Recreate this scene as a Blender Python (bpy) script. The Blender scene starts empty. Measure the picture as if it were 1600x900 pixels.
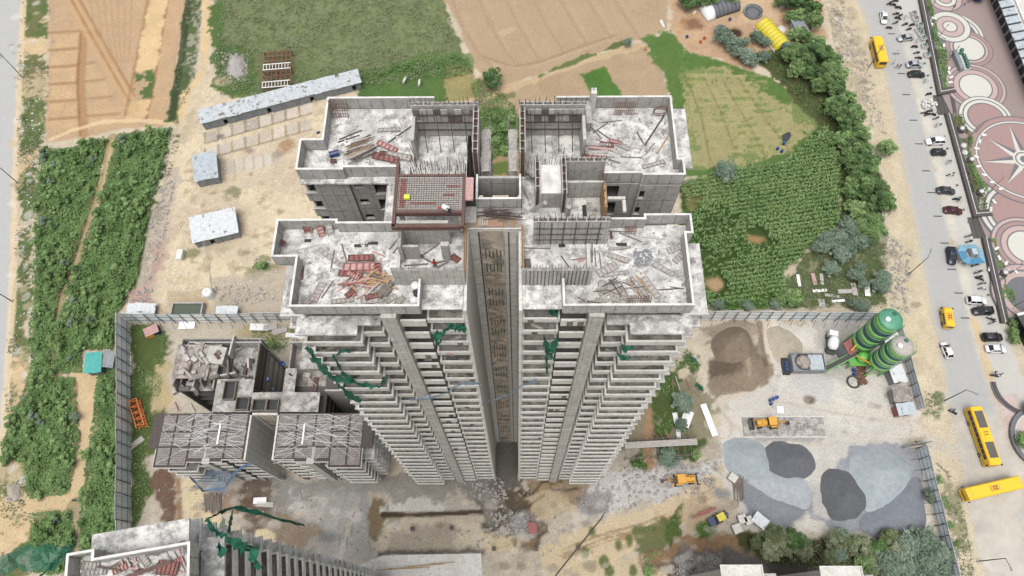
import bpy, math, random
import numpy as np
from mathutils import Matrix, Vector
random.seed(7); RNG = np.random.default_rng(7)
SC = bpy.context.scene
COL = SC.collection
# ------------------------------------------------------------------ camera
F, NX, NY, CAMH, YAW = 1110.0, 809.0, 955.0, 147.2, 0.0155
def cam_axes():
    d = np.array([(NX-800)/F, -(NY-450)/F, -1.0]); d /= np.linalg.norm(d)
    up = -d; fwd = np.array([0, 0, -1.0]); fh = fwd-up*(fwd@up); fh /= np.linalg.norm(fh)
    rt = np.cross(fh, up)
    return np.array([rt*math.cos(YAW)-fh*math.sin(YAW), fh*math.cos(YAW)+rt*math.sin(YAW), up])
CM = cam_axes()
cam = bpy.data.cameras.new('camera'); cam.sensor_width = 36; cam.lens = 36*F/1600; cam.clip_end = 5000; cam.clip_start = 1
co = bpy.data.objects.new('camera', cam); COL.objects.link(co)
co.matrix_world = Matrix.Translation((0, 0, CAMH)) @ Matrix(CM.tolist()).to_4x4()
SC.camera = co
# ------------------------------------------------------------------ light
SUN_EL, SUN_AZ = math.radians(72), math.radians(200)      # azimuth from +Y, clockwise
w = bpy.data.worlds.new('World'); SC.world = w; w.use_nodes = True
nt = w.node_tree; nt.nodes.clear()
sky = nt.nodes.new('ShaderNodeTexSky'); sky.sky_type = 'NISHITA'; sky.sun_disc = False
sky.sun_elevation = SUN_EL; sky.sun_rotation = SUN_AZ; sky.dust_density = 6; sky.air_density = 1.2; sky.altitude = 200
hs = nt.nodes.new('ShaderNodeHueSaturation'); hs.inputs['Saturation'].default_value = 0.22
bg = nt.nodes.new('ShaderNodeBackground'); bg.inputs['Strength'].default_value = 0.15
wo = nt.nodes.new('ShaderNodeOutputWorld')
nt.links.new(sky.outputs[0], hs.inputs['Color']); nt.links.new(hs.outputs[0], bg.inputs[0]); nt.links.new(bg.outputs[0], wo.inputs[0])
sl = bpy.data.lights.new('sun', 'SUN'); sl.energy = 1.0; sl.angle = math.radians(35); sl.color = (1.0, 0.97, 0.92)
so = bpy.data.objects.new('sun', sl); COL.objects.link(so)
sd = Vector((math.sin(SUN_AZ)*math.cos(SUN_EL), math.cos(SUN_AZ)*math.cos(SUN_EL), math.sin(SUN_EL)))
so.rotation_euler = (-sd).to_track_quat('-Z', 'Y').to_euler(); so.location = (0, -40, 200)
SC.view_settings.view_transform = 'Standard'; SC.view_settings.look = 'None'
SC.view_settings.exposure = 0.80; SC.view_settings.gamma = 1; SC.view_settings.use_curve_mapping = False
SC.render.engine = 'CYCLES'; SC.cycles.max_bounces = 5; SC.cycles.diffuse_bounces = 3; SC.cycles.use_denoising = True
SC.cycles.transparent_max_bounces = 6
# ------------------------------------------------------------------ helpers
def U(px, py, z=0.0):                      # point of the photograph -> world x, y at height z
    v = CM @ np.array([(px-800)/F, -(py-450)/F, -1.0]); t = (z-CAMH)/v[2]
    return float(v[0]*t), float(v[1]*t)
def U3(px, py, z=0.0):
    a = U(px, py, z); return (a[0], a[1], z)
def UY(px, py, y):                         # the same on the upright plane of depth y
    v = CM @ np.array([(px-800)/F, -(py-450)/F, -1.0]); t = y/v[1]
    return (float(v[0]*t), y, float(CAMH+v[2]*t))
def UV(pts, z=0.0):
    p = np.asarray(pts, float)
    d = np.stack([(p[:, 0]-800)/F, -(p[:, 1]-450)/F, -np.ones(len(p))], 1) @ CM.T
    return d[:, :2]*((z-CAMH)/d[:, 2])[:, None]
def heading(px, py, qx, qy, z=0.0):        # world angle of a direction seen in the photograph
    a = U(px, py, z); b = U(qx, qy, z); return math.atan2(b[1]-a[1], b[0]-a[0])
def s2l(c): c = c/255.0; return c/12.92 if c <= .04045 else ((c+.055)/1.055)**2.4
K = 2.0
def C(r, g, b, k=K): return (s2l(r)/k, s2l(g)/k, s2l(b)/k, 1.0)
class MB:
    def __init__(s): s.v = []; s.f = []; s.m = []
    def add(s, vs, fs, m=0):
        n = len(s.v); s.v += [tuple(v) for v in vs]; s.f += [tuple(i+n for i in f) for f in fs]; s.m += [m]*len(fs); return s
    BF = [(0, 3, 2, 1), (4, 5, 6, 7), (0, 1, 5, 4), (1, 2, 6, 5), (2, 3, 7, 6), (3, 0, 4, 7)]
    def box(s, x0, x1, y0, y1, z0, z1, m=0):
        return s.add([(x0, y0, z0), (x1, y0, z0), (x1, y1, z0), (x0, y1, z0), (x0, y0, z1), (x1, y0, z1), (x1, y1, z1), (x0, y1, z1)], MB.BF, m)
    def obox(s, c, size, M=None, m=0):
        hx, hy, hz = size[0]/2, size[1]/2, size[2]/2; c = Vector(c)
        vs = [Vector(p) for p in ((-hx, -hy, -hz), (hx, -hy, -hz), (hx, hy, -hz), (-hx, hy, -hz), (-hx, -hy, hz), (hx, -hy, hz), (hx, hy, hz), (-hx, hy, hz))]
        if M is not None: vs = [M @ v for v in vs]
        return s.add([v+c for v in vs], MB.BF, m)
    def beam(s, p, q, wd, ht=None, m=0):
        p, q = Vector(p), Vector(q); d = q-p; L = d.length
        if L < 1e-5: return s
        return s.obox((p+q)/2, (L, wd, ht or wd), d.to_track_quat('X', 'Z').to_matrix(), m)
    def cyl(s, p, q, r0, r1=None, n=8, m=0, cap=True):
        p, q = Vector(p), Vector(q); r1 = r0 if r1 is None else r1; R = (q-p).to_track_quat('Z', 'Y').to_matrix()
        vs = [p+R @ Vector((r0*math.cos(2*math.pi*i/n), r0*math.sin(2*math.pi*i/n), 0)) for i in range(n)]
        vs += [q+R @ Vector((r1*math.cos(2*math.pi*i/n), r1*math.sin(2*math.pi*i/n), 0)) for i in range(n)]
        fs = [(i, (i+1) % n, n+(i+1) % n, n+i) for i in range(n)]
        if cap: fs += [tuple(range(n-1, -1, -1)), tuple(range(n, 2*n))]
        return s.add(vs, fs, m)
    def tube(s, pts, r, n=5, m=0):
        for a, b in zip(pts, pts[1:]): s.cyl(a, b, r, r, n, m)
        return s
    def prism(s, poly, z0, z1, m=0):
        n = len(poly)
        A = sum(poly[i][0]*poly[(i+1) % n][1]-poly[(i+1) % n][0]*poly[i][1] for i in range(n))
        if A < 0: poly = poly[::-1]
        vs = [(x, y, z0) for x, y in poly]+[(x, y, z1) for x, y in poly]
        fs = [tuple(range(n-1, -1, -1)), tuple(range(n, 2*n))]+[(i, (i+1) % n, n+(i+1) % n, n+i) for i in range(n)]
        return s.add(vs, fs, m)
    def lathe(s, prof, n=16, c=(0, 0, 0), m=0):
        vs = [(c[0]+r*math.cos(2*math.pi*i/n), c[1]+r*math.sin(2*math.pi*i/n), c[2]+z) for r, z in prof for i in range(n)]
        fs = [(j*n+i, j*n+(i+1) % n, (j+1)*n+(i+1) % n, (j+1)*n+i) for j in range(len(prof)-1) for i in range(n)]
        fs += [tuple(range(n-1, -1, -1)), tuple(range((len(prof)-1)*n, len(prof)*n))]
        return s.add(vs, fs, m)
    def loft(s, secs, m=0, cap=True):
        n = len(secs[0]); vs = [p for q in secs for p in q]
        fs = [(j*n+i, j*n+(i+1) % n, (j+1)*n+(i+1) % n, (j+1)*n+i) for j in range(len(secs)-1) for i in range(n)]
        if cap: fs += [tuple(range(n-1, -1, -1)), tuple(range((len(secs)-1)*n, len(secs)*n))]
        return s.add(vs, fs, m)
    def mesh(s, name, mats, smooth=False):
        me = bpy.data.meshes.new(name); me.from_pydata(s.v, [], s.f)
        for mt in (mats if isinstance(mats, (list, tuple)) else [mats]): me.materials.append(mt)
        if s.m and max(s.m): me.polygons.foreach_set('material_index', s.m)
        if smooth: me.polygons.foreach_set('use_smooth', [True]*len(s.f))
        me.update(); return me
    def build(s, name, mats, parent=None, smooth=False): return link(name, s.mesh(name, mats, smooth), parent)
def link(name, data, parent=None):
    o = bpy.data.objects.new(name, data); COL.objects.link(o)
    if parent is not None: o.parent = parent
    return o
def tag(o, label=None, cat=None, group=None, kind=None):
    if label: o['label'] = label
    if cat: o['category'] = cat
    if group: o['group'] = group
    if kind: o['kind'] = kind
    return o
def thing(name, label, cat, loc=(0, 0, 0), rz=0.0, group=None):
    o = bpy.data.objects.new(name, None); COL.objects.link(o); o.location = loc; o.rotation_euler = (0, 0, rz); o.empty_display_size = .3
    return tag(o, label, cat, group)
def dup(o, loc=None, rz=None, label=None, group=None, scale=None, parent=None):
    c = o.copy(); COL.objects.link(c)
    if parent is not None: c.parent = parent
    if loc is not None: c.location = loc
    if rz is not None: c.rotation_euler = (0, 0, rz) if not isinstance(rz, tuple) else rz
    if scale is not None: c.scale = scale if isinstance(scale, tuple) else (scale,)*3
    if label: c['label'] = label
    if group: c['group'] = group
    for ch in o.children: dup(ch, parent=c)
    return c
def raw(name, verts, faces, mats, attrs=None, smooth=False, fk=4):       # fast mesh from numpy arrays
    me = bpy.data.meshes.new(name); nv, nf = len(verts), len(faces)
    me.vertices.add(nv); me.vertices.foreach_set('co', np.asarray(verts, np.float32).ravel())
    me.loops.add(nf*fk); me.loops.foreach_set('vertex_index', np.asarray(faces, np.int32).ravel())
    me.polygons.add(nf); me.polygons.foreach_set('loop_start', np.arange(0, nf*fk, fk, dtype=np.int32))
    try: me.polygons.foreach_set('loop_total', np.full(nf, fk, np.int32))
    except Exception: pass
    for mt in (mats if isinstance(mats, (list, tuple)) else [mats]): me.materials.append(mt)
    if smooth: me.polygons.foreach_set('use_smooth', np.ones(nf, bool))
    me.update(calc_edges=True)
    for k, (typ, arr) in (attrs or {}).items():
        at = me.attributes.new(k, typ, 'POINT')
        at.data.foreach_set('color' if typ == 'FLOAT_COLOR' else 'value', np.asarray(arr, np.float32).ravel())
    return me
# ------------------------------------------------------------------ materials
def nodes(name):
    m = bpy.data.materials.new(name); m.use_nodes = True; t = m.node_tree; b = t.nodes['Principled BSDF']; return m, t, b
def N(t, typ, **kw):
    n = t.nodes.new(typ)
    for k, v in kw.items(): setattr(n, k, v)
    return n
def noise(t, scale, detail=4, rough=.6, vec=None):
    n = N(t, 'ShaderNodeTexNoise'); n.inputs['Scale'].default_value = scale; n.inputs['Detail'].default_value = detail; n.inputs['Roughness'].default_value = rough
    if vec is not None: t.links.new(vec, n.inputs['Vector'])
    return n.outputs['Fac']
def ramp(t, fac, stops):
    r = N(t, 'ShaderNodeValToRGB'); e = r.color_ramp.elements
    while len(e) < len(stops): e.new(.5)
    for i, (p, c) in enumerate(stops): e[i].position = p; e[i].color = c if len(c) == 4 else (*c, 1)
    t.links.new(fac, r.inputs[0]); return r.outputs[0]
def mixc(t, fac, a, b, mode='MIX'):
    n = N(t, 'ShaderNodeMix', data_type='RGBA', blend_type=mode)
    for i, s in ((0, fac), (6, a), (7, b)):
        if isinstance(s, (int, float)): n.inputs[i].default_value = s
        elif isinstance(s, tuple): n.inputs[i].default_value = s
        else: t.links.new(s, n.inputs[i])
    return n.outputs[2]
def pos(t): return N(t, 'ShaderNodeNewGeometry').outputs['Position']
def mth(t, op, a, b=None):
    n = N(t, 'ShaderNodeMath', operation=op)
    for i, s in ((0, a), (1, b)):
        if s is None: continue
        if isinstance(s, (int, float)): n.inputs[i].default_value = s
        else: t.links.new(s, n.inputs[i])
    return n.outputs[0]
def bump(t, b, fac, st=.3, d=.05):
    n = N(t, 'ShaderNodeBump'); n.inputs['Strength'].default_value = st; n.inputs['Distance'].default_value = d
    t.links.new(fac, n.inputs['Height']); t.links.new(n.outputs[0], b.inputs['Normal'])
def shade(c, f): return (c[0]*f, c[1]*f, c[2]*f, 1)
def mat_plain(name, c, rough=.6, metal=0.0, var=.18, sc=3.0, emis=None):
    m, t, b = nodes(name); f = noise(t, sc, 4, .6, pos(t))
    t.links.new(ramp(t, f, [(.3, shade(c, 1-var)), (.7, shade(c, 1+var))]), b.inputs['Base Color'])
    b.inputs['Roughness'].default_value = rough; b.inputs['Metallic'].default_value = metal
    return m
def mat_concrete(name, c, dark=.55, light=1.25, seam=None, seamz=None, patch=1.0, stain=(.42, .40, .37)):
    m, t, b = nodes(name); p = pos(t)
    big = noise(t, .35, 5, .65, p); mid = noise(t, 1.7, 6, .7, p); fine = noise(t, 9, 3, .6, p)
    base = ramp(t, mid, [(.30, shade(c, dark)), (.46, shade(c, .93)), (.56, shade(c, 1.02)), (.72, shade(c, light))])
    base = mixc(t, ramp(t, big, [(.40, (0, 0, 0)), (.62, (1, 1, 1))]), base, mixc(t, .5*patch, base, (c[0]*stain[0]*1.7, c[1]*stain[1]*1.7, c[2]*stain[2]*1.7, 1)))
    base = mixc(t, 1.0, base, ramp(t, fine, [(.2, (.8, .8, .8)), (.8, (1.18, 1.18, 1.18))]), 'MULTIPLY')
    if seam or seamz:
        sp = N(t, 'ShaderNodeSeparateXYZ'); t.links.new(p, sp.inputs[0]); g = None
        for ax, per in ((0, seam), (1, seam), (2, seamz)):
            if not per: continue
            q = mth(t, 'FRACT', mth(t, 'DIVIDE', sp.outputs[ax], per)); l = mth(t, 'LESS_THAN', q, .085 if ax < 2 else .04)
            if ax < 2:                      # vertical seams only on faces that look along the other axis
                sn = N(t, 'ShaderNodeSeparateXYZ'); t.links.new(N(t, 'ShaderNodeNewGeometry').outputs['True Normal'], sn.inputs[0])
                l = mth(t, 'MULTIPLY', l, mth(t, 'GREATER_THAN', mth(t, 'ABSOLUTE', sn.outputs[1-ax]), .7))
            g = l if g is None else mth(t, 'MAXIMUM', g, l)
        k = mth(t, 'MULTIPLY', g, ramp(t, noise(t, 2.3, 2, .5, p), [(.35, (.25, .25, .25)), (.65, (.95, .95, .95))]))
        base = mixc(t, k, base, shade(c, .35))
    t.links.new(base, b.inputs['Base Color']); b.inputs['Roughness'].default_value = .9
    bump(t, b, fine, .35, .03); return m
def mat_roof(name, c):                      # slab with pale plaster spills and grey wet patches
    m, t, b = nodes(name); p = pos(t)
    a = noise(t, .9, 7, .72, p); d = noise(t, .33, 5, .6, p); e = noise(t, 6, 5, .7, p)
    base = ramp(t, a, [(.36, shade(c, .42)), (.44, shade(c, .66)), (.50, shade(c, .98)), (.57, shade(c, 1.3))])
    base = mixc(t, ramp(t, d, [(.50, (0, 0, 0)), (.58, (.6, .6, .6))]), base, (c[0]*.72, c[1]*.72, c[2]*.73, 1))
    base = mixc(t, 1.0, base, ramp(t, e, [(.25, (.62, .62, .62)), (.5, (1, 1, 1)), (.75, (1.18, 1.18, 1.18))]), 'MULTIPLY')
    t.links.new(base, b.inputs['Base Color']); b.inputs['Roughness'].default_value = .92; bump(t, b, e, .4, .04); return m
def mat_attr(name, stops, attr='tone', rough=.85, nsc=.25, namt=.5, sheen=0):
    m, t, b = nodes(name); at = N(t, 'ShaderNodeAttribute', attribute_name=attr); f = at.outputs['Fac']
    n = noise(t, nsc, 3, .6, pos(t)); oi = N(t, 'ShaderNodeObjectInfo').outputs['Random']; f2 = mth(t, 'ADD', mth(t, 'ADD', f, mth(t, 'MULTIPLY', mth(t, 'SUBTRACT', n, .5), namt)), mth(t, 'MULTIPLY', mth(t, 'SUBTRACT', oi, .5), .26))
    t.links.new(ramp(t, f2, stops), b.inputs['Base Color']); b.inputs['Roughness'].default_value = rough
    b.inputs['Specular IOR Level'].default_value = .25; return m
def mat_corr(name, c, per=.25, rust=.0, rough=.45):       # painted corrugated sheet
    m, t, b = nodes(name); tc = N(t, 'ShaderNodeTexCoord').outputs['Object']
    w_ = N(t, 'ShaderNodeTexNoise'); w_.inputs['Scale'].default_value = 1.3; w_.inputs['Detail'].default_value = 5; t.links.new(tc, w_.inputs['Vector'])
    base = ramp(t, w_.outputs['Fac'], [(.3, shade(c, .82)), (.7, shade(c, 1.1))])
    if rust: base = mixc(t, ramp(t, noise(t, .7, 6, .7, tc), [(.60-rust*.2, (0, 0, 0)), (.66-rust*.2, (1, 1, 1))]), base, (.09, .065, .05, 1))
    t.links.new(base, b.inputs['Base Color']); b.inputs['Roughness'].default_value = rough; return m
M = {}
M['conc'] = mat_concrete('grey_concrete', C(202, 200, 196), seam=1.2, seamz=3.0)
M['conc_p'] = mat_concrete('brightened_recess_concrete', C(226, 223, 217, 1.7), dark=.7, seam=1.2, seamz=3.0, patch=.5)  # same concrete with albedo raised, since little light reaches the recess
M['strip'] = mat_roof('brownish_board_marked_strip', C(206, 192, 174, 1.8))
M['bfloor'] = mat_roof('shade_toned_balcony_floor', C(168, 163, 156))  # floor colour darkened to put the shade inside the balconies into it
M['conc_lo'] = mat_concrete('raw_formed_concrete', C(212, 209, 203), seam=.6, seamz=1.5)
M['ledge'] = mat_concrete('pale_ledge_concrete', C(230, 228, 222, 1.85), dark=.6, light=1.12)
M['cap'] = mat_plain('white_parapet_cap', C(236, 234, 229, 1.95), .85, var=.24, sc=1.1)
M['slab'] = mat_roof('plaster_stained_slab', C(222, 220, 216))
M['floor'] = mat_roof('dusty_grey_floor', C(188, 184, 178))
M['old'] = mat_roof('weathered_brown_concrete', C(178, 168, 160))
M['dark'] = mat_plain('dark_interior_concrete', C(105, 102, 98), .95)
M['red'] = mat_plain('faded_red_shutter', C(166, 104, 98), .8, var=.4, sc=4)
M['maroon'] = mat_plain('maroon_shutter_edge', C(108, 78, 70), .75, var=.3)
M['pale'] = mat_plain('cement_covered_shutter', C(196, 190, 184), .85, var=.25, sc=4)
M['pink'] = mat_plain('washed_pink_shutter', C(205, 165, 160), .85, var=.25, sc=4)
M['wood'] = mat_plain('raw_timber', C(186, 152, 112), .8, var=.3, sc=5)
M['woodg'] = mat_plain('grey_timber', C(128, 118, 108), .85, var=.35, sc=5)
M['steel'] = mat_plain('dull_rebar_steel', C(98, 84, 76), .6, .3, var=.25)
M['rust'] = mat_plain('rusty_steel', C(140, 98, 78), .8, .1, var=.35)
M['black'] = mat_plain('black_rubber', C(40, 40, 42), .6, var=.2)
M['white'] = mat_plain('white_paint', C(236, 236, 236, 1.6), .45, var=.05)
M['fsheet'] = mat_corr('fence_sheet_metal', C(214, 222, 226, 1.3)); M['fsheet2'] = mat_corr('pale_fence_sheet_metal', C(236, 238, 238, 1.35)); M['bsheet'] = mat_corr('pale_blue_sheet_metal', C(198, 208, 214), rust=0.12)
M['wsheet'] = mat_corr('white_sheet_metal', C(230, 234, 236), rust=.08)
M['rsheet'] = mat_corr('rust_holed_sheet', C(208, 214, 218), rust=.2)
M['gsheet'] = mat_corr('grey_sheet_metal', C(150, 156, 160), rust=.05)
M['teal'] = mat_corr('turquoise_sheet', C(70, 182, 172), rust=.0)
M['post'] = mat_plain('dark_steel_post', C(88, 90, 90), .6, .3)
M['blue'] = mat_plain('blue_plastic', C(48, 84, 160), .4, var=.1)
M['navy'] = mat_plain('navy_plastic', C(40, 58, 98), .45, var=.1)
M['yellow'] = mat_plain('school_bus_yellow', C(250, 198, 42, 1.7), .4, var=.05)
M['amber'] = mat_plain('machine_yellow', C(226, 166, 52, 1.8), .5, var=.15)
M['orange'] = mat_plain('crane_orange', C(226, 116, 52), .5, var=.1)
M['glass'] = mat_plain('dark_glass', C(38, 42, 48), .08, var=.05)
M['dome'] = mat_plain('silo_dome_green', C(92, 166, 136), .5, var=.2)
M['green'] = mat_plain('silo_green', C(124, 204, 98), .45, var=.12)
M['dgreen'] = mat_plain('silo_dark_green', C(30, 104, 84), .45, var=.12)
M['net'] = mat_plain('green_safety_net', C(18, 104, 78), .8, var=.35, sc=2)
M['bnet'] = mat_plain('blue_safety_net', C(92, 120, 156), .8, var=.35, sc=2)
M['water'] = mat_plain('green_pond_water', C(92, 104, 88), .1, var=.06)
M['plastic'] = mat_plain('white_cloth_sheet', C(235, 235, 232, 1.7), .6, var=.1)
M['ytarp'] = mat_plain('yellow_tarpaulin', C(228, 210, 60, 1.9), .5, var=.12)
M['tarp'] = mat_plain('slate_tarpaulin', C(112, 114, 120), .7, var=.25)
M['stone'] = mat_plain('rubble_stone', C(178, 172, 164), .9, var=.35, sc=1.5)
M['skin'] = mat_plain('brown_skin', C(140, 96, 72), .6, var=.05)
M['hair'] = mat_plain('black_hair', C(28, 26, 26), .6, var=.1)
def white_cow(): return M['cow']
M['cow'] = mat_plain('cream_hide', C(226, 222, 206), .8, var=.1)
# ================================================================== GROUND
def vnoise(x, y, seed):
    r = np.random.default_rng(seed).random((257, 257)).astype(np.float32)
    xi = np.floor(x).astype(int); yi = np.floor(y).astype(int); fx = x-xi; fy = y-yi
    fx = fx*fx*(3-2*fx); fy = fy*fy*(3-2*fy); xi %= 256; yi %= 256
    return (r[yi, xi]*(1-fx)+r[yi, xi+1]*fx)*(1-fy)+(r[yi+1, xi]*(1-fx)+r[yi+1, xi+1]*fx)*fy
def fbm(x, y, sc, seed=1, oc=4):
    s = 0; a = .5; t = 0
    for k in range(oc): s = s+a*vnoise(x/sc+17.3*k, y/sc-9.1*k, seed+k); t += a; a *= .55; sc *= .5
    return s/t-.5
STEP = .36
gx = np.arange(-158, 158, STEP); gy = np.arange(-3, 163, STEP)
GXX, GYY = np.meshgrid(gx, gy); X = GXX.ravel(); Y = GYY.ravel(); NG = len(X); NXG, NYG = len(gx), len(gy)
ALB = np.zeros((NG, 3), np.float32); HT = np.zeros(NG, np.float32); REG = np.zeros(NG, np.int32)
n1 = fbm(X, Y, 14, 3, 5); n2 = fbm(X, Y, 3.0, 11, 4); n3 = fbm(X, Y, .9, 23, 3)
def sdist(P, x, y):
    P = np.asarray(P); d = np.full(len(x), 1e9, np.float32); ins = np.zeros(len(x), bool); n = len(P)
    for i in range(n):
        ax, ay = P[i]; bx, by = P[(i+1) % n]; ex, ey = bx-ax, by-ay; L = ex*ex+ey*ey+1e-9
        t = np.clip(((x-ax)*ex+(y-ay)*ey)/L, 0, 1); d = np.minimum(d, (x-ax-t*ex)**2+(y-ay-t*ey)**2)
        c = ((ay > y) != (by > y))
        with np.errstate(divide='ignore', invalid='ignore'): c &= x < (bx-ax)*(y-ay)/(by-ay+1e-12)+ax
        ins ^= c
    d = np.sqrt(d); return np.where(ins, d, -d)
def sel(P, m):
    P = np.asarray(P); return np.where((X > P[:, 0].min()-m) & (X < P[:, 0].max()+m) & (Y > P[:, 1].min()-m) & (Y < P[:, 1].max()+m))[0]
def lin(c): return np.array([s2l(v)/K for v in c], np.float32)
def paint(pp, rgb, soft=.7, namp=1.5, a=1.0, reg=None, var=.16, patch=None, thr=.0, h=None):
    P = UV(pp); ix = sel(P, 4+namp)
    sdv = sdist(P, X[ix], Y[ix])+namp*(n2[ix]*2.6+n1[ix]*1.2+n3[ix]*1.2)*1.6
    wgt = np.clip(sdv/soft+.5, 0, 1)*a
    if patch is not None:                    # broken cover: only where the noise is high
        nz = {1: n1, 2: n2, 3: n3}[patch][ix]+.35*n3[ix]; wgt = wgt*np.clip((nz-thr)/.06, 0, 1)
    c = lin(rgb)[None, :]*(1+var*2*(n2[ix]+.6*n3[ix]))[:, None]
    ALB[ix] = ALB[ix]*(1-wgt)[:, None]+c*wgt[:, None]
    if reg is not None: REG[ix[wgt > .5]] = reg
    if h is not None: HT[ix] = HT[ix]*(1-wgt)+h*wgt
def stroke(pp, wd, rgb, a=.7, soft=.3, jit=.3, h=0):
    P = UV(pp); ix = sel(P, wd+2); x, y = X[ix], Y[ix]; d = np.full(len(ix), 1e9)
    for (ax, ay), (bx, by) in zip(P, P[1:]):
        ex, ey = bx-ax, by-ay; t = np.clip(((x-ax)*ex+(y-ay)*ey)/(ex*ex+ey*ey+1e-9), 0, 1)
        d = np.minimum(d, np.hypot(x-ax-t*ex, y-ay-t*ey))
    wgt = np.clip((wd/2-d+jit*n2[ix]*2)/soft+.5, 0, 1)*a
    ALB[ix] = ALB[ix]*(1-wgt)[:, None]+lin(rgb)*wgt[:, None]
    if h: HT[ix] += h*wgt
def blob(px, py, rx, ry, rgb, a=.6, namp=.6, h=0):
    cx, cy = U(px, py); P = np.array([(cx-rx, cy-ry), (cx+rx, cy+ry)]); ix = sel(P, 3)
    d = 1-np.hypot((X[ix]-cx)/rx, (Y[ix]-cy)/ry)+namp*n2[ix]*2
    wgt = np.clip(d/.5, 0, 1)*a; ALB[ix] = ALB[ix]*(1-wgt)[:, None]+lin(rgb)*wgt[:, None]
    if h: HT[ix] += h*wgt
SAND, DUST, GREY, PALE = (215, 201, 178), (205, 194, 176), (172, 168, 162), (216, 210, 200)
GR1, GR2, GR3, SCRUB = (90, 114, 66), (112, 126, 84), (98, 126, 68), (128, 136, 98)
ALB[:] = lin(SAND)[None, :]*(1+.3*n2+.25*n1+.25*n3)[:, None]; HT[:] = .25*n2+.3*n1
# --- left of the compound
VERGE = [(30, -10), (80, -10), (74, 230), (62, 250), (48, 480), (46, 600), (60, 700), (40, 780), (60, 910), (-10, 910), (-10, 770), (2, 660), (22, 450), (27, 240)]
paint(VERGE, (120, 122, 82), namp=2, reg=1)
paint(VERGE, GR1, namp=2, patch=2, thr=-.03, a=.8); paint(VERGE, (205, 186, 150), namp=1, patch=1, thr=.06, a=.8)
for p in ([(36, 55), (80, 60), (80, 82), (34, 92)], [(30, 245), (70, 225), (50, 262), (28, 270)], [(25, 560), (42, 590), (30, 640), (18, 640)], [(-10, 780), (60, 780), (100, 790), (60, 800), (20, 870), (-10, 880)]): paint(p, (214, 190, 152), namp=1.2)
PLOUGH = [(76, -10), (294, -10), (287, 30), (275, 120), (263, 196), (200, 200), (140, 214), (70, 224), (74, 140)]
paint(PLOUGH, (197, 169, 137), namp=.4, reg=2, var=.12)
ix = sel(UV(PLOUGH), 1); 
for k in range(6):                                             # dry levelled plots left of the tractor track
    y0 = 52+k*27; paint([(80, y0+3), (122-k*.6, y0), (121-k*.6, y0+20), (79, y0+24)], (206, 176, 138), namp=.4, a=.8)
    stroke([(78, y0-1), (126-k, y0-4)], .9, (168, 130, 94), .7); 
for k in range(4): paint([(136, 104+k*27), (152+k*9, 101+k*27), (160+k*10, 122+k*27), (134, 126+k*27)], (206, 174, 138), namp=.5, a=.6); stroke([(134, 100+k*27), (150+k*12, 97+k*27)], .9, (170, 134, 98), .6)
stroke([(131, 52), (126, 130), (131, 212)], 2.2, (178, 140, 102), .8); stroke([(126, 52), (121, 130), (125, 212)], .7, (158, 118, 84), .8); stroke([(108, -5), (150, 70), (205, 160), (203, 190)], 3.2, (206, 172, 130), .7)
for o in (-7, 6): stroke([(116+o, -5), (158+o, 70), (204+o, 150)], .7, (166, 124, 88), .8)
stroke([(262, -5), (247, 90), (228, 190)], 1.0, (160, 120, 84), .8); stroke([(232, -5), (212, 100), (196, 180)], .9, (170, 132, 94), .7)
for k in range(5): stroke([(274+k*4-6, -5), (262+k*4-8, 90), (240+k*4-8, 185)], .5, (208, 172, 134), .45)
for k in range(7): stroke([(140+k*11, -5), (150+k*9, 55), (170+k*5, 100)], .45, (176, 138, 102), .45)
paint([(236, -10), (262, -10), (245, 100), (236, 118), (214, 112), (222, 60)], (222, 194, 150), namp=.5)
paint([(212, 116), (236, 114), (236, 150), (206, 158)], GR1, namp=1, patch=2, thr=-.12); paint([(207, 158), (230, 158), (225, 190), (200, 190)], (216, 186, 144), namp=.8)
stroke([(78, 218), (110, 204), (160, 190), (215, 188), (283, 193)], 1.1, (228, 202, 162), .9)
DITCH = [(294, -10), (318, -10), (312, 60), (305, 120), (290, 160), (278, 200), (262, 190), (277, 110), (288, 40)]
paint(DITCH, (96, 112, 72), namp=.8, reg=1); stroke([(296, -5), (280, 110), (268, 185)], 2.0, (66, 78, 52), .9); paint([(302, -10), (316, 0), (308, 110), (290, 135), (294, 60)], (170, 165, 150), namp=1, patch=3, thr=.03, a=.8)
# bush strips on dark soil
S1 = [(64, 240), (168, 218), (150, 300), (118, 400), (92, 470), (80, 560), (84, 600), (46, 700), (12, 725), (4, 690), (48, 600), (52, 480), (57, 380)]
S2 = [(186, 212), (270, 200), (255, 260), (234, 330), (217, 430), (196, 474), (180, 500), (178, 545), (130, 545), (128, 583), (84, 583), (82, 530), (104, 470), (128, 400), (154, 320)]
S3 = [(55, 590), (118, 590), (126, 690), (108, 772), (48, 780), (36, 705)]
S4 = [(152, 588), (181, 570), (184, 740), (182, 872), (126, 872), (124, 800), (140, 700)]
S5 = [(52, 804), (112, 795), (118, 840), (104, 890), (52, 895)]
for s in (S1, S2, S3, S4, S5): paint(s, (92, 108, 62), namp=.8, reg=1)
for s in ([(178, 215), (160, 290), (138, 345), (105, 440), (88, 480), (84, 540)], [(80, 560), (84, 590)]): stroke(s, 3.4, (170, 152, 112), .85, jit=1.5)
stroke([(176, 222), (160, 300), (150, 330)], 1.0, (212, 186, 142), .7)
for s in ([(128, 590), (132, 680), (118, 770), (60, 790), (0, 805)],): stroke(s, 5.5, (214, 190, 150), .95, jit=1.5)
paint([(118, 585), (176, 566), (160, 590), (145, 640), (128, 700), (120, 640)], (212, 188, 150), namp=.8); stroke([(117, 790), (119, 830), (110, 890)], 3.0, (160, 148, 112), .8, jit=1)
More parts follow.
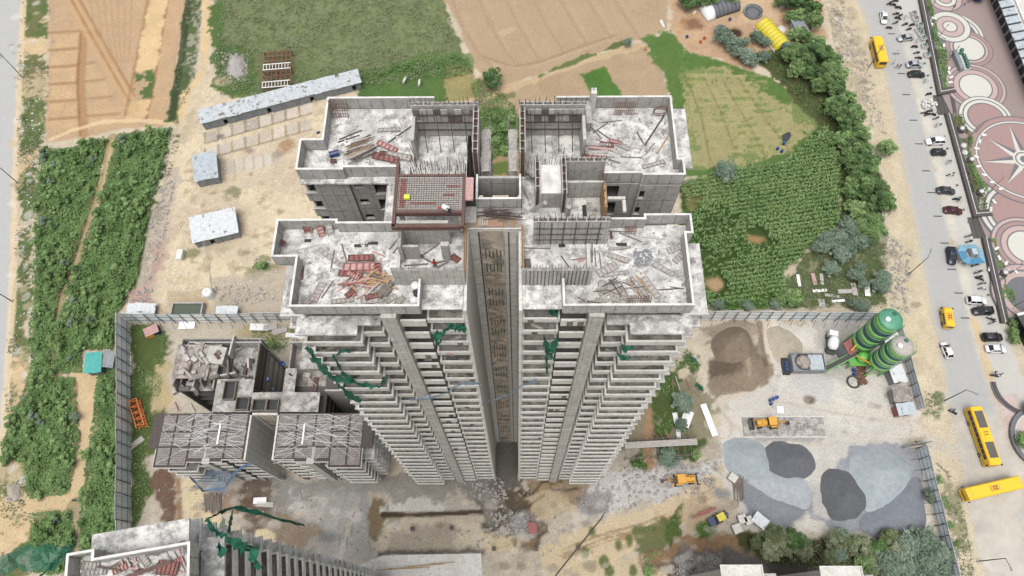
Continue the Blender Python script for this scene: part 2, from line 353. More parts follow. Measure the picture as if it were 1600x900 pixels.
paint([(214, 420), (232, 330), (256, 250), (268, 205), (288, 200), (262, 300), (240, 380), (226, 450), (205, 470)], (92, 108, 66), namp=1, reg=1, patch=2, thr=-.1); stroke([(243, 330), (225, 420), (218, 450)], 1.6, (196, 184, 168), .8)
# --- labour camp compound
CAMP = [(272, 196), (300, 120), (330, 110), (340, 150), (560, 140), (560, 320), (460, 490), (215, 490), (232, 420), (252, 330)]
paint(CAMP, (217, 200, 173), namp=.6, a=.85); paint(CAMP, (230, 214, 184), namp=.5, patch=1, thr=.0, a=.75); paint(CAMP, (176, 160, 134), namp=.5, patch=2, thr=.14, a=.6)
paint([(318, -10), (330, 0), (332, 50), (322, 110), (300, 145), (280, 200), (268, 230), (282, 150), (312, 110), (316, 40)], (222, 196, 154), namp=.6)
paint([(258, 270), (280, 262), (268, 340), (254, 400), (240, 470), (215, 480), (232, 410), (246, 330)], (192, 178, 164), namp=1, a=.8); paint([(240, 380), (262, 375), (255, 420), (230, 450), (222, 460)], (188, 158, 146), namp=1, a=.7)
for k in range(8):                                              # old floor slabs left in rows
    for j in range(2):
        x0, y0 = 322+k*21, 214-k*6.0+j*19-(6 if j == 0 else 0)
        paint([(x0, y0), (x0+17, y0-5), (x0+18, y0+10), (x0+1, y0+15)], random.choice([(206, 196, 182), (222, 212, 196), (190, 182, 172), (226, 214, 198)]), soft=.3, namp=.3, a=.95)
        stroke([(x0-2, y0), (x0-1, y0+16)], .5, (132, 116, 92), .75, jit=.15); stroke([(x0-1, y0+16), (x0+18, y0+11)], .5, (132, 116, 92), .7, jit=.15)
for k in range(6):
    x0, y0 = 352+k*15, 252-k*3; paint([(x0, y0), (x0+12, y0-3), (x0+13, y0+18), (x0+1, y0+21)], random.choice([(212, 204, 190), (196, 188, 176)]), soft=.3, namp=.3, a=.9); stroke([(x0-1, y0), (x0, y0+20)], .35, (156, 132, 102), .5, jit=.1)
blob(446, 228, 3.0, 3.0, (170, 132, 94), .8, h=.5); blob(390, 235, 2, 1.6, (120, 96, 96), .6); blob(345, 212, 1.6, 1, (96, 80, 92), .7); blob(436, 240, 2, 1.5, (150, 132, 120), .6)
for q in ((395, 428), (425, 418), (385, 395), (345, 390), (300, 395), (370, 300), (415, 405)): blob(*q, 2.4, 1.4, (112, 122, 74), .7, 1.2)
for k in range(110): blob(random.uniform(280, 455), random.uniform(255, 470), random.uniform(.5, 1.6), random.uniform(.4, 1), random.choice([(178, 156, 122), (196, 172, 136), (150, 136, 112)]), .5, 1)
paint([(262, 455), (320, 455), (330, 485), (262, 480)], (198, 180, 152), namp=.4); paint([(330, 440), (450, 420), (455, 490), (330, 490)], (186, 176, 160), namp=1, a=.7)
paint([(202, 455), (240, 450), (235, 478), (200, 478)], (196, 164, 152), namp=.8)
# --- scrub field, brown fields and meadow behind the tower
paint([(330, -10), (690, -10), (738, 120), (760, 180), (700, 230), (560, 230), (560, 140), (345, 152), (332, 110), (340, 50)], GR2, namp=.8, reg=2)
paint([(355, -10), (690, -10), (720, 80), (600, 118), (560, 112), (420, 90), (345, 60)], SCRUB, namp=1.4); paint([(355, -10), (690, -10), (720, 80), (560, 125), (345, 60)], (92, 104, 64), namp=1, patch=3, thr=.02, a=.6)
paint([(328, 10), (352, 0), (345, 60), (420, 85), (460, 110), (420, 135), (350, 150), (332, 135)], GR1, namp=1); paint([(560, 125), (620, 105), (700, 95), (735, 130), (720, 190), (560, 200)], (92, 118, 66), namp=1); stroke([(600, 112), (660, 95), (735, 90)], 4, (92, 128, 62), .8, jit=2)
blob(368, 104, 3.6, 4.2, (196, 190, 186), .9, .7, .8); blob(350, 125, 3, 2, (208, 190, 164), .7); paint([(395, 82), (460, 82), (462, 138), (405, 142)], (116, 120, 84), namp=.5)
BROWN = [(690, -10), (1044, -10), (1042, 45), (1004, 60), (940, 82), (850, 115), (795, 132), (752, 116), (728, 70)]
paint(BROWN, (186, 163, 134), namp=.5, reg=2, var=.07)
for k in range(7): stroke([(705+k*42, -5), (722+k*44, 40), (745+k*45, 80), (768+k*36, 104-k*6)], .6, (168, 141, 112), .5); stroke([(715+k*42, -5), (732+k*44, 40), (752+k*43, 78)], .5, (198, 174, 144), .45)
stroke([(755, 88), (800, 104), (850, 95), (900, 75), (960, 55)], .9, (160, 132, 104), .55); stroke([(770, 100), (820, 108), (880, 88), (960, 60)], .7, (198, 174, 146), .6); stroke([(785, 52), (800, 46)], 2.2, (208, 190, 160), .5)
paint([(752, 116), (795, 133), (850, 117), (940, 84), (1000, 64), (1040, 100), (1050, 170), (960, 190), (760, 240), (700, 200), (735, 150)], (184, 161, 132), namp=.8, reg=2, var=.1)
stroke([(700, 160), (760, 150), (820, 130), (900, 100), (1000, 70)], 2.2, (206, 182, 146), .8, jit=1); stroke([(845, 118), (900, 95), (930, 85)], 1.3, (92, 116, 60), .9, jit=1.2); stroke([(945, 78), (985, 60)], 1.6, (84, 106, 60), .9, jit=1)
stroke([(770, 155), (800, 148)], 1.4, (100, 116, 66), .7, jit=1.5); paint([(905, 116), (944, 105), (962, 130), (972, 152), (930, 152)], (88, 124, 60), namp=.5, soft=.4); paint([(692, 100), (720, 96), (748, 130), (752, 152), (700, 160)], (160, 150, 104), namp=.8)
for k in range(6): stroke([(850+k*6, 150), (842+k*6, 130), (850+k*5, 118)], .4, (166, 138, 108), .5)
paint([(745, 175), (812, 165), (812, 250), (745, 260)], (96, 112, 62), namp=1, reg=1); paint([(748, 248), (815, 240), (820, 285), (748, 290)], (164, 142, 108), namp=.8); paint([(755, 255), (812, 252), (812, 275), (755, 275)], (100, 116, 62), namp=.8, patch=2, thr=-.05)
MEAD = [(1002, 62), (1048, 48), (1075, 80), (1130, 96), (1190, 118), (1235, 140), (1282, 185), (1285, 215), (1225, 258), (1140, 275), (1060, 280), (1052, 200), (1045, 150), (1030, 110)]
paint(MEAD, GR3, namp=.8, reg=2); paint([(1062, 115), (1130, 105), (1210, 150), (1275, 195), (1240, 240), (1140, 262), (1078, 262), (1070, 180)], (178, 168, 124), namp=1.5, a=.85); paint([(1055, 100), (1210, 130), (1280, 200), (1140, 270), (1060, 270)], (108, 130, 74), namp=1, patch=2, thr=.05, a=.75)
for k in range(4): stroke([(1072+k*28, 118+k*3), (1095+k*36, 180+k*5), (1110+k*42, 250-k*4)], .7, (122, 120, 76), .6, jit=.5)
for k in range(12): stroke([(1075+k*4, 118+k*11), (1190+k*5, 118+k*10)], .5, (196, 180, 128), .4, jit=1)
CORN = [(1060, 285), (1130, 272), (1225, 250), (1290, 195), (1312, 250), (1312, 350), (1268, 385), (1225, 430), (1225, 478), (1085, 480), (1060, 350)]
paint(CORN, (70, 92, 48), namp=.8, reg=2); paint([(1062, 285), (1150, 270), (1130, 300), (1075, 330)], (120, 118, 74), namp=1); blob(1183, 374, 2.6, 1.6, (170, 142, 98), .9); blob(1118, 448, 2.4, 2.4, (192, 162, 124), .9); paint([(1100, 470), (1240, 430), (1230, 482), (1100, 484)], (84, 112, 50), namp=1)
SCR2 = [(1228, 430), (1270, 385), (1320, 365), (1385, 360), (1388, 480), (1230, 482)]
paint(SCR2, (96, 108, 72), namp=1, reg=1); paint(SCR2, (160, 150, 122), namp=.5, patch=2, thr=.08, a=.7)
FARM = [(1048, -10), (1285, -10), (1290, 60), (1240, 95), (1190, 85), (1170, 110), (1120, 90), (1075, 78), (1050, 45)]
paint(FARM, (196, 164, 132), namp=1, a=.95); paint([(1150, -5), (1220, -5), (1215, 40), (1160, 40)], (212, 184, 150), namp=1); blob(1083, 35, 3.5, 2.5, (130, 92, 72), .8, .9); blob(1149, 51, 2.6, 2.2, (62, 42, 36), .95, .3); paint([(1165, 45), (1180, 85), (1240, 80), (1215, 100), (1180, 95)], (150, 130, 100), namp=1, a=.7)
TREEL = [(1175, 85), (1245, 70), (1300, 80), (1340, 210), (1385, 290), (1400, 330), (1345, 370), (1310, 350), (1308, 250), (1285, 195), (1225, 135)]
paint(TREEL, (90, 92, 60), namp=1, reg=1)
# --- right verge, road, parking
paint([(1285, -10), (1345, -10), (1382, 110), (1440, 380), (1470, 560), (1478, 640), (1440, 640), (1420, 560), (1388, 480), (1385, 360), (1400, 300), (1345, 200), (1310, 70)], (214, 200, 172), namp=1); paint([(1290, -10), (1325, -10), (1355, 110), (1350, 190), (1310, 90)], (176, 164, 140), namp=1, patch=2, thr=-.04, a=.7); paint([(1385, 370), (1425, 380), (1425, 490), (1390, 480)], (186, 176, 158), namp=1, patch=2, thr=-.02, a=.7)
paint([(1440, 560), (1480, 560), (1545, 910), (1500, 910), (1470, 800), (1440, 690)], (218, 204, 176), namp=1); paint([(1462, 720), (1485, 740), (1505, 800), (1525, 900), (1500, 900), (1478, 800)], (146, 144, 112), namp=1, patch=2, thr=-.06, a=.85); paint([(1445, 612), (1470, 618), (1470, 650), (1440, 650)], (130, 136, 104), namp=1, patch=2, thr=-.06)
ROAD = [(1339, -10), (1394, -10), (1422, 110), (1454, 240), (1500, 430), (1530, 560), (1560, 640), (1610, 800), (1610, 910), (1545, 910), (1508, 770), (1485, 640), (1472, 560), (1447, 430), (1414, 260), (1385, 120)]
paint(ROAD, (187, 187, 185), soft=1.8, namp=.6, reg=3, var=.03)
PARK = [(1394, -10), (1437, -10), (1470, 150), (1520, 335), (1568, 508), (1610, 620), (1610, 720), (1575, 650), (1530, 545), (1500, 430), (1454, 240), (1422, 110)]
paint(PARK, (206, 203, 197), soft=.8, namp=.3, reg=4, var=.04); paint([(1418, 100), (1434, 100), (1480, 300), (1530, 500), (1548, 560), (1530, 560), (1503, 440), (1458, 250)], (214, 208, 196), soft=1, namp=.3); stroke([(1522, 500), (1535, 545), (1548, 590)], 1.6, (220, 194, 150), .8, jit=.8)
paint([(1555, 620), (1590, 612), (1610, 690), (1580, 690), (1570, 660)], (214, 194, 188), soft=.5, namp=.2); paint([(1480, 650), (1560, 640), (1610, 760), (1610, 910), (1545, 910), (1520, 800)], (214, 206, 192), soft=3, namp=1.2, a=.8)
stroke([(1455, 690), (1480, 700), (1530, 720), (1600, 715)], 3, (200, 196, 188), .5, jit=1)
for k in range(5): stroke([(1440, 665+k*7), (1475, 672+k*8), (1510, 690+k*12), (1525, 730+k*16)], .5, (190, 180, 164), .4)
LROAD = [(-20, -20), (34, -20), (27, 130), (20, 300), (16, 470), (4, 660), (-20, 780)]
paint(LROAD, (192, 192, 190), soft=1, namp=.2, reg=3, var=.02); stroke([(37, -10), (30, 130), (23, 300), (19, 470), (7, 660), (-15, 775)], 1.6, (226, 206, 174), .9, jit=.4)
paint([(1597, -10), (1640, -10), (1660, 200), (1610, 150), (1560, -10)], (200, 192, 182), namp=.5)
# --- construction yard on the right
YARD = [(1088, 498), (1392, 498), (1412, 560), (1440, 650), (1425, 690), (1445, 760), (1452, 838), (1300, 842), (1160, 825), (1130, 760), (1120, 690), (1130, 640), (1085, 575)]
paint(YARD, (222, 216, 206), namp=1, reg=5); paint(YARD, (202, 199, 194), namp=1, patch=1, thr=.02, a=.6); paint([(1090, 500), (1200, 500), (1205, 600), (1120, 640), (1085, 570)], (216, 204, 184), namp=1); paint([(1262, 500), (1390, 500), (1400, 540), (1330, 600), (1290, 590), (1275, 530)], (188, 184, 178), namp=1, a=.8); paint([(1250, 585), (1300, 580), (1300, 640), (1240, 600)], (198, 198, 198), namp=1, a=.7)
for p in ([(1120, 640), (1180, 690), (1260, 690), (1440, 680)], [(1200, 620), (1300, 640), (1420, 660)], [(1100, 600), (1140, 660), (1130, 720)]): stroke(p, 2.4, (218, 210, 196), .5, jit=1.5); stroke([(a+4, b+5) for a, b in p], .5, (180, 172, 160), .4, jit=.5)
blob(1265, 625, 1.4, 1.1, (108, 92, 76), .9, .5); paint([(1155, 685), (1280, 680), (1310, 690), (1160, 692)], (150, 152, 156), namp=.6, a=.7); blob(1350, 725, 4, 5, (210, 208, 204), .8)
paint([(1155, 745), (1185, 760), (1262, 800), (1300, 830), (1440, 838), (1448, 700), (1400, 690), (1330, 700), (1290, 760)], (150, 154, 162), namp=.8, a=.9); paint([(1155, 745), (1262, 795), (1240, 830), (1165, 815)], (134, 138, 146), namp=.7, a=.9); paint([(1280, 735), (1290, 770), (1310, 820), (1270, 800), (1262, 760)], (204, 200, 192), namp=.7, a=.8)
# --- ground in front of the towers
paint([(190, 500), (460, 500), (440, 600), (600, 760), (760, 730), (1100, 720), (1130, 760), (1160, 830), (1470, 840), (1490, 910), (180, 910), (196, 700)], (196, 186, 170), namp=1, reg=5, a=.9)
paint([(204, 505), (262, 515), (262, 650), (228, 720), (240, 770), (212, 830), (200, 830), (202, 620)], (92, 106, 62), namp=1, reg=1); paint([(232, 590), (262, 560), (268, 640), (240, 640)], (206, 186, 148), namp=.8, a=.8); paint([(380, 505), (460, 505), (450, 540), (360, 530)], (190, 176, 142), namp=1); paint([(380, 510), (460, 505), (450, 545), (400, 545)], (96, 108, 66), namp=1, patch=2, thr=.0, a=.9)
paint([(240, 740), (275, 740), (286, 820), (255, 830), (246, 790)], (118, 94, 80), namp=.9); stroke([(278, 750), (282, 825)], 1.2, (150, 112, 80), .8); paint([(284, 745), (330, 760), (350, 820), (285, 820)], (222, 204, 168), namp=.6); paint([(330, 760), (400, 770), (400, 800), (340, 800)], (150, 126, 108), namp=1, a=.8)
paint([(370, 760), (430, 740), (428, 830), (380, 850)], (96, 78, 68), namp=1, a=.85); paint([(400, 828), (440, 825), (438, 868), (396, 858)], (216, 200, 166), soft=.3, namp=.25, h=.3)
paint([(420, 735), (575, 760), (585, 860), (500, 895), (430, 850)], (158, 154, 148), namp=1.2); paint([(440, 745), (560, 755), (560, 800), (480, 810)], (186, 184, 180), namp=1.5, patch=1, thr=-.05, a=.8); paint([(430, 800), (500, 830), (470, 870), (430, 850)], (138, 116, 92), namp=1, a=.7); paint([(500, 760), (580, 770), (578, 880), (520, 880)], (174, 172, 168), namp=.8, a=.7)
blob(512, 840, 3.2, 1.6, (96, 98, 100), .6, .5); blob(553, 805, 2.2, 1.4, (206, 200, 196), .8); stroke([(530, 880), (545, 820), (560, 780)], 1.2, (196, 188, 170), .5)
for q in ((536, 842), (548, 838), (530, 852), (541, 856)): stroke([q, (q[0]+2, q[1]-16)], .25, (96, 96, 98), .6, jit=.1)
paint([(580, 770), (610, 790), (605, 830), (580, 845)], (128, 108, 80), namp=.8, a=.9); paint([(605, 775), (700, 775), (745, 790), (740, 808), (608, 803)], (214, 210, 202), namp=1, a=.9); paint([(690, 770), (752, 775), (750, 805), (700, 805)], (184, 174, 160), namp=1, a=.8)
paint([(605, 808), (758, 808), (755, 862), (590, 862), (596, 840)], (208, 196, 174), namp=.5); paint([(620, 840), (700, 810), (715, 850), (755, 865), (600, 868)], (150, 142, 130), namp=1, a=.6); stroke([(600, 805), (690, 803), (752, 800)], 1.1, (70, 56, 42), .95, jit=.4); paint([(590, 862), (760, 858), (757, 870), (590, 872)], (98, 90, 82), namp=.4, a=.9)
paint([(600, 868), (752, 864), (756, 910), (480, 910), (560, 880)], (204, 204, 204), soft=.4, namp=.15, var=.04); stroke([(600, 888), (660, 884), (705, 878)], .35, (222, 200, 164), .9, jit=.05)
paint([(752, 760), (850, 760), (860, 830), (835, 850), (760, 835)], (104, 92, 78), namp=1.5, h=-.4); paint([(700, 745), (800, 740), (780, 790), (720, 770)], (112, 108, 104), namp=1.5, a=.8); paint([(757, 760), (790, 770), (795, 830), (757, 830)], (140, 136, 130), namp=1, patch=2, thr=-.05, a=.8); blob(812, 818, 4.5, 3, (168, 170, 172), .9, .8, .6)
paint([(812, 775), (850, 758), (905, 765), (910, 790), (880, 805), (850, 820), (830, 800)], (194, 177, 148), namp=1, h=1.2); paint([(868, 762), (915, 765), (912, 788), (885, 790)], (146, 124, 98), namp=1, a=.8); stroke([(826, 830), (828, 790), (850, 775)], .5, (128, 104, 76), .7); paint([(757, 835), (808, 838), (812, 860), (760, 866)], (214, 198, 164), soft=.4, namp=.3); paint([(795, 838), (845, 845), (840, 862), (812, 860)], (140, 122, 98), namp=.7)
paint([(905, 740), (960, 730), (1130, 715), (1120, 770), (1020, 790), (910, 810), (905, 775)], (204, 201, 197), namp=1.2, h=.4); paint([(905, 765), (950, 770), (950, 800), (908, 808)], (150, 148, 148), namp=1, a=.9)
paint([(960, 690), (1120, 680), (1125, 715), (1020, 730), (950, 735)], (186, 176, 160), namp=1); paint([(1010, 620), (1085, 575), (1120, 640), (1100, 700), (960, 700)], (150, 142, 118), namp=1.2, reg=1); paint([(1020, 600), (1075, 540), (1090, 570), (1060, 640), (1085, 680), (1020, 690)], (84, 100, 56), namp=1, patch=2, thr=-.08)
paint([(1000, 690), (1016, 640), (1022, 730), (1008, 740)], (176, 142, 112), namp=.6); paint([(980, 710), (1005, 700), (1008, 735), (992, 735)], (74, 94, 50), namp=.8); paint([(1025, 690), (1100, 690), (1090, 728), (1030, 722)], (84, 98, 60), namp=1)
stroke([(870, 870), (950, 840), (1040, 810), (1110, 770)], 7, (216, 196, 162), .85, jit=2); 
for o in (0, 8, 14): stroke([(880, 858+o), (950, 832+o), (1000, 820+o), (1050, 800+o*.8), (1115, 762+o)], .55, (150, 124, 92), .7, jit=.6)
paint([(990, 828), (1040, 812), (1055, 850), (1020, 880), (1000, 880)], (100, 108, 64), namp=1, a=.9); paint([(1045, 815), (1065, 790), (1065, 860), (1040, 860)], (86, 102, 54), namp=.7); paint([(1065, 800), (1085, 770), (1110, 790), (1100, 830), (1070, 835)], (190, 170, 142), namp=.7); paint([(1085, 820), (1112, 812), (1118, 850), (1090, 850)], (84, 110, 52), namp=.6); blob(1125, 772, 3, 1.6, (140, 142, 146), .9); blob(1135, 790, 4, 2, (180, 166, 148), .9)
paint([(1000, 870), (1070, 840), (1160, 838), (1230, 860), (1230, 885), (1120, 872), (1010, 890)], (150, 124, 96), namp=.7, h=-1.2); paint([(1060, 862), (1300, 866), (1320, 910), (1040, 910)], (104, 100, 98), namp=1, h=-1.6); paint([(1160, 838), (1480, 838), (1490, 905), (1350, 905), (1200, 880)], (82, 84, 54), namp=1, reg=1)
paint([(1060, 872), (1125, 866), (1125, 905), (1050, 905)], (150, 148, 146), namp=.8, patch=3, thr=-.08); paint([(895, 880), (1000, 868), (1050, 905), (850, 905)], (208, 190, 158), namp=1, a=.8)
for q in ((965, 850), (984, 845), (1002, 840), (990, 890), (915, 862), (942, 878), (952, 895), (925, 830)): blob(*q, .9, 1.2, (92, 108, 56), .9, 1)
for k in range(420):                                        # scattered clods, stains and litter in the yards
    px_, py_ = random.choice([(random.uniform(430, 760), random.uniform(750, 890)), (random.uniform(900, 1130), random.uniform(730, 890)), (random.uniform(1100, 1440), random.uniform(500, 700)), (random.uniform(760, 900), random.uniform(770, 900)), (random.uniform(255, 430), random.uniform(760, 840))])
    s = random.uniform(.4, 1.5); blob(px_, py_, s, s*.7, random.choice([(120, 112, 104), (226, 220, 208), (150, 140, 126), (200, 190, 176), (96, 90, 84)]), random.uniform(.2, .55), 1.2)
for k in range(110): blob(random.uniform(1290, 1330)+(k/110)*100, k/110*480, random.uniform(.5, 1.4), random.uniform(.4, 1.2), random.choice([(150, 138, 118), (232, 222, 204), (128, 118, 98)]), .55, 1.2)
for k in range(120):
    x = random.uniform(-.5, .5); blob(38+x*40, random.uniform(0, 760), random.uniform(.5, 1.5), random.uniform(.5, 1.3), random.choice([(206, 190, 158), (78, 96, 56), (142, 132, 98), (226, 222, 214)]), .5, 1.3)
paint([(764, 690), (820, 690), (818, 765), (766, 765)], (104, 100, 96), namp=.8, a=.95); paint([(600, 745), (760, 735), (760, 772), (610, 778)], (142, 138, 132), namp=1.2, a=.85); paint([(430, 742), (600, 752), (600, 770), (470, 765)], (150, 146, 140), namp=1, a=.8); paint([(820, 745), (930, 740), (920, 768), (825, 768)], (150, 128, 100), namp=1, a=.8)
# pits and holes kept below the slabs
HT[REG == 3] *= .1; HT[REG == 4] *= .05; HT[REG == 3] -= .02
# mounds of sand: height fields
def mound(pp, hh, pw=1.0, slope=.62):
    P = UV(pp); ix = sel(P, 1); s = sdist(P, X[ix], Y[ix]); HT[ix] += np.clip(np.minimum(s*slope, hh*(1+.35*n1[ix]*2)), 0, None)
mound([(1090, 515), (1150, 498), (1185, 505), (1200, 560), (1200, 600), (1130, 615), (1092, 570)], 3.2)
paint([(1095, 512), (1150, 500), (1178, 510), (1180, 560), (1140, 560), (1110, 545)], (170, 154, 136), namp=1.2, a=.8); paint([(1106, 575), (1125, 560), (1165, 560), (1200, 560), (1204, 600), (1170, 612), (1120, 620), (1104, 605)], (140, 124, 106), namp=.8, a=.9); paint([(1106, 570), (1118, 558), (1150, 560), (1158, 580), (1140, 592), (1106, 592)], (108, 96, 82), namp=.5, a=.9); stroke([(1187, 505), (1188, 540), (1195, 570)], 1.3, (120, 104, 88), .7)
for k in range(14): stroke([(1100+k*6, 530+random.uniform(-8, 30)), (1125+k*5, 525+random.uniform(-5, 40)), (1150+k*3, 540+random.uniform(-5, 50))], .5, random.choice([(132, 116, 100), (196, 180, 158)]), .45, jit=.8)
gm, t, b = nodes('mixed_earth_and_grass'); p = pos(t); at = N(t, 'ShaderNodeAttribute', attribute_name='albedo')
f1 = noise(t, 3.2, 5, .7, p); f2 = noise(t, 11, 3, .65, p); vo = N(t, 'ShaderNodeTexVoronoi'); vo.inputs['Scale'].default_value = 1.6; t.links.new(p, vo.inputs['Vector'])
bc = mixc(t, 1.0, at.outputs['Color'], ramp(t, f1, [(.25, (.60, .60, .58)), (.5, (1, 1, 1)), (.75, (1.3, 1.3, 1.3))]), 'MULTIPLY')
bc = mixc(t, 1.0, bc, ramp(t, f2, [(.25, (.8, .8, .8)), (.75, (1.2, 1.2, 1.2))]), 'MULTIPLY')
bc = mixc(t, ramp(t, vo.outputs['Distance'], [(.05, (.35, .35, .35)), (.12, (0, 0, 0))]), bc, (.30, .28, .25, 1))
t.links.new(bc, b.inputs['Base Color']); b.inputs['Roughness'].default_value = .95; b.inputs['Specular IOR Level'].default_value = .1; bump(t, b, f1, .45, .12)
rm, t, b = nodes('dusty_asphalt'); p = pos(t); at = N(t, 'ShaderNodeAttribute', attribute_name='albedo')
f1 = noise(t, .8, 6, .65, p); f2 = noise(t, 14, 2, .6, p)
bc = mixc(t, 1.0, at.outputs['Color'], ramp(t, f1, [(.3, (.95, .95, .95)), (.7, (1.04, 1.04, 1.03))]), 'MULTIPLY'); bc = mixc(t, 1.0, bc, ramp(t, f2, [(.3, (.93, .93, .93)), (.7, (1.06, 1.06, 1.06))]), 'MULTIPLY')
t.links.new(bc, b.inputs['Base Color']); b.inputs['Roughness'].default_value = .9
V = np.stack([X, Y, HT], 1).astype(np.float32); RGBA = np.concatenate([np.clip(ALB, .005, .8), np.ones((NG, 1), np.float32)], 1)
ii, jj = np.meshgrid(np.arange(NXG-1), np.arange(NYG-1)); q0 = (jj*NXG+ii).ravel(); Q = np.stack([q0, q0+1, q0+NXG+1, q0+NXG], 1)
FR = REG[q0]
for rid, nm in ((0, 'ground'), (1, 'weedy_ground'), (2, 'field'), (3, 'road'), (4, 'pavement'), (5, 'construction_yard')):
    fq = Q[FR == rid]
    if not len(fq): continue
    us, inv = np.unique(fq.ravel(), return_inverse=True)
    tag(link(nm, raw(nm, V[us], inv.reshape(-1, 4), rm if rid in (3, 4) else gm, {'albedo': ('FLOAT_COLOR', RGBA[us])}, True)), kind='structure')
fm = MB(); fmz = -.35
for x0, x1, y0, y1 in ((-3000, 3000, 162.5, 3000), (-3000, 3000, -3000, -2.9), (-3000, -157.9, -2.9, 162.5), (157.5, 3000, -2.9, 162.5)): fm.add([(x0, y0, fmz), (x1, y0, fmz), (x1, y1, fmz), (x0, y1, fmz)], [(0, 1, 2, 3)])
fmat = mat_plain('far_fields', C(150, 146, 108), .95, var=.4, sc=.02)
tag(fm.build('terrain', fmat), kind='structure')
def hz(x, y):                                # ground height under a world point
    i = int(round((x-gx[0])/STEP)); j = int(round((y-gy[0])/STEP))
    return float(HT[min(max(j, 0), NYG-1)*NXG+min(max(i, 0), NXG-1)])
def G(px, py): x, y = U(px, py); return (x, y, hz(x, y))
# ================================================================== TOWERS
def offset(path, d, closed=False):
    P = [Vector((a, b)) for a, b in path]; out = []
    for i, p in enumerate(P):
        ns = []
        for a, b in (((i-1), i), (i, (i+1))):
            if closed: a, b = a % len(P), b % len(P)
            elif a < 0 or b >= len(P): continue
            e = (P[b]-P[a]).normalized(); ns.append(Vector((-e.y, e.x)))
        if len(ns) == 1: out.append(p+ns[0]*d)
        else:
            m = ns[0]+ns[1]; out.append(p+m*(d*2/max(m.length_squared, .3)))
    return [(p.x, p.y) for p in out]
def ribbon_wall(mb, path, z0, z1, th, m=0):
    a = offset(path, 0); b = offset(path, th); n = len(path)
    vs = [(x, y, z) for (x, y) in a for z in (z0, z1)]+[(x, y, z) for (x, y) in b for z in (z0, z1)]
    fs = []
    for i in range(n-1):
        o, q = 2*i, 2*n+2*i
        fs += [(o, o+2, o+3, o+1), (q, q+1, q+3, q+2), (o+1, o+3, q+3, q+1), (o, q, q+2, o+2)]
    fs += [(0, 1, 2*n+1, 2*n), (2*n-2, 4*n-2, 4*n-1, 2*n-1)]
    return mb.add(vs, fs, m)
def parapet(par, path, z0, z1, th=.17, mat='conc'):
    o = ribbon_wall(MB(), path, z0, z1, th).build('parapet', M[mat], par)
    p2 = offset(path, -.012)
    ribbon_wall(MB(), p2, z1, z1+.05, th+.024).build('coping', M['cap'], o); return o
def wall_holes(mb, x0, x1, z0, z1, y0, y1, holes, m=0):
    xs = sorted({x0, x1, *[v for h in holes for v in h[:2]]})
    for a, b in zip(xs, xs[1:]):
        z = z0
        for h in sorted([h for h in holes if h[0] <= a+1e-6 and h[1] >= b-1e-6], key=lambda h: h[2]):
            if h[2] > z: mb.box(a, b, y0, y1, z, h[2], m)
            z = h[3]
        if z1 > z: mb.box(a, b, y0, y1, z, z1, m)
    return mb
def starters(par, x0, x1, y0, y1, z, h=1.2, sp=.28, r=.022, name='starter_bars', mat='steel'):
    b = MB(); L = math.hypot(x1-x0, y1-y0); n = max(2, int(L/sp))
    for i in range(n+1):
        t = i/n; hh = h*random.uniform(.55, 1.1); dx, dy = random.uniform(-.12, .12)*hh, random.uniform(-.12, .12)*hh
        b.cyl((x0+(x1-x0)*t, y0+(y1-y0)*t, z), (x0+(x1-x0)*t+dx, y0+(y1-y0)*t+dy, z+hh), r, r, 4)
    return b.build(name, M[mat], par)
def formwall(par, x0, x1, y0, y1, z0, z1, mat='conc_lo', bars=True):
    a = MB(); t = .07
    if x1-x0 > y1-y0: a.box(x0, x1, y0, y0+t, z0, z1); a.box(x0, x1, y1-t, y1, z0, z1); L = x1-x0
    else: a.box(x0, x0+t, y0, y1, z0, z1); a.box(x1-t, x1, y0, y1, z0, z1); L = y1-y0
    o = a.build('formed_wall', M[mat], par)
    c = MB(); c.box(x0+t+.004, x1-t-.004, y0+t+.004, y1-t-.004, z0, z1-.25); c.build('fresh_pour', M['maroon'], o)
    r = MB(); n = max(2, int(L/.9))
    for i in range(n+1):
        f = (i+.5)/(n+1)
        if x1-x0 > y1-y0: r.box(x0+(x1-x0)*f-.05, x0+(x1-x0)*f+.05, y0-.04, y1+.04, z1+.004, z1+.07)
        else: r.box(x0-.04, x1+.04, y0+(y1-y0)*f-.05, y0+(y1-y0)*f+.05, z1+.004, z1+.07)
    if x1-x0 > y1-y0: r.box(x0, x1, y0-.02, y0+.06, z1+.075, z1+.12); r.box(x0, x1, y1-.06, y1+.02, z1+.075, z1+.12)
    else: r.box(x0-.02, x0+.06, y0, y1, z1+.075, z1+.12); r.box(x1-.06, x1+.02, y0, y1, z1+.075, z1+.12)
    r.build('shutter_tie', M['pale'], o)
    if bars: starters(par, x0 if x1-x0 > y1-y0 else (x0+x1)/2, x1 if x1-x0 > y1-y0 else (x0+x1)/2, (y0+y1)/2 if x1-x0 > y1-y0 else y0, (y0+y1)/2 if x1-x0 > y1-y0 else y1, z1-.2, 1.3, .45, .03)
    return o
def tray(u0, u1, y0, yb, h, side=(1, 1), th=.2):
    b = MB(); b.box(u0, u1, y0+th, yb, -.16, 0, 0); b.box(u0, u1, y0, y0+th, -.16, h, 1)
    if side[0]: b.box(u0, u0+th, y0+th+.002, yb, .002, h-.003, 1)
    if side[1]: b.box(u1-th, u1, y0+th+.002, yb, .002, h-.003, 1)
    return b
BAYS = (('A', 2.62, 6.02, 24.0, 26.2, .6, (1, 1)), ('B', 6.06, 8.36, 23.62, 25.6, 1.15, (0, 0)), ('C', 10.35, 12.3, 23.8, 26.0, .75, (1, 0)), ('D', 12.34, 17.75, 22.85, 25.6, .75, (1, 1)))
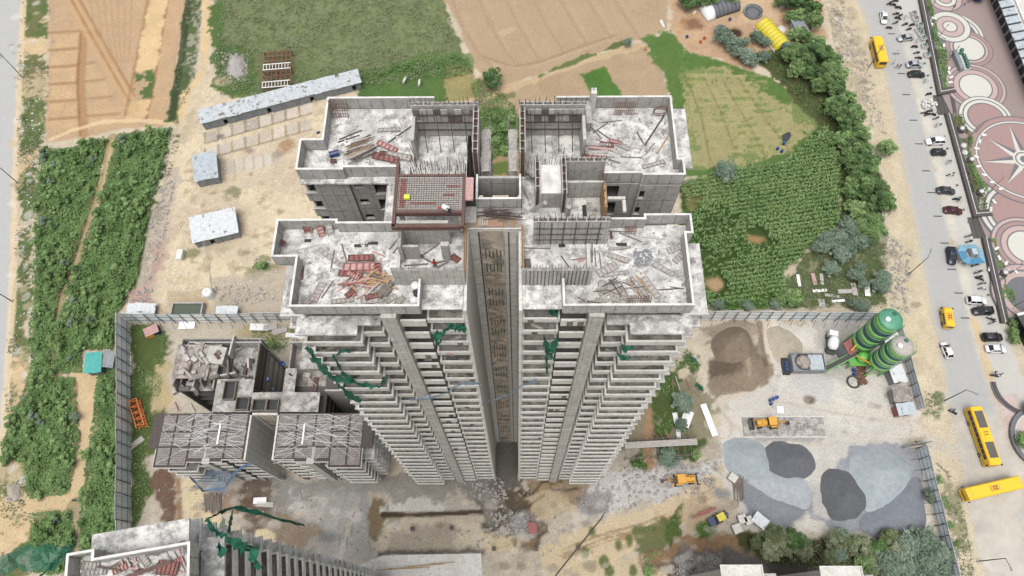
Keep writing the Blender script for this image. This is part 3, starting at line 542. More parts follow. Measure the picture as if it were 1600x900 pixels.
def tower(name, label, cat, loc, rz, top, nf, halves=(-1, 1), rear=True, first=1, recess=True, yard=30.0):
    T = thing(name, label, cat, loc, rz)
    zb = max(0.0, top-3.0*nf-3.2)
    for s in halves:
        for bn, u0, u1, y0, yb, h, sd_ in BAYS:
            if s < 0: u0, u1, sd_ = -u1, -u0, sd_[::-1]
            me = tray(u0, u1, y0, yb, h, sd_).mesh('balcony', [M['dark' if bn == 'B' else 'bfloor'], M['ledge']])  # bay B gets a darker floor that paints in its deep, shaded gap
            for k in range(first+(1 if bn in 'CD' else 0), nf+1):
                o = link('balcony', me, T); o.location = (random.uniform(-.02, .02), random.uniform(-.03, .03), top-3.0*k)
        # side ledges round the flank
        sx = (17.25, 19.6) if s > 0 else (-19.6, -17.25)
        me = tray(sx[0], sx[1], 24.6, 32.0, .12, (0, 0)).mesh('side_ledge', [M['slab'], M['ledge']])
        for k in range(1, nf+1): link('side_ledge', me, T).location = (0, 0, top-3.0*k)
        # wide wall pier between the bays, cast storey by storey
        px0, px1 = (8.42, 9.75) if s > 0 else (-9.75, -8.42)
        me = MB().box(px0, px1, 23.25, 26.2, .03, 2.97).mesh('wall_pier', [M['conc_lo']])
        for k in range(1, nf+1): link('wall_pier', me, T).location = (0, random.uniform(-.03, .03), top-3.0*k)
        MB().box(*sorted((s*2.3, s*2.6)), 23.95, 31.9, zb, top-.2).build('recess_wall', M['conc_p'], T)
        MB().box(*sorted((s*2.62, s*17.0)), 26.25, 26.5, zb+3, top-.2).build('back_wall', M['conc_lo'], T)
        MB().box(*sorted((s*17.0, s*17.22)), 24.4, 32.0, zb+3, top-.2).build('flank_wall', M['conc'], T)
        for q in (2.45, 6.1, 9.1, 12.2, 17.3):
            for yy in (24.2, 31): MB().box(s*q-.3, s*q+.3, yy, yy+.7, -2.5, zb+3.2).build('column', M['conc_lo'], T)
        if rear:
            b = MB()
            b.box(*sorted((s*2.62, s*(17.2 if s > 0 else 16.2))), 45.6, 45.85, zb, top-.2)
            b.build('rear_wall', M['conc'], T); MB().box(*sorted((s*(17.0 if s > 0 else 16.2), s*(17.2 if s > 0 else 16.4))), 40.9 if s < 0 else 37.1, 45.55, zb, top-.2).build('rear_wall', M['conc'], T)
    if recess:
        MB().box(-2.28, 2.28, 31.9, 32.3, zb-2, top-.2).build('recess_back_wall', M['conc_p'], T)
        b = MB(); b.box(-1.25, .85, 31.82, 31.897, 0, 2.94)
        me = b.mesh('formwork_strip', [M['strip']]); sl = MB()
        for i in range(5): sl.box(-.95+i*.36, -.95+i*.36+.13, 31.80, 31.818, .35+.2*(i % 2), 2.3-.25*(i % 3))
        sm = sl.mesh('slot', [M['dark']]); sm2 = sl.mesh('slot', [M['rust']])
        for k in range(1, nf+2):
            o = link('formwork_strip', me, T); o.location = (0, 0, top-3.0*k)
            if k % 3 != 1: link('slot', sm if k % 4 else sm2, o).location = (0, 0, 0)
        for s in (-1, 1): MB().box(*sorted((s*1.33, s*1.43)), 31.80, 31.895, zb, top-.3).build('guide_rail', M['steel'], T)
    b = MB()
    fr = [(-17, 26.6), (-2.7, 26.6), (-2.7, 32.35), (2.7, 32.35), (2.7, 26.6), (17, 26.6), (17, 32), (10, 32.0), (10, 37.2), (17.7, 37.2), (17.7, 45.5), (2.7, 45.5), (2.7, 37), (-2.7, 37), (-2.7, 45.5), (-16, 45.5), (-16, 40.9), (-18.2, 40.9), (-18.2, 38.0), (-10, 38.0), (-10, 32), (-17, 32)]
    if not rear: fr = [(-17, 26.6), (17, 26.6), (17, 36), (-17, 36)]
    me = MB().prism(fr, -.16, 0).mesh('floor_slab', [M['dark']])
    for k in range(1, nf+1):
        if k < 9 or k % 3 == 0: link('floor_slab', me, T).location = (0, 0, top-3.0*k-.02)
    return T
XM = -2.1
T1 = tower('unfinished_tower', 'tall bare concrete tower at the centre with four roof terraces and open balconies', 'tower', (XM, 0, 0), 0, 90.0, 29)
def w2l(p): return (p[0]-XM, p[1]) if len(p) == 2 else (p[0]-XM, p[1], p[2])
# ---- roof slabs
b = MB(); front = lambda s: [(s*2.62, 24.02), (s*6.2, 24.02), (s*6.2, 23.66), (s*17.2, 23.66), (s*17.2, 28.4 if s < 0 else 30.6), (s*(19.5 if s < 0 else 17.8), 28.4 if s < 0 else 30.6), (s*(19.5 if s < 0 else 17.8), 32.3), (s*2.62, 32.3)]
for s in (-1, 1):
    MB().prism(front(s), 89.8, 90.0).build('roof_slab', M['slab'], T1)
    xo = 18.45 if s < 0 else 17.75; xi = 16.4 if s < 0 else 17.2
    MB().prism([(s*2.62, 32.32), (s*10.0, 32.32), (s*10.0, 37.0), (s*xo, 37.0), (s*xo, 41.0 if s < 0 else 38.6), (s*xi, 41.0 if s < 0 else 38.6), (s*xi, 45.85), (s*2.62, 45.85)], 89.79, 89.99).build('roof_slab', M['slab'], T1)
    # solid chajja slabs above the top balconies
    MB().prism([(s*10.3, 24.6), (s*10.3, 23.7), (s*12.35, 23.7), (s*12.35, 22.75), (s*17.95, 22.75), (s*17.95, 24.6)], 86.85, 87.15).build('canopy_slab', M['slab'], T1)
    MB().prism([(s*16.2, 40.0), (s*(19.6 if s > 0 else 16.9), 40.0), (s*(19.6 if s > 0 else 16.9), 47.3), (s*9, 47.3), (s*9, 45.9), (s*16.2, 45.9)], 87.6, 87.85).build('canopy_slab', M['slab'], T1)
MB().prism([(-2.6, 32.0), (2.6, 32.0), (2.6, 34.2), (-2.6, 34.2)], 89.78, 89.98).build('bridge_slab', M['floor'], T1)
MB().box(-2.6, 2.6, 31.86, 31.98, 89.4, 90.25).build('bridge_edge', M['ledge'], T1)
Z1 = 91.6
parapet(T1, [w2l(p) for p in [(3.95, 26.2), (3.95, 23.62), (15.1, 23.62), (15.1, 30.6), (15.75, 30.6), (15.75, 32.6), (11.5, 32.6), (11.5, 32.2), (8.25, 32.2)]][::1], 90.0, Z1)
parapet(T1, [w2l(p) for p in [(-10.7, 31.9), (-16.1, 31.9), (-16.1, 32.2), (-21.6, 32.2), (-21.6, 28.4), (-19.4, 28.4), (-19.4, 23.62), (-8.3, 23.62), (-8.3, 26.2)]], 90.0, Z1)
parapet(T1, [w2l(p) for p in [(7.95, 36.95), (11.7, 36.95), (11.7, 36.75), (15.7, 36.75), (15.7, 38.6), (15.2, 38.6), (15.2, 45.9), (4.0, 45.9)]], 90.0, Z1)
parapet(T1, [w2l(p) for p in [(-8.0, 45.95), (-18.5, 45.95), (-18.5, 41.0), (-20.6, 41.0), (-20.6, 37.5), (-16.15, 37.5), (-16.15, 37.75), (-10.85, 37.75)]], 90.0, Z1)
parapet(T1, [w2l(p) for p in [(-3.7, 36.9), (-3.7, 34.2), (.45, 34.2), (.45, 36.9)]], 89.0, Z1)
MB().box(-1.55, 2.5, 36.85, 37.1, 88, 91.0).build('lintel_wall', M['conc'], T1)
MB().box(-1.5, 2.5, 34.5, 36.8, 86.5, 86.8).build('shaft_floor', M['dark'], T1)
# face walls of the rear wings, with window openings
def face_wall(x0, x1, y, wins):
    hs = []
    for k in range(1, 9):
        for (a, bb, c, d) in wins: hs.append((a-XM, bb-XM, c-3.0*(k-1), d-3.0*(k-1)))
    wall_holes(MB(), x0-XM, x1-XM, 0, 89.8, y, y+.22, hs).build('face_wall', M['conc'], T1)
    for k in range(1, 6):
        for (a, bb, c, d) in wins: MB().box(a-XM-.06, bb-XM+.06, y-.07, y-.004, c-3.0*(k-1)-.09, c-3.0*(k-1)-.01).build('window_sill', M['ledge'], T1)
def px_win(q, y): a = UY(q[0], q[3], y); c = UY(q[2], q[1], y); dx_ = (c[0]-a[0])*.14; return (a[0]-dx_, c[0]+dx_, a[2]-.1, c[2]+.15)
face_wall(11.72, 15.7, 36.75, [px_win((998, 300, 1007, 309), 36.75)])
face_wall(7.9, 11.70, 36.95, [px_win((947, 292, 966, 310), 36.95)])
face_wall(-20.6, -16.17, 37.5, [px_win((479, 290, 489, 300), 37.5)])
face_wall(-16.15, -10.85, 37.75, [px_win((556, 287, 565, 292), 37.75), px_win((592, 287, 617, 302), 37.75)])
for s in (-1, 1): MB().box(*sorted((s*10.0, s*10.2)), 32.3, 36.9, 0, 89.75).build('core_wall', M['conc_lo'], T1)
MB().box(-18.46, -18.24, 37.75, 41.0, 0, 89.7).build('flank_wall', M['conc'], T1)
# lift and stair rooms on the roof
def box_w(x0, x1, y0, y1, z0, z1, nm='room_wall', mt='conc_lo'): return MB().box(x0-XM, x1-XM, y0, y1, z0, z1).build(nm, M[mt], T1)
box_w(.45, 6.5, 26.3, 26.55, 90, 93); starters(T1, .45-XM, 6.4-XM, 26.42, 26.42, 92.9, 1.1, .25)
b = MB()
for i in range(17): b.box(.8-XM+i*.33, .8-XM+i*.33+.05, 26.24, 26.297, 90.1, 92.9)
b.build('shutter_batten', M['steel'], T1)
box_w(-10.7, -4.5, 26.35, 26.6, 90, 93); starters(T1, -10.7-XM, -4.6-XM, 26.47, 26.47, 92.9, .5, .5)
for x0 in (.45, -4.72): box_w(x0, x0+.22, 26.65, 31.9, 90, 90.9, 'kerb_wall', 'wood'); starters(T1, x0+.1-XM, x0+.1-XM, 26.8, 31.6, 90.8, .7, .3, .025, mat='rust')
for x0 in (6.3, -10.7): box_w(x0, x0+.3, 26.7, 30.2, 90, 90.45, 'low_beam', 'ledge')
formwall(T1, 1.5-XM, 8.1-XM, 30.4, 30.85, 90, 94)
box_w(-10.3, -5.9, 30.45, 30.75, 90, 93.8); box_w(-10.3, -10.0, 28.6, 30.4, 90, 93.0); box_w(-6.6, -5.9, 28.9, 29.3, 90, 92.6); box_w(-10.25, -8.6, 28.9, 29.1, 90, 92.4, 'shutter_panel', 'pale')
b = MB()
for i in range(6):
    b.box(2.0-XM+i*1.05, 2.06-XM+i*1.05, 30.3, 30.36, 90, 94)
for z in (91, 92, 93): b.box(1.6-XM, 7.6-XM, 30.24, 30.3, z, z+.07)
b.build('shutter_frame', M['steel'], T1)
# R2 and L2 formed rooms
for (xa, xb, sg) in ((.35, 6.5, 1), (-9.75, -3.45, -1)):
    box_w(xa, xb, 42.45, 42.65, 90, 92.2); formwall(T1, xa-XM, xb-XM, 42.7, 43.1, 90, 94.2, bars=True)
    for j in range(2):
        for i in range(9):
            if random.random() < .88: MB().box(xa-XM+.1+i*.66, xa-XM+.1+i*.66+.6, 42.38-random.uniform(0, .05), 42.44, 92.25+j*.95, 93.12+j*.95).build('shutter_panel', M[random.choice(['pale', 'woodg', 'conc', 'conc_lo', 'dark'])], T1)
    b = MB()
    for z in (91.2, 92.3, 93.4): b.box(xa-XM+.3, xb-XM-.3, 42.18, 42.28, z, z+.09)
    for i in range(4): b.beam((xa-XM+1+i*1.3, 42.3, 93.8), (xa-XM+1+i*1.3+.2, 40.4, 90.1), .07)
    b.build('shutter_prop', M['steel'], T1)
    xo = xa if sg > 0 else xb-.5
    formwall(T1, xo-XM, xo+.5-XM, 37.6, 42.6, 87, 94); 
    xi = xb-.3 if sg > 0 else xa
    box_w(xi, xi+.3, 39.6, 42.4, 90, 93.2); starters(T1, xi+.15-XM, xi+.15-XM, 38.2, 42.3, 90, 2.8, .3, .025, mat='rust')
    starters(T1, xa-XM, xb-XM, 38.4, 38.4, 90, 2.0, .22, .025, mat='rust'); starters(T1, xa-XM, xb-XM, 37.3, 37.3, 90, 1.4, .22, .025)
    b = MB()                                         # bamboo work platforms hung on the inner face
    xs = xo-1.1 if sg > 0 else xo+.65
    for z in (86, 88.5, 91): b.box(xs-XM, xs-XM+.9, 37.6, 42.4, z, z+.08)
    for yy in (37.7, 40, 42.3):
        for q in (.05, .85): b.cyl((xs-XM+q, yy, 84), (xs-XM+q, yy, 93), .05, .05, 5)
    b.build('work_platform', M['pale'], T1)
# white capped water-tank room and stairs
WR = UV([(843, 257), (876, 257), (876, 302), (843, 302)], 92.5); x0, x1, y0, y1 = WR[0][0], WR[1][0], WR[2][1], WR[0][1]
box_w(x0, x1, y0, y1, 90, 92.4); box_w(x0+.02, x1-.02, y0+.02, y1-.02, 92.41, 92.5, 'white_lid', 'cap')
formwall(T1, x0-.42-XM, x0-.01-XM, y0, y1+.4, 90, 93.0); formwall(T1, x1+.01-XM, x1+.42-XM, y0-.6, y1+.5, 90, 93.4); formwall(T1, x1+.5-XM, 8.2-XM, y1-.1, y1+.35, 90, 93)
box_w(x1+.5, 8.1, 35.3, 35.5, 88, 92.6); box_w(7.85, 8.1, 32.6, 35.2, 90, 92.8, 'room_wall', 'wood'); starters(T1, 7.9-XM, 7.9-XM, 32.6, 36.6, 92, 1.5, .25, .03, mat='rust')
st = MB()
for i in range(9): st.box(x1+.55-XM, x1+2.0-XM, 34.9-i*.27-.27, 34.9-i*.27, 89.6-i*.17-.3, 89.6-i*.17)
st.build('stair_flight', M['floor'], T1); box_w(x1+2.5, 7.8, 32.5, 35.2, 89.95, 90.2, 'landing', 'floor'); box_w(x1+2.05, x1+2.45, 32.6, 34.5, 90.01, 90.03, 'stair_well_shade', 'black')  # stair well is a black plate, its shade put into the colour
formwall(T1, 1.6-XM, 7.7-XM, 31.45, 31.85, 90, 91.2); box_w(8.3, 9.9, 34.0, 34.25, 91.6, 91.9, 'loose_lintel', 'ledge'); box_w(9.6, 9.9, 31.8+.9, 33.9, 91.6, 91.9, 'loose_lintel', 'ledge')
b = MB(); b.beam((1.4-XM, 33.9, 90), (2.6-XM, 33.2, 92.6), .3); b.cyl((4.7-XM, 33.0, 90), (4.7-XM, 33.0, 92.2), .22, .22, 8); b.beam((.9-XM, 38.2, 90), (1.6-XM, 36.6, 91.8), .25); b.beam((.8-XM, 36.2, 90), (1.3-XM, 34.2, 91.4), .25); b.build('raking_prop', M['pale'], T1)
MB().box(6.0-XM+.8, 6.0-XM+1.35, 42.9, 45.6, 90, 91.3).build('stub_column', M['conc'], T1); MB().box(7.2-XM, 7.75-XM, 44.9, 45.6, 90, 93.2).build('stub_column', M['ledge'], T1); starters(T1, 7.2-XM, 7.7-XM, 45.3, 45.3, 93.1, .8, .15)
# raised machine-room deck with rebar mat
DX0, DX1, DY0, DY1, DZ = -10.4, -4.75, 31.6, 35.05, 94.0
box_w(DX0, DX1, DY0, DY1, DZ-.25, DZ, 'deck_slab', 'pale')
b = MB()
for i in range(int((DX1-DX0)/.22)): b.beam((DX0+.1+i*.22-XM, DY0-.1, DZ+.06), (DX0+.1+i*.22-XM, DY1+.1, DZ+.06), .03)
for i in range(int((DY1-DY0)/.22)): b.beam((DX0-XM, DY0+.1+i*.22, DZ+.095), (DX1-XM, DY0+.1+i*.22, DZ+.095), .03)
b.build('rebar_mat', M['steel'], T1)
for nm, q in (('edge_beam', (DX0-.3, DX0-.02, DY0-1.6, DY1+1.6)), ('edge_beam', (DX1+.02, DX1+.28, DY0-1.6, DY1+.3)), ('edge_beam', (DX0, DX1, DY0-.3, DY0-.02)), ('edge_beam', (DX0, DX1, DY1+.02, DY1+.22)), ('edge_beam', (DX0-.3, DX1, DY0-1.7, DY0-1.4))): box_w(*q, DZ-.45, DZ+.12, nm, 'maroon')
for q in ((-10.2, -9.7, 31.9, 34.9), (-9.2, -7, 32.25, 32.45), (-6.4, -5.4, 33.1, 33.25), (-6.1, -4.9, 34.0, 34.12)): box_w(q[0], q[1], q[2], q[3], DZ+.002, DZ+.04, 'shutter_board', 'red')
RB = UV([(725, 277), (740, 277), (740, 312), (725, 312)], 94); box_w(RB[0][0], RB[1][0], RB[2][1], RB[0][1], 93.8, 94.0, 'shutter_board', 'pink')
for x in (DX0+.1, DX1-.4):
    for y in (DY0, DY1-.4): box_w(x, x+.35, y, y+.35, 90, DZ-.3, 'column', 'conc_lo')
box_w(-9.9, -5.6, 35.6, 35.85, 90, 92.6); box_w(-9.9, -9.7, 35.9, 37.2, 90, 92.6); box_w(-5.8, -5.6, 35.9, 37.2, 90, 92.6); starters(T1, -10.4-XM, -4.2-XM, 37.4, 37.4, 90, 2.2, .3, .03)
box_w(DX0-.2, DX1, 30.85, 31.3, 91.8, 92.2, 'cross_beam', 'ledge')
def zig(par):                                        # loose bars on the bridge
    b = MB()
    for i in range(26): x = random.uniform(-1.0, 2.0); y = 33.3+random.uniform(-.5, .5); a = random.uniform(-.2, .2); b.beam((x-1.2*math.cos(a), y-1.2*math.sin(a), 90.05+random.random()*.4), (x+1.2*math.cos(a), y+1.2*math.sin(a), 90.05+random.random()*.4), .05)
    return b.build('rebar_bundle', M['steel'], par)
zig(T1)
for q in ((725, 327, 745, 352, 'pale', .5), (746, 343, 763, 353, 'ledge', .1), (764, 344, 786, 355, 'pink', .1)):
    P_ = UV([(q[0], q[3]), (q[2], q[1])], 90); box_w(P_[0][0], P_[1][0], P_[0][1], P_[1][1], 90.0, 90.0+q[5], 'shutter_board', q[4])
b = MB()
for i in range(22): b.box(-2.5+i*.22, -2.5+i*.22+.09, 32.0, 33.0, 90.26, 90.3)
b.build('timber_batten', M['wood'], T1)
MB().box(-19.3-2.0-XM, -19.42-XM, 25.4, 28.3, 86.9, 87.2).build('side_ledge', M['floor'], T1); MB().box(-21.3-XM, -19.45-XM, 24.9, 27.6, 84.2, 85.0).build('side_ledge', M['conc'], T1)
# ------------------------------------------------------------------ second, low tower
T2Z = 23.0; X2 = -45.0
T2 = tower('low_unfinished_tower', 'lower unfinished tower left of the tall one, rebar mats and white conduits on its decks', 'tower', (X2, 0, 0), 0, T2Z, 6)
mesh_b = M['woodg']
def deck_panel(x0, x1, y0, y1, z):
    o = MB().box(x0, x1, y0, y1, z-.12, z).build('deck_panel', M['deckm'], T2); b = MB(); x = x0+.1
    while x < x1-.05: b.beam((x, y0+.03, z+.05), (x, y1-.03, z+.05), .035); x += .3
    y = y0+.12
    while y < y1-.05: b.beam((x0+.03, y, z+.09), (x1-.03, y, z+.09), .035); y += .3
    b.build('rebar_mat', M['matbar'], o)
M['browndk'] = mat_plain('dark_brown_beam_form', C(88, 78, 74), .85, var=.3); M['deckm'] = mat_plain('stained_ply_deck', C(136, 128, 123), .85, var=.45, sc=.9); M['matbar'] = mat_plain('pale_rebar', C(206, 198, 192), .6, .2, var=.3)
for s in (-1, 1):
    MB().prism([(s*2.62, 24.0), (s*6.2, 24.0), (s*6.2, 23.6), (s*9.9, 23.4), (s*12, 23.6), (s*12.3, 22.6), (s*18, 22.6), (s*18, 26), (s*19.6, 26), (s*19.6, 32.2), (s*2.62, 32.2)], T2Z-.5, T2Z-.14).build('deck_slab', M['browndk'], T2)
    us = [2.7, 6.1, 9.4, 12.4, 15.4, 17.9]; vs = [24.1, 26.2, 28.9, 32.0]
    for i in range(5):
        for j in range(3):
            a, bb = sorted((s*(us[i]+.17), s*(us[i+1]-.17))); deck_panel(a, bb, vs[j]+.15-(1.2 if (i > 2 and j == 0) else 0), vs[j+1]-.17, T2Z+random.uniform(-.05, .05))
    a, bb = sorted((s*18.1, s*19.5)); deck_panel(a, bb, 26.2, 31.9, T2Z-.3)
    b = MB()                                         # white conduits snaking over the mat
    for k in range(70):
        cx, cy = s*random.choice([6, 7.5, 9, 13.5]), random.uniform(25.5, 31.5); a = random.uniform(-.7, .7)+random.choice([0, math.pi]); L = random.uniform(2.5, 7); cv = random.uniform(-.1, .1); pts = []
        for q in range(7):
            px_, py_ = min(max(cx, -17.6), 17.6), min(max(cy, 23.3), 31.9)
            if s*px_ < 2.8: px_ = s*2.8
            pts.append((px_, py_, T2Z+.14+.03*(k % 3))); cx += L/6*math.cos(a); cy += L/6*math.sin(a); a += cv
        b.tube(pts, .026, 4)
    b.build('conduit', M['white'], T2)
    MB().box(*sorted((s*7.3, s*7.6)), 26.6, 30.2, T2Z+.15, T2Z+.3).build('white_duct', M['white'], T2)
    ribbon_wall(MB(), [(s*2.62, 23.9), (s*6.2, 23.9), (s*6.2, 23.5), (s*12.2, 23.5), (s*12.2, 22.5), (s*18.1, 22.5), (s*18.1, 25.9)][::s], T2Z-.4, T2Z+.12, .1).build('edge_shutter', M['ledge'], T2)
starters(T2, -2.6, 2.6, 32.4, 32.4, T2Z, .8, .3)
# cross slab, shafts and the weathered rear wings
MB().prism([(-9.5, 32.4), (9.5, 32.4), (9.5, 36.0), (4.8, 36.0), (4.8, 40.5), (2.7, 40.5), (2.7, 36.0), (-2.7, 36), (-2.7, 38.5), (-9.5, 38.5)], T2Z-.2, T2Z+.0).build('cross_slab', M['floor'], T2)
for q in ((-5.0, -2.9, 32.7, 34.8), (-2.0, .2, 32.55, 34.4), (.5, 2.4, 32.55, 34.4), (-7.6, -5.7, 34.6, 37.8)):
    o = MB().box(q[0], q[1], q[2], q[3], T2Z+.01, T2Z+.05).build('shaft_opening_shade', M['black'], T2)  # black plate on the slab, painting the darkness of an open shaft
    b = MB(); b.box(q[0]-.15, q[0], q[2], q[3], T2Z+.01, T2Z+.9); b.box(q[1], q[1]+.15, q[2], q[3], T2Z+.01, T2Z+.9); b.box(q[0]-.15, q[1]+.15, q[2]-.15, q[2]-.004, T2Z+.01, T2Z+.9); b.box(q[0]-.15, q[1]+.15, q[3]+.004, q[3]+.15, T2Z+.01, T2Z+.9); b.build('shaft_rim', M['woodg'], o)
MB().prism([(-17.6, 37.2), (-3.0, 37.2), (-3.0, 46.5), (-17.6, 46.5)], T2Z-3.3, T2Z-3.0).build('rear_slab', M['floor'], T2)
MB().prism([(-18.0, 38.7), (-9.8, 38.7), (-9.8, 45.2), (-18.0, 45.2)], T2Z-.3, T2Z-.05).build('rear_slab', M['old'], T2)
for k in range(13):
    x = random.uniform(-17.5, -4); y = random.uniform(38, 45.5); a = random.uniform(-.3, .3); L = random.uniform(1.2, 4.0)
    MB().obox((x, y, T2Z-.9+random.uniform(0, .7)), (random.choice([.25, .3, L]), L if random.random() < .5 else .3, 2.0), Matrix.Rotation(a, 3, 'Z')).build('half_cast_wall', M[random.choice(['old', 'conc_lo', 'woodg', 'floor'])], T2)
for k in range(7):                                   # stepped, sagging form sheets
    y = 37.4+k*.9; MB().obox((-16.3+k*1.1, y, T2Z-2.2+k*.12), (1.6, .8, .12), Matrix.Rotation(.35, 3, 'Y')).build('form_sheet', M['pale' if k % 2 else 'woodg'], T2)
MB().prism([(3.2, 38.0), (9.5, 38.0), (9.5, 46.3), (3.2, 46.3)], T2Z-3.2, T2Z-3.0).build('rear_slab', M['old'], T2); MB().box(10.0, 16.5, 36.5, 36.8, 2, T2Z-1).build('half_cast_wall', M['conc_lo'], T2)
MB().prism([(5.2, 40.4), (10.2, 40.4), (10.2, 45.8), (5.2, 45.8)], T2Z-.25, T2Z-.05).build('rear_slab', M['floor'], T2)
for q in ((-17.8, -17.5, 37.2, 46.4), (-3.2, -2.95, 37.2, 46.4), (2.95, 3.2, 37, 46.4), (-17.6, -3, 46.4, 46.6)): MB().box(q[0], q[1], q[2], q[3], 2, T2Z-.5).build('rear_wall', M['conc_lo'], T2)
b = MB()
for i in range(34): b.box(-2.93, -2.75, 37.3+i*.27, 37.3+i*.27+.1, T2Z-5, T2Z-.3)
b.build('shutter_batten', M['woodg'], T2)
# ------------------------------------------------------------------ third tower, lower left corner
A3 = math.radians(99.5); lx, ly = 17.2, 23.62; wx, wy = U(297, 846, 91.6)
T3 = tower('corner_tower', 'unfinished concrete tower cut off by the lower left corner with a littered roof', 'tower', (wx-(lx*math.cos(A3)-ly*math.sin(A3)), wy-(lx*math.sin(A3)+ly*math.cos(A3)), 0), A3, 90.0, 29, halves=(1,), rear=False, recess=False)
MB().prism([(2.62, 24.02), (6.2, 24.02), (6.2, 23.66), (17.2, 23.66), (17.2, 30.6), (17.8, 30.6), (17.8, 32.3), (2.62, 32.3)], 89.8, 90).build('roof_slab', M['slab'], T3)
MB().prism([(10.3, 24.6), (10.3, 23.7), (12.35, 23.7), (12.35, 22.75), (17.95, 22.75), (17.95, 24.6)], 86.85, 87.15).build('canopy_slab', M['slab'], T3)
MB().box(17.25, 19.3, 24.6, 32.0, 89.2, 89.5).build('canopy_slab', M['slab'], T3); parapet(T3, [(6.05, 26.2), (6.05, 23.62), (17.2, 23.62), (17.2, 30.6), (17.85, 30.6), (17.85, 32.6), (13.6, 32.6)], 90, Z1)
# ------------------------------------------------------------------ two roof tips at the lower edge
def tip(name, label, q, z):
    P_ = UV([(q[0], q[1]), (q[2], q[1])], z); x0, x1, y = P_[0][0], P_[1][0], P_[0][1]
    t = thing(name, label, 'building', ((x0+x1)/2, y-6, 0)); hw = (x1-x0)/2
    MB().box(-hw, hw, -8, 6, z-.25, z).build('roof_slab', M['ledge'], t); MB().box(-hw+.2, hw-.2, -8, 5.6, -2, z-.26).build('wall', M['conc'], t)
    ribbon_wall(MB(), [(-hw, -8), (-hw, 6), (hw, 6), (hw, -8)], z+.003, z+.3, .15).build('kerb', M['cap'], t)
    MB().box(hw+.1, hw+3.2, -8, 5.0, z-3.3, z-3).build('lower_slab', M['floor'], t); MB().box(hw+.2, hw+3.0, -8, 4.8, -2, z-3.32).build('lower_wall', M['dark'], t); return t
tip('unfinished_block', 'white topped block end at the lower edge left of the bamboo scaffold', (1126, 884, 1189, 900), 26); tip('unfinished_block', 'white topped block end at the lower edge right of the bamboo scaffold', (1281, 886, 1344, 900), 26)
# clutter standing on the balconies, patched panels and leftover shutter boards on the facade
for k in range(70):
    s = random.choice((-1, 1)); bn, u0, u1, y0, yb, h, _ = random.choice(BAYS); u = s*random.uniform(u0+.4, u1-.4); z = 90-3.0*random.randint(1 if bn in 'AB' else 2, 26); L = random.uniform(.3, 1.3)
    MB().obox((u, y0+random.uniform(.4, .8), z+.15), (L, random.uniform(.12, .4), random.uniform(.08, .3)), Matrix.Rotation(random.uniform(-.5, .5), 3, 'Z')).build('stored_board', M[random.choice(['woodg', 'pale', 'dark', 'dark', 'dark'])], T1)
for k in range(26):
    s = random.choice((-1, 1)); bn, u0, u1, y0, yb, h, _ = random.choice(BAYS[:2]); u = s*random.uniform(u0+.3, u1-.3); z = 90-3.0*random.randint(1, 24)
    MB().box(u-.25, u+.3, y0-.06, y0-.004, z+random.uniform(-.1, .1), z+h*.8).build('patch_board', M[random.choice(['pale', 'woodg', 'dark', 'pink', 'woodg'])], T1)
for s in (-1, 1):
    for q in (3.4, 5.2, 10.8, 14.0, 16.8): starters(T1, s*q, s*q+.4, 24.4 if abs(q) < 9 else 24.2, 24.4 if abs(q) < 9 else 24.2, 89.98 if abs(q) < 9 else 87.1, .3, .2)
for k in range(60):                                   # rough half-built odds and ends over the low tower's rear half
    x = random.choice([random.uniform(-17.5, -3.5), random.uniform(-17.5, -3.5), random.uniform(3.5, 16)]); y = random.uniform(36.6, 46); L = random.uniform(.4, 3.4); z = T2Z-.05 if (x < -9.8 and 38.7 < y < 45.2) else T2Z-3.0
    if x > 10: z = T2Z-7
    MB().obox((x, y, z+.2+.25*random.random()), (L, random.uniform(.12, .9), random.uniform(.06, .9)), Matrix.Rotation(random.choice([0, 1.57, .4, -.7, 2.3])+random.uniform(-.2, .2), 3, 'Z') @ Matrix.Rotation(random.uniform(-.25, .25), 3, 'X')).build('scrap_shutter', M[random.choice(['old', 'woodg', 'pale', 'maroon', 'conc_lo', 'dark', 'woodg'])], T2)
for k in range(7): MB().obox((-17.4+k*1.2, 38.2+(k % 3)*.8, T2Z-1.4), (.22, 2.6, 2.4), Matrix.Rotation(random.uniform(-.5, .5), 3, 'X')).build('leaning_shutter', M[random.choice(['old', 'woodg', 'pale'])], T2)
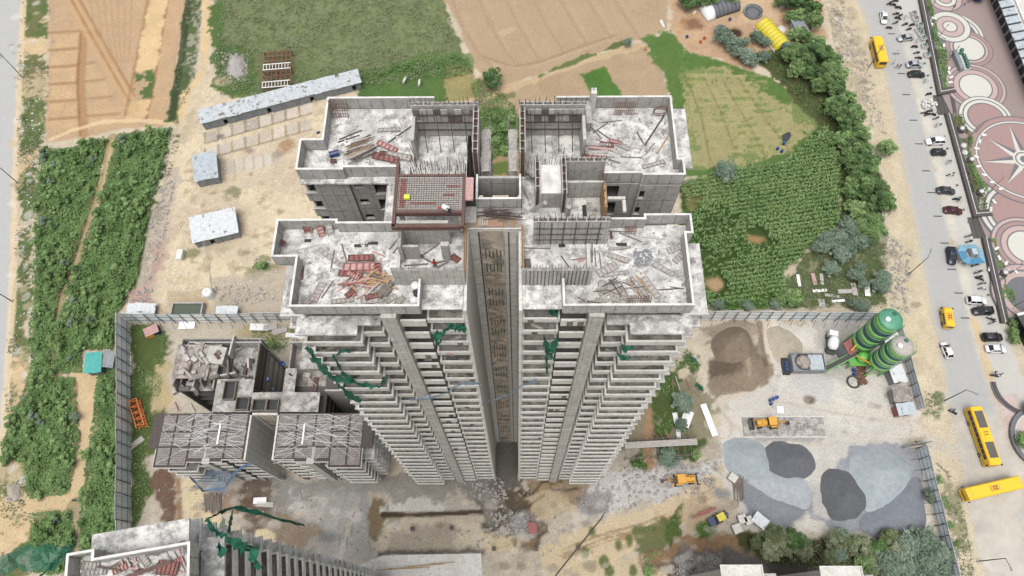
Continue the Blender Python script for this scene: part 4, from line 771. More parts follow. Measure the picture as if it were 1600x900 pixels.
# ================================================================== FENCES, SHEDS, PLANT, VEHICLES
def yaw_of(a, b): return math.atan2(b[1]-a[1], b[0]-a[0])
PANEL = {}
def fence(name, label, pts, h=5.0, pw=2.6, mats=('fsheet', 'fsheet2'), lean=0.0, inner=1):
    P = [U(*p) for p in pts]; t = thing(name, label, 'fence', (*P[0], 0))
    for a, bq in zip(P, P[1:]):
        L = math.hypot(bq[0]-a[0], bq[1]-a[1]); n = max(1, round(L/pw)); w_ = L/n; ang = yaw_of(a, bq)
        for mt in mats:
            k = (mt, round(w_, 2), h)
            if k not in PANEL:
                m = MB(); nn = 8
                vs = [(w_*i/nn, .05*(i % 2), z) for i in range(nn+1) for z in (.15, h)]+[(w_*i/nn, .05*(i % 2)+.03, z) for i in range(nn+1) for z in (.15, h)]; q = 2*(nn+1)
                fs = [(2*i, 2*i+2, 2*i+3, 2*i+1) for i in range(nn)]+[(q+2*i, q+2*i+1, q+2*i+3, q+2*i+2) for i in range(nn)]+[(2*i+1, 2*i+3, q+2*i+3, q+2*i+1) for i in range(nn)]
                PANEL[k] = m.add(vs, fs).mesh('panel', M[mt])
        kp = ('post', h, inner)
        if kp not in PANEL:
            m = MB(); m.box(-.06, .06, -inner*.18-.04, -inner*.18+.04, 0, h+.1); m.beam((0, -inner*.2, h*.7), (0, -inner*1.6, .05), .05); PANEL[kp] = m.mesh('post', M['post'])
            for z in (h*.25, h*.62, h*.93): pass
        for i in range(n):
            mt = mats[0] if random.random() < .62 else mats[-1]
            o = link('panel', PANEL[(mt, round(w_, 2), h)], t); f = i/n
            o.location = (a[0]+(bq[0]-a[0])*f-P[0][0], a[1]+(bq[1]-a[1])*f-P[0][1], random.uniform(-.12, .1)); o.rotation_euler = (random.uniform(-.03, .03)+lean, 0, ang+random.uniform(-.012, .012))
            o = link('post', PANEL[kp], t); o.location = (a[0]+(bq[0]-a[0])*f-P[0][0], a[1]+(bq[1]-a[1])*f-P[0][1], 0); o.rotation_euler = (random.uniform(-.02, .02), random.uniform(-.02, .02), ang)
        for z in (h*.3, h*.65, h*.96):
            nx, ny = math.sin(ang)*inner*.1, -math.cos(ang)*inner*.1
            MB().beam((a[0]-P[0][0]+nx, a[1]-P[0][1]+ny, z), (bq[0]-P[0][0]+nx, bq[1]-P[0][1]+ny, z), .05).build('rail', M['post'], t)
    return t
fence('sheet_fence', 'long pale sheet metal fence down the left side beside the bushes', [(206, 838), (205, 700), (204, 505)], h=6.3, inner=1)
fence('sheet_fence', 'pale sheet metal fence behind the low tower and the pond', [(203, 504), (330, 504), (458, 502)], inner=1)
fence('sheet_fence', 'sheet metal fence between the crop field and the sand heap', [(1092, 500), (1250, 501), (1390, 503)], inner=1)
fence('sheet_fence', 'sheet metal fence along the road beside the green silos', [(1394, 505), (1412, 568), (1432, 642)], h=3.4, inner=1)
fence('sheet_fence', 'creeper grown sheet fence along the road beside the gravel heaps', [(1432, 702), (1449, 770), (1466, 840), (1482, 905)], h=4.2, pw=2.2, inner=1)
g = thing('sheet_gate', 'open sheet metal gate leaf beside the gravel heaps', 'gate', (*U(1408, 700), 0), heading(1408, 700, 1444, 694))
MB().box(0, 5.2, 0, .06, .1, 3.0).build('gate_sheet', M['bsheet'], g); b = MB(); b.beam((0, -.06, .1), (5.2, -.06, 3.0), .08); b.beam((0, -.06, 3.0), (5.2, -.06, .1), .08); b.box(0, 5.2, -.1, -.02, 2.95, 3.05); b.build('gate_brace', M['post'], g)
# ---- sheds: corrugated mono-pitch or ridge roofs over sheet walls
def shed(name, label, q, h, hl, mroof, mwall, group=None, doors=3, sheets=8, cat='shed', ov=.35):
    # q: px corners of the roof, back-left, back-right, front-right, front-left at height h
    P = [Vector((*U(*p, h), 0)) for p in q]; c = sum(P, Vector())/4; ex = ((P[1]-P[0])+(P[2]-P[3]))/2; ey = ((P[0]-P[3])+(P[1]-P[2]))/2
    L, D = ex.length, ey.length; ang = math.atan2(ex.y, ex.x); t = thing(name, label, cat, (c.x, c.y, 0), ang, group)
    n = sheets; w_ = L/n; sl = (h-hl)
    for i in range(n):
        x0 = -L/2+i*w_; m = MB(); k = 8
        vs = []
        for j in range(k+1):
            xx = x0+w_*j/k+(.01 if j == k else 0); dz = .035*(j % 2)
            vs += [(xx, D/2, h+dz), (xx, -D/2, hl+dz)]
        m.add(vs, [(2*j, 2*j+1, 2*j+3, 2*j+2) for j in range(k)]); m.add([(x, y, z-.05) for x, y, z in vs], [(2*j, 2*j+2, 2*j+3, 2*j+1) for j in range(k)])
        o = m.build('roof_sheet', M[mroof], t); o.location = (0, random.uniform(-.12, .12), random.uniform(0, .05))
    a, bq = L/2-ov, D/2-ov
    MB().box(-a, a, bq-.08, bq, 0, h-.15).build('wall', M[mwall], t); MB().box(-a, -a+.08, -bq, bq-.085, 0, hl-.1).build('wall', M[mwall], t); MB().box(a-.08, a, -bq, bq-.085, 0, hl-.1).build('wall', M[mwall], t)
    hs = [(-a+(i+.5)*2*a/doors-.5, -a+(i+.5)*2*a/doors+.5, 0, 2.0) for i in range(doors)]
    wall_holes(MB(), -a+.085, a-.085, 0, hl-.1, -bq, -bq+.08, hs).build('front_wall', M[mwall], t)
    for i, hh in enumerate(hs):
        if i % 3 != 1: MB().box(hh[0]+.03, hh[1]-.03, -bq+.1, -bq+.14, .05, 1.95).build('door', M['gsheet'], t)
    b = MB(); b.box(-a+.1, a-.1, -bq+.3, bq-.1, .0, .06); b.build('floor', M['dark'], t); return t
shed('worker_shed', 'long tin workers shed with a holed pale roof at the back of the camp', [(306, 173), (558, 107), (565, 127), (313, 192)], 3.4, 3.0, 'rsheet', 'gsheet', doors=11, sheets=24)
shed('tin_hut', 'small squarish tin hut with a pale ridged roof on bare sand', [(297, 243), (336, 235), (342, 276), (305, 283)], 3.2, 3.0, 'bsheet', 'gsheet', doors=1, sheets=5)
shed('tin_hut', 'larger tin hut with a white two panel roof on bare sand', [(295, 340), (366, 323), (373, 362), (299, 380)], 3.2, 2.9, 'wsheet', 'gsheet', doors=4, sheets=6)
shed('guard_shelter', 'lean-to shelter with a turquoise sheet roof against the left fence', [(132, 552), (158, 549), (158, 580), (130, 583)], 3.0, 2.6, 'teal', 'tarp', doors=1, sheets=4)
shed('tarp_shelter', 'grey tarpaulin lean-to between the turquoise roof and the fence', [(160, 549), (178, 549), (178, 573), (159, 574)], 2.7, 2.5, 'gsheet', 'tarp', doors=1, sheets=3)
shed('site_cabin', 'brown canvas roofed hut at the yard gate', [(1395, 606), (1424, 604), (1426, 628), (1397, 627)], 3.0, 2.7, 'old', 'gsheet', doors=1, sheets=3)
shed('site_cabin', 'pale blue roofed cabin below the brown canvas hut', [(1402, 630), (1428, 628), (1432, 646), (1403, 650)], 3.0, 2.8, 'bsheet', 'red', doors=1, sheets=3)
shed('site_cabin', 'white roofed store beside the front silo', [(1392, 573), (1411, 567), (1418, 596), (1394, 598)], 3.2, 2.9, 'wsheet', 'gsheet', doors=1, sheets=3)
shed('site_cabin', 'white roofed store between the two silos', [(1384, 526), (1402, 512), (1406, 532), (1378, 534)], 3.2, 2.9, 'wsheet', 'gsheet', doors=1, sheets=3)
shed('farm_shed', 'dark slate roofed shed among the trees beside the yellow tunnel', [(1240, 30), (1256, 25), (1263, 50), (1243, 53)], 3.0, 2.8, 'gsheet', 'gsheet', doors=1, sheets=3)
shed('site_shelter', 'tilted white sheet shelter at the foot of the gravel heaps', [(1183, 799), (1203, 814), (1195, 828), (1174, 813)], 2.4, 2.0, 'wsheet', 'gsheet', doors=1, sheets=3)
shed('sheet_lean_to', 'stacked white roof sheets beside the green pond', [(199, 474), (243, 473), (242, 491), (197, 490)], 1.6, 1.4, 'wsheet', 'gsheet', doors=1, sheets=4)
shed('sheet_lean_to', 'white sheet roofed pump house right of the pond', [(338, 478), (371, 478), (371, 491), (336, 491)], 2.2, 2.0, 'wsheet', 'gsheet', doors=2, sheets=4)
# ---- pond tank
def px_box(q, z=0): P_ = UV([(q[0], q[3]), (q[2], q[1])], z); return P_[0][0], P_[1][0], P_[0][1], P_[1][1]
x0, x1, y0, y1 = px_box((264, 472, 318, 496), 1.6); t = thing('pond_tank', 'open concrete tank of green water behind the fence', 'tank', ((x0+x1)/2, (y0+y1)/2, 0)); hx, hy = (x1-x0)/2, (y1-y0)/2
ribbon_wall(MB(), [(-hx, -hy), (-hx, hy), (hx, hy), (hx, -hy-.0)], 0, 1.6, -.3).build('tank_wall', M['conc'], t); MB().box(-hx-.3, hx+.3, -hy-.3, -hy-.004, 0, 1.6).build('tank_wall', M['conc'], t); MB().box(-hx+.01, hx-.01, -hy+.01, hy-.01, .2, 1.2).build('pond_water', M['water'], t)
x, y = U(324, 457, 1.5); t = thing('water_tank', 'round white water tank standing by the pond', 'tank', (x, y, 0)); MB().lathe([(1.15, 0), (1.2, .3), (1.15, 1.7), (.9, 2.1), (.3, 2.3)], 16).build('tank_body', M['white'], t); MB().lathe([(.32, 2.28), (.32, 2.42), (.1, 2.45)], 10).build('lid', M['cap'], t)
x, y = U(284, 401); t = thing('white_cabinet', 'lone white cabinet standing on the sand track', 'cabinet', (x, y, 0)); MB().box(-.6, .6, -1.2, 1.2, 0, 1.3).build('body', M['white'], t); MB().box(-.65, .65, -1.25, 1.25, 1.304, 1.4).build('lid', M['cap'], t)
# ---- steel roof frame lying on the grass
x0, x1, y0, y1 = px_box((408, 84, 460, 138), 1.5); t = thing('roof_frame', 'brown steel lattice frame standing on grass behind the long shed', 'steel frame', ((x0+x1)/2, (y0+y1)/2, 0), .1); hx, hy = (x1-x0)/2, (y1-y0)/2
for i in range(8):
    y = -hy+2*hy*i/7; b = MB(); b.beam((-hx, y, 1.6), (hx, y, 1.6), .16); b.beam((-hx, y, 2.4), (hx, y, 2.4), .16)
    for k in range(10): b.beam((-hx+2*hx*k/10, y, 1.6 if k % 2 else 2.4), (-hx+2*hx*(k+1)/10, y, 2.4 if k % 2 else 1.6), .12)
    b.build('truss', M['rust'], t)
for k in range(7): x = -hx+2*hx*k/6; MB().beam((x, -hy, 2.5), (x, hy, 2.5), .14).build('purlin', M['rust'], t)
for sx in (-1, 1):
    for sy in (-1, 0, 1): MB().box(sx*hx-.1, sx*hx+.1, sy*hy-.1, sy*hy+.1, 0, 2.4).build('post', M['rust'], t)
for y in (.5, -hy+.4): b = MB(); [b.box(-hx+.1+k*2*hx/9, -hx+.1+k*2*hx/9+.12, y-.9, y+.9, 2.6, 2.7) for k in range(9)]; b.box(-hx, hx, y-1.0, y-.8, 2.6, 2.72); b.box(-hx, hx, y+.8, y+1.0, 2.6, 2.72); b.build('white_lattice', M['white'], t)
# ---- silos
def silo(label, pb, zb, pt, zt, r, topm):
    a = U(*pb, zb); c = U(*pt, zt); x, y = (a[0]+c[0])/2, (a[1]+c[1])/2; t = thing('cement_silo', label, 'silo', (x, y, 0), group='green banded cement silos')
    H = zt-zb; nb = 7
    for i in range(nb):
        z0 = zb+H*i/nb; z1 = zb+H*(i+1)/nb-.05; MB().lathe([(r, z0), (r, z1)], 28).build('barrel_band', M['dgreen' if i in (1, 3, 5) else 'green'], t, True)
        MB().lathe([(r+.02, z1+.003), (r+.02, z1+.045)], 28).build('band_seam', M['white'], t, True)
    MB().lathe([(.3, zb-3.0), (r-.03, zb-.01)], 24).build('hopper_cone', M['green'], t, True); MB().lathe([(r+.02, zt), (r*.98, zt+.25), (r*.55, zt+.6), (.2, zt+.72)], 28).build('roof_dome', M[topm], t, True)
    MB().lathe([(.42, zt+.45), (.42, zt+.75), (.3, zt+.8)], 12, (r*.3, r*.4, 0)).build('hatch', M['dgreen'], t); MB().lathe([(.5, zt+.3), (.5, zt+1.1), (.1, zt+1.3)], 10, (-r*.4, -r*.1, 0)).build('filter_vent', M['white'], t)
    for i in range(4):
        an = math.pi/4+i*math.pi/2; MB().cyl((r*math.cos(an), r*math.sin(an), 0), (r*math.cos(an), r*math.sin(an), zb+.6), .16, .16, 8).build('leg', M['green'], t)
        b_ = an+math.pi/2; MB().beam((r*math.cos(an), r*math.sin(an), .3), (r*math.cos(b_), r*math.sin(b_), zb-.3), .12).build('brace', M['green'], t)
    rl = MB(); n = 20; pts = [((r+.05)*math.cos(2*math.pi*i/n), (r+.05)*math.sin(2*math.pi*i/n), zt+.95) for i in range(n+1)]; rl.tube(pts, .04, 5)
    for p in pts[:-1:2]: rl.cyl((p[0], p[1], zt-.05), p, .035, .035, 5)
    rl.build('guard_rail', M['green'], t)
    ld = MB(); an = -.6
    for q in (-.25, .25): ld.cyl((math.cos(an)*(r+.3)-q*math.sin(an), math.sin(an)*(r+.3)+q*math.cos(an), .5), (math.cos(an)*(r+.3)-q*math.sin(an), math.sin(an)*(r+.3)+q*math.cos(an), zt+.8), .04, .04, 5)
    for i in range(int(zt/.5)): ld.beam((math.cos(an)*(r+.3)+.25*math.sin(an), math.sin(an)*(r+.3)-.25*math.cos(an), .7+i*.5), (math.cos(an)*(r+.3)-.25*math.sin(an), math.sin(an)*(r+.3)+.25*math.cos(an), .7+i*.5), .04)
    ld.build('ladder', M['dgreen'], t); return t
silo('tall green banded silo, the rear one of the pair by the fence', (1349, 534), 5.0, (1390, 499), 17.3, 2.35, 'dome')
silo('green banded silo in front, with a dusty cement coated top', (1374, 564.5), 5.0, (1410, 541.5), 14.6, 2.25, 'pale')
# ---- batching plant: hopper bin, belt frame, red canopy, mixer
x0, x1, y0, y1 = px_box((1240, 552, 1286, 580), 2.2); t = thing('aggregate_hopper', 'grey steel aggregate hopper heaped with sand by the silos', 'hopper', ((x0+x1)/2, (y0+y1)/2, 0)); hx, hy = (x1-x0)/2, (y1-y0)/2
b = MB(); b.box(-hx, hx, -hy, -hy+.12, .6, 2.4); b.box(-hx, hx, hy-.12, hy, .6, 2.4); b.box(-hx, -hx+.12, -hy+.125, hy-.125, .6, 2.4); b.box(hx-.12, hx, -hy+.125, hy-.125, .6, 2.4); b.box(-hx+.13, hx-.13, -hy+.13, hy-.13, .6, 1.9); b.build('bin', M['gsheet'], t)
MB().box(-.05, .05, -hy+.13, hy-.13, 1.92, 2.5).build('divider', M['gsheet'], t); MB().lathe([(1.9, 1.91), (1.2, 2.4), (.3, 2.75)], 14, (-hx*.25, hy*.1, 0)).build('sand_fill', M['old'], t, True); MB().box(.2, hx-.3, -hy+.3, hy-.3, 2.0, 2.2).build('steel_cover', M['bsheet'], t)
for sx in (-1, 1):
    for sy in (-1, 1): MB().box(sx*(hx-.3)-.12, sx*(hx-.3)+.12, sy*(hy-.3)-.12, sy*(hy-.3)+.12, 0, .598).build('leg', M['post'], t)
MB().box(-hx-1.6, -hx-.1, -hy-.2, hy-.4, 0, .5).build('feed_pit', M['black'], t)
a = U3(1287, 578, 1.2); c = U3(1338, 552, 4.0); t = thing('belt_conveyor', 'green lattice belt conveyor climbing to the silos', 'conveyor', a); d = Vector(c)-Vector(a); L = d.length; t.rotation_euler = (0, 0, math.atan2(d.y, d.x)); sl_ = math.atan2(d.z, math.hypot(d.x, d.y)); R_ = Matrix.Rotation(-sl_, 3, 'Y')
for s in (-1, 1):
    b = MB(); b.beam((0, s*.55, 0), R_ @ Vector((L, s*.55/1, 0)), .12); b.beam((0, s*.55, .6), R_ @ Vector((L, s*.55, .6)), .1)
    for k in range(10): b.beam(R_ @ Vector((L*k/10, s*.55, 0)), R_ @ Vector((L*(k+1)/10, s*.55, .6)), .08)
    b.build('lattice_side', M['green'], t)
b = MB(); b.add([R_ @ Vector(p) for p in ((0, -.5, .32), (L, -.5, .32), (L, .5, .32), (0, .5, .32), (0, -.5, .26), (L, -.5, .26), (L, .5, .26), (0, .5, .26))], [(0, 1, 2, 3), (7, 6, 5, 4), (0, 4, 5, 1), (1, 5, 6, 2), (2, 6, 7, 3), (3, 7, 4, 0)]); b.build('belt', M['black'], t)
for k in range(4): p = R_ @ Vector((L*(k+.7)/4, 0, 0)); MB().box(p.x-.08, p.x+.08, -.6, -.45, -a[2], p.z).build('leg', M['green'], t)
t = thing('mixing_plant', 'green steel mixer frame under a red sheet canopy between conveyor and silos', 'mixing plant', U3(1337, 566)); MB().box(-2.6, 2.6, -1.6, 1.6, 2.2, 2.5).build('platform', M['green'], t); MB().lathe([(1.1, 2.51), (1.25, 3.2), (1.25, 4.0), (.7, 4.6)], 16).build('mixer_drum', M['green'], t, True)
for sx in (-1, 1):
    for sy in (-1, 1): MB().box(sx*2.4-.12, sx*2.4+.12, sy*1.4-.12, sy*1.4+.12, 0, 2.199).build('leg', M['green'], t)
b = MB(); [b.beam((-2.6, sy*1.6, 3.4), (2.6, sy*1.6, 3.4), .07) for sy in (-1, 1)]; b.build('rail', M['green'], t)
shed('plant_canopy', 'red sheet canopy on posts at the foot of the rear silo', [(1316, 537), (1332, 527), (1349, 542), (1331, 553)], 5.2, 4.4, 'red', 'gsheet', doors=1, sheets=4, cat='canopy', ov=.2)
for (p, q, z0, z1, lb) in (((1330, 548), (1346, 530), 5.4, 6.4, 'short yellow screw pipe resting above the red canopy'), ((1333, 553), (1362, 569), 3.4, 5.2, 'long yellow screw pipe from the mixer to the front silo')): A_ = U3(*p, z0); B_ = U3(*q, z1); t = thing('screw_feeder', lb, 'pipe', A_); dv = Vector(B_)-Vector(A_); MB().cyl((0, 0, 0), dv, .2, .2, 10).build('pipe', M['amber'], t); MB().cyl(dv*.9, dv*1.03, .32, .32, 10).build('flange', M['amber'], t)
t = thing('concrete_mixer', 'small white and green concrete mixer parked left of the silos', 'mixer', U3(1296, 538), heading(1296, 550, 1297, 525)); MB().box(-2.6, 2.4, -.9, .9, .6, 1.0).build('chassis', M['post'], t); MB().lathe([(.7, 0), (1.15, .8), (1.15, 2.0), (.6, 3.0)], 16).build('drum', M['white'], t, True)
t.children[-1].rotation_euler = (0, math.radians(70), 0); t.children[-1].location = (-1.9, 0, 1.8); MB().box(1.2, 2.4, -.9, .9, 1.004, 2.4).build('cab', M['white'], t); MB().box(2.404, 2.44, -.75, .75, 1.6, 2.25).build('windscreen', M['glass'], t); MB().box(-2.3, 1.0, .93, 1.0, 1.2, 1.5).build('green_stripe', M['dgreen'], t)
def wheel_mesh(r, wd): m = MB(); m.cyl((0, -wd/2, 0), (0, wd/2, 0), r, r, 14, 0); m.cyl((0, -wd/2-.012, 0), (0, wd/2+.012, 0), r*.55, r*.55, 10, 1); return m.mesh('wheel', [M['black'], M['gsheet']])
WHL = {r: wheel_mesh(r, wd) for r, wd in ((.32, .22), (.48, .3), (.5, .35), (.75, .45), (.42, .3))}
def wheels(t, r, xs, y):
    for x in xs:
        for s in (-1, 1): o = link('wheel', WHL[r], t); o.location = (x, s*y, r)
wheels(t, .42, (-1.6, 1.5), .85)
# ---- cars
def ring(x, w_, zb, zt, ch=.12): return [(x, -w_+ch*.4, zb), (x, -w_, zb+ch), (x, -w_, zt-ch*1.4), (x, -w_+ch*1.3, zt), (x, w_-ch*1.3, zt), (x, w_, zt-ch*1.4), (x, w_, zb+ch), (x, w_-ch*.4, zb)]
def car_meshes(kind):
    L, W_, hz_, rh = {'sedan': (4.4, .87, .86, 1.46), 'suv': (4.5, .92, 1.0, 1.72), 'hatch': (3.8, .84, .88, 1.5)}[kind]; h = L/2
    bd = MB().loft([ring(-h, W_*.78, .38, hz_*.78), ring(-h+.18, W_*.93, .26, hz_*.95), ring(-h+.9, W_, .22, hz_), ring(.6, W_, .22, hz_), ring(h-.95, W_*.98, .22, hz_*.95), ring(h-.25, W_*.9, .26, hz_*.82), ring(h, W_*.72, .36, hz_*.66)])
    r0, r1, r2, r3 = {'sedan': (-h+.55, -h+1.25, .35, 1.15), 'suv': (-h+.12, -h+.5, .45, 1.15), 'hatch': (-h+.1, -h+.55, .35, 1.1)}[kind]
    gl = MB(); wb, wt = W_*.9, W_*.72; z0 = hz_-.03
    gl.add([(r0, -wb, z0), (r3, -wb, z0), (r3, wb, z0), (r0, wb, z0), (r1, -wt, rh), (r2, -wt, rh), (r2, wt, rh), (r1, wt, rh)], MB.BF)
    rf = MB().loft([[(x, -wt*q, z) for q, z in ((1.02, rh-.02), (1.0, rh+.035), (.6, rh+.06), (-.6, rh+.06), (-1.0, rh+.035), (-1.02, rh-.02))] for x in (r1-.06, (r1+r2)/2, r2+.06)])
    pil = MB()
    for s in (-1, 1):
        pil.beam((r3, s*wb*1.0, z0+.02), (r2, s*wt*1.02, rh), .09); pil.beam((r0, s*wb*1.0, z0+.02), (r1, s*wt*1.02, rh), .12); pil.beam(((r1+r2)/2, s*wb*1.01, z0), ((r1+r2)/2, s*wt*1.03, rh), .09)
    lt = MB().box(-.05, .03, -.2, .2, -.08, .08); mr = MB().box(-.1, .1, -.1, .1, -.07, .07)
    return dict(body=bd.mesh('body', M['white'], True), glass=gl.mesh('window_glass', M['glass']), roof=rf.mesh('roof', M['white'], True), pil=pil.mesh('pillars', M['white']), lt=lt.mesh('headlight', M['cap']), tl=lt.mesh('tail_light', M['red']), mr=mr.mesh('mirror', M['black']), L=L, W=W_, hz=hz_, r3=r3)
CARS = {k: car_meshes(k) for k in ('sedan', 'suv', 'hatch')}
PAINT = {k: mat_plain(k+'_car_paint', c, .28, .15, .04) for k, c in dict(white=C(244, 244, 244, 1.6), silver=C(196, 200, 204), black=C(42, 44, 48), grey=C(78, 80, 84), maroon=C(96, 40, 42), navy=C(40, 48, 72), charcoal=C(58, 60, 64)).items()}
def paint_slot(o, mt): o.material_slots[0].link = 'OBJECT'; o.material_slots[0].material = mt
def car(kind, col, label, p, d, group=None, name='parked_car'):
    D = CARS[kind]; x, y = U(p[0], p[1], .6); t = thing(name, label, 'car', (x, y, .01), heading(p[0], p[1], p[0]+d[0], p[1]+d[1]), group)
    for nm, k in (('body', 'body'), ('roof', 'roof'), ('pillars', 'pil')): paint_slot(link(nm, D[k], t), PAINT[col])
    link('window_glass', D['glass'], t); wheels(t, .32, (-D['L']/2+.8, D['L']/2-.85), D['W']-.08)
    for s in (-1, 1): link('headlight', D['lt'], t).location = (D['L']/2-.09, s*D['W']*.55, D['hz']*.6); link('tail_light', D['tl'], t).location = (-D['L']/2+.08, s*D['W']*.6, D['hz']*.72); link('mirror', D['mr'], t).location = (D['r3']-.1, s*(D['W']+.08), D['hz']+.05)
    return t
PG = 'cars parked in front of the plaza wall'
car('sedan', 'white', 'white sedan driving at the top of the right road beside the motorbikes', (1381, 27), (1, 10), name='moving_car')
car('sedan', 'silver', 'silver white sedan parked nearest the top, beside the white boxes', (1415, 59), (-10, 1.3), PG)
car('sedan', 'silver', 'silver sedan parked beside the black sedan', (1429, 101), (10, 0), PG); car('sedan', 'black', 'black sedan parked close beside the silver one', (1432, 116), (10, .3), PG)
car('suv', 'white', 'white sport utility car parked beside the dark grey hatchback', (1461, 221), (-10, .3), PG); car('hatch', 'charcoal', 'dark grey hatchback parked beside the white sport utility car', (1467, 238), (10, 0), PG)
car('sedan', 'grey', 'dark grey sedan parked alone beside a scooter', (1478, 298), (10, .8), PG); car('sedan', 'maroon', 'maroon sedan parked above the plaza steps', (1489, 329), (10, 1.0), PG)
car('suv', 'navy', 'navy sport utility car parked lengthwise beside the blue kiosk', (1486, 400), (1.5, 10), PG); car('suv', 'white', 'white sport utility car parked next to a black one near the yellow van', (1526, 470), (10, .5), PG)
car('suv', 'black', 'black sport utility car parked below the white one', (1535, 486), (-10, .3), PG); car('suv', 'charcoal', 'charcoal sport utility car parked on the sandy end of the pavement', (1550, 527), (10, -.2), PG); car('sedan', 'white', 'white sedan parked lowest in the row, next to a charcoal car', (1556, 545), (10, .4), PG)
car('hatch', 'white', 'white hatchback driving down the middle of the right road', (1479, 547), (-4, -10), name='moving_car')
# ---- buses and van
M['plaid'] = mat_plain('dark_roof_panel', C(98, 96, 92), .7, var=.2)
def bus(name, label, p, d, L, W_=1.25, H=3.0, roofp=0, cat='bus', snub=False):
    x, y = U(p[0], p[1], 1.6); t = thing(name, label, cat, (x, y, .01), heading(p[0], p[1], p[0]+d[0], p[1]+d[1])); h = L/2
    def rg(x, w_, zb, zt): return [(x, -w_+.06, zb), (x, -w_, zb+.1), (x, -w_, zt-.25), (x, -w_+.2, zt), (x, w_-.2, zt), (x, w_, zt-.25), (x, w_, zb+.1), (x, w_-.06, zb)]
    MB().loft([rg(-h, W_*.94, .5, H-.15), rg(-h+.15, W_, .4, H), rg(h-.4, W_, .4, H), rg(h-.05, W_*.93, .45, H-.25), rg(h, W_*.88, .5, H*.6)]).build('body', M['yellow'], t)
    n = max(4, int(L/1.3)); w_ = (L-1.9)/n
    for s in (-1, 1):
        for i in range(n): xx = -h+.6+i*w_; MB().box(xx+.04, xx+w_-.04, *sorted((s*W_-s*.01, s*W_+s*.02)), H*.52, H*.83).build('side_window', M['glass'], t)
        MB().box(-h+.3, h-.6, *sorted((s*(W_-.005), s*(W_+.015))), H*.36, H*.39).build('side_stripe', M['black'], t); o = MB().box(-.15, .15, -.1, .1, -.25, .25).build('mirror', M['black'], t); o.location = (h-.1, s*(W_+.25), H*.72)
        MB().box(h-.02, h+.03, s*W_*.6-.18, s*W_*.6+.18, .75, .98).build('headlight', M['cap'], t); MB().box(-h-.03, -h+.02, s*W_*.75-.1, s*W_*.75+.1, .9, 1.3).build('tail_light', M['red'], t)
    MB().add([(h+.03, -W_*.8, H*.48), (h+.03, W_*.8, H*.48), (h-.1, W_*.84, H*.88), (h-.1, -W_*.84, H*.88), (h-.2, -W_*.8, H*.48), (h-.2, W_*.8, H*.48), (h-.35, W_*.8, H*.88), (h-.35, -W_*.8, H*.88)], MB.BF).build('windscreen', M['glass'], t); MB().box(-h-.02, -h+.05, -W_*.75, W_*.75, H*.55, H*.85).build('rear_window', M['glass'], t)
    if snub: MB().add([(h-.9, -W_*.86, H-.02), (h-.1, -W_*.84, H*.8), (h-.1, W_*.84, H*.8), (h-.9, W_*.86, H-.02), (h-.9, -W_*.86, H+.02), (h-.02, -W_*.84, H*.82), (h-.02, W_*.84, H*.82), (h-.9, W_*.86, H+.02)], MB.BF).build('upper_windscreen', M['glass'], t)
    b = MB().box(-.9, .9, -.5, .5, H+.003, H+.12); ac = b.build('roof_unit', M['amber' if not roofp else 'yellow'], t)
    for i in range(2):
        for j in range(2): MB().cyl((-.3+i*.5-(.3 if roofp else 0), -.22+j*.44, H+.125), (-.3+i*.5-(.3 if roofp else 0), -.22+j*.44, H+.16), .15, .15, 8).build('vent', M['black'], ac)
    if roofp:
        for (a, c) in ((-h+1.0, -1.5), (1.4, h-1.4)): MB().box(a, c, -W_*.68, W_*.68, H+.003, H+.07).build('roof_panel', M['plaid'], t)
    wheels(t, .48, (-h*.5, h*.58), W_-.13); return t
bus('school_bus', 'yellow school bus at the top of the right road beside the sandy verge', (1373, 81), (-2.6, -10), 8.8); bus('city_bus', 'long yellow bus with dark roof panels turning at the junction', (1535, 682), (3.5, 10), 12.0, roofp=1); bus('school_bus', 'plain yellow bus lying crosswise at the bottom of the right road', (1548, 764), (-10, 2.3), 11.6, snub=True)
bus('school_van', 'small yellow van on the right road near the silos', (1482, 496), (-1.6, -10), 4.6, .95, 2.2, cat='van')
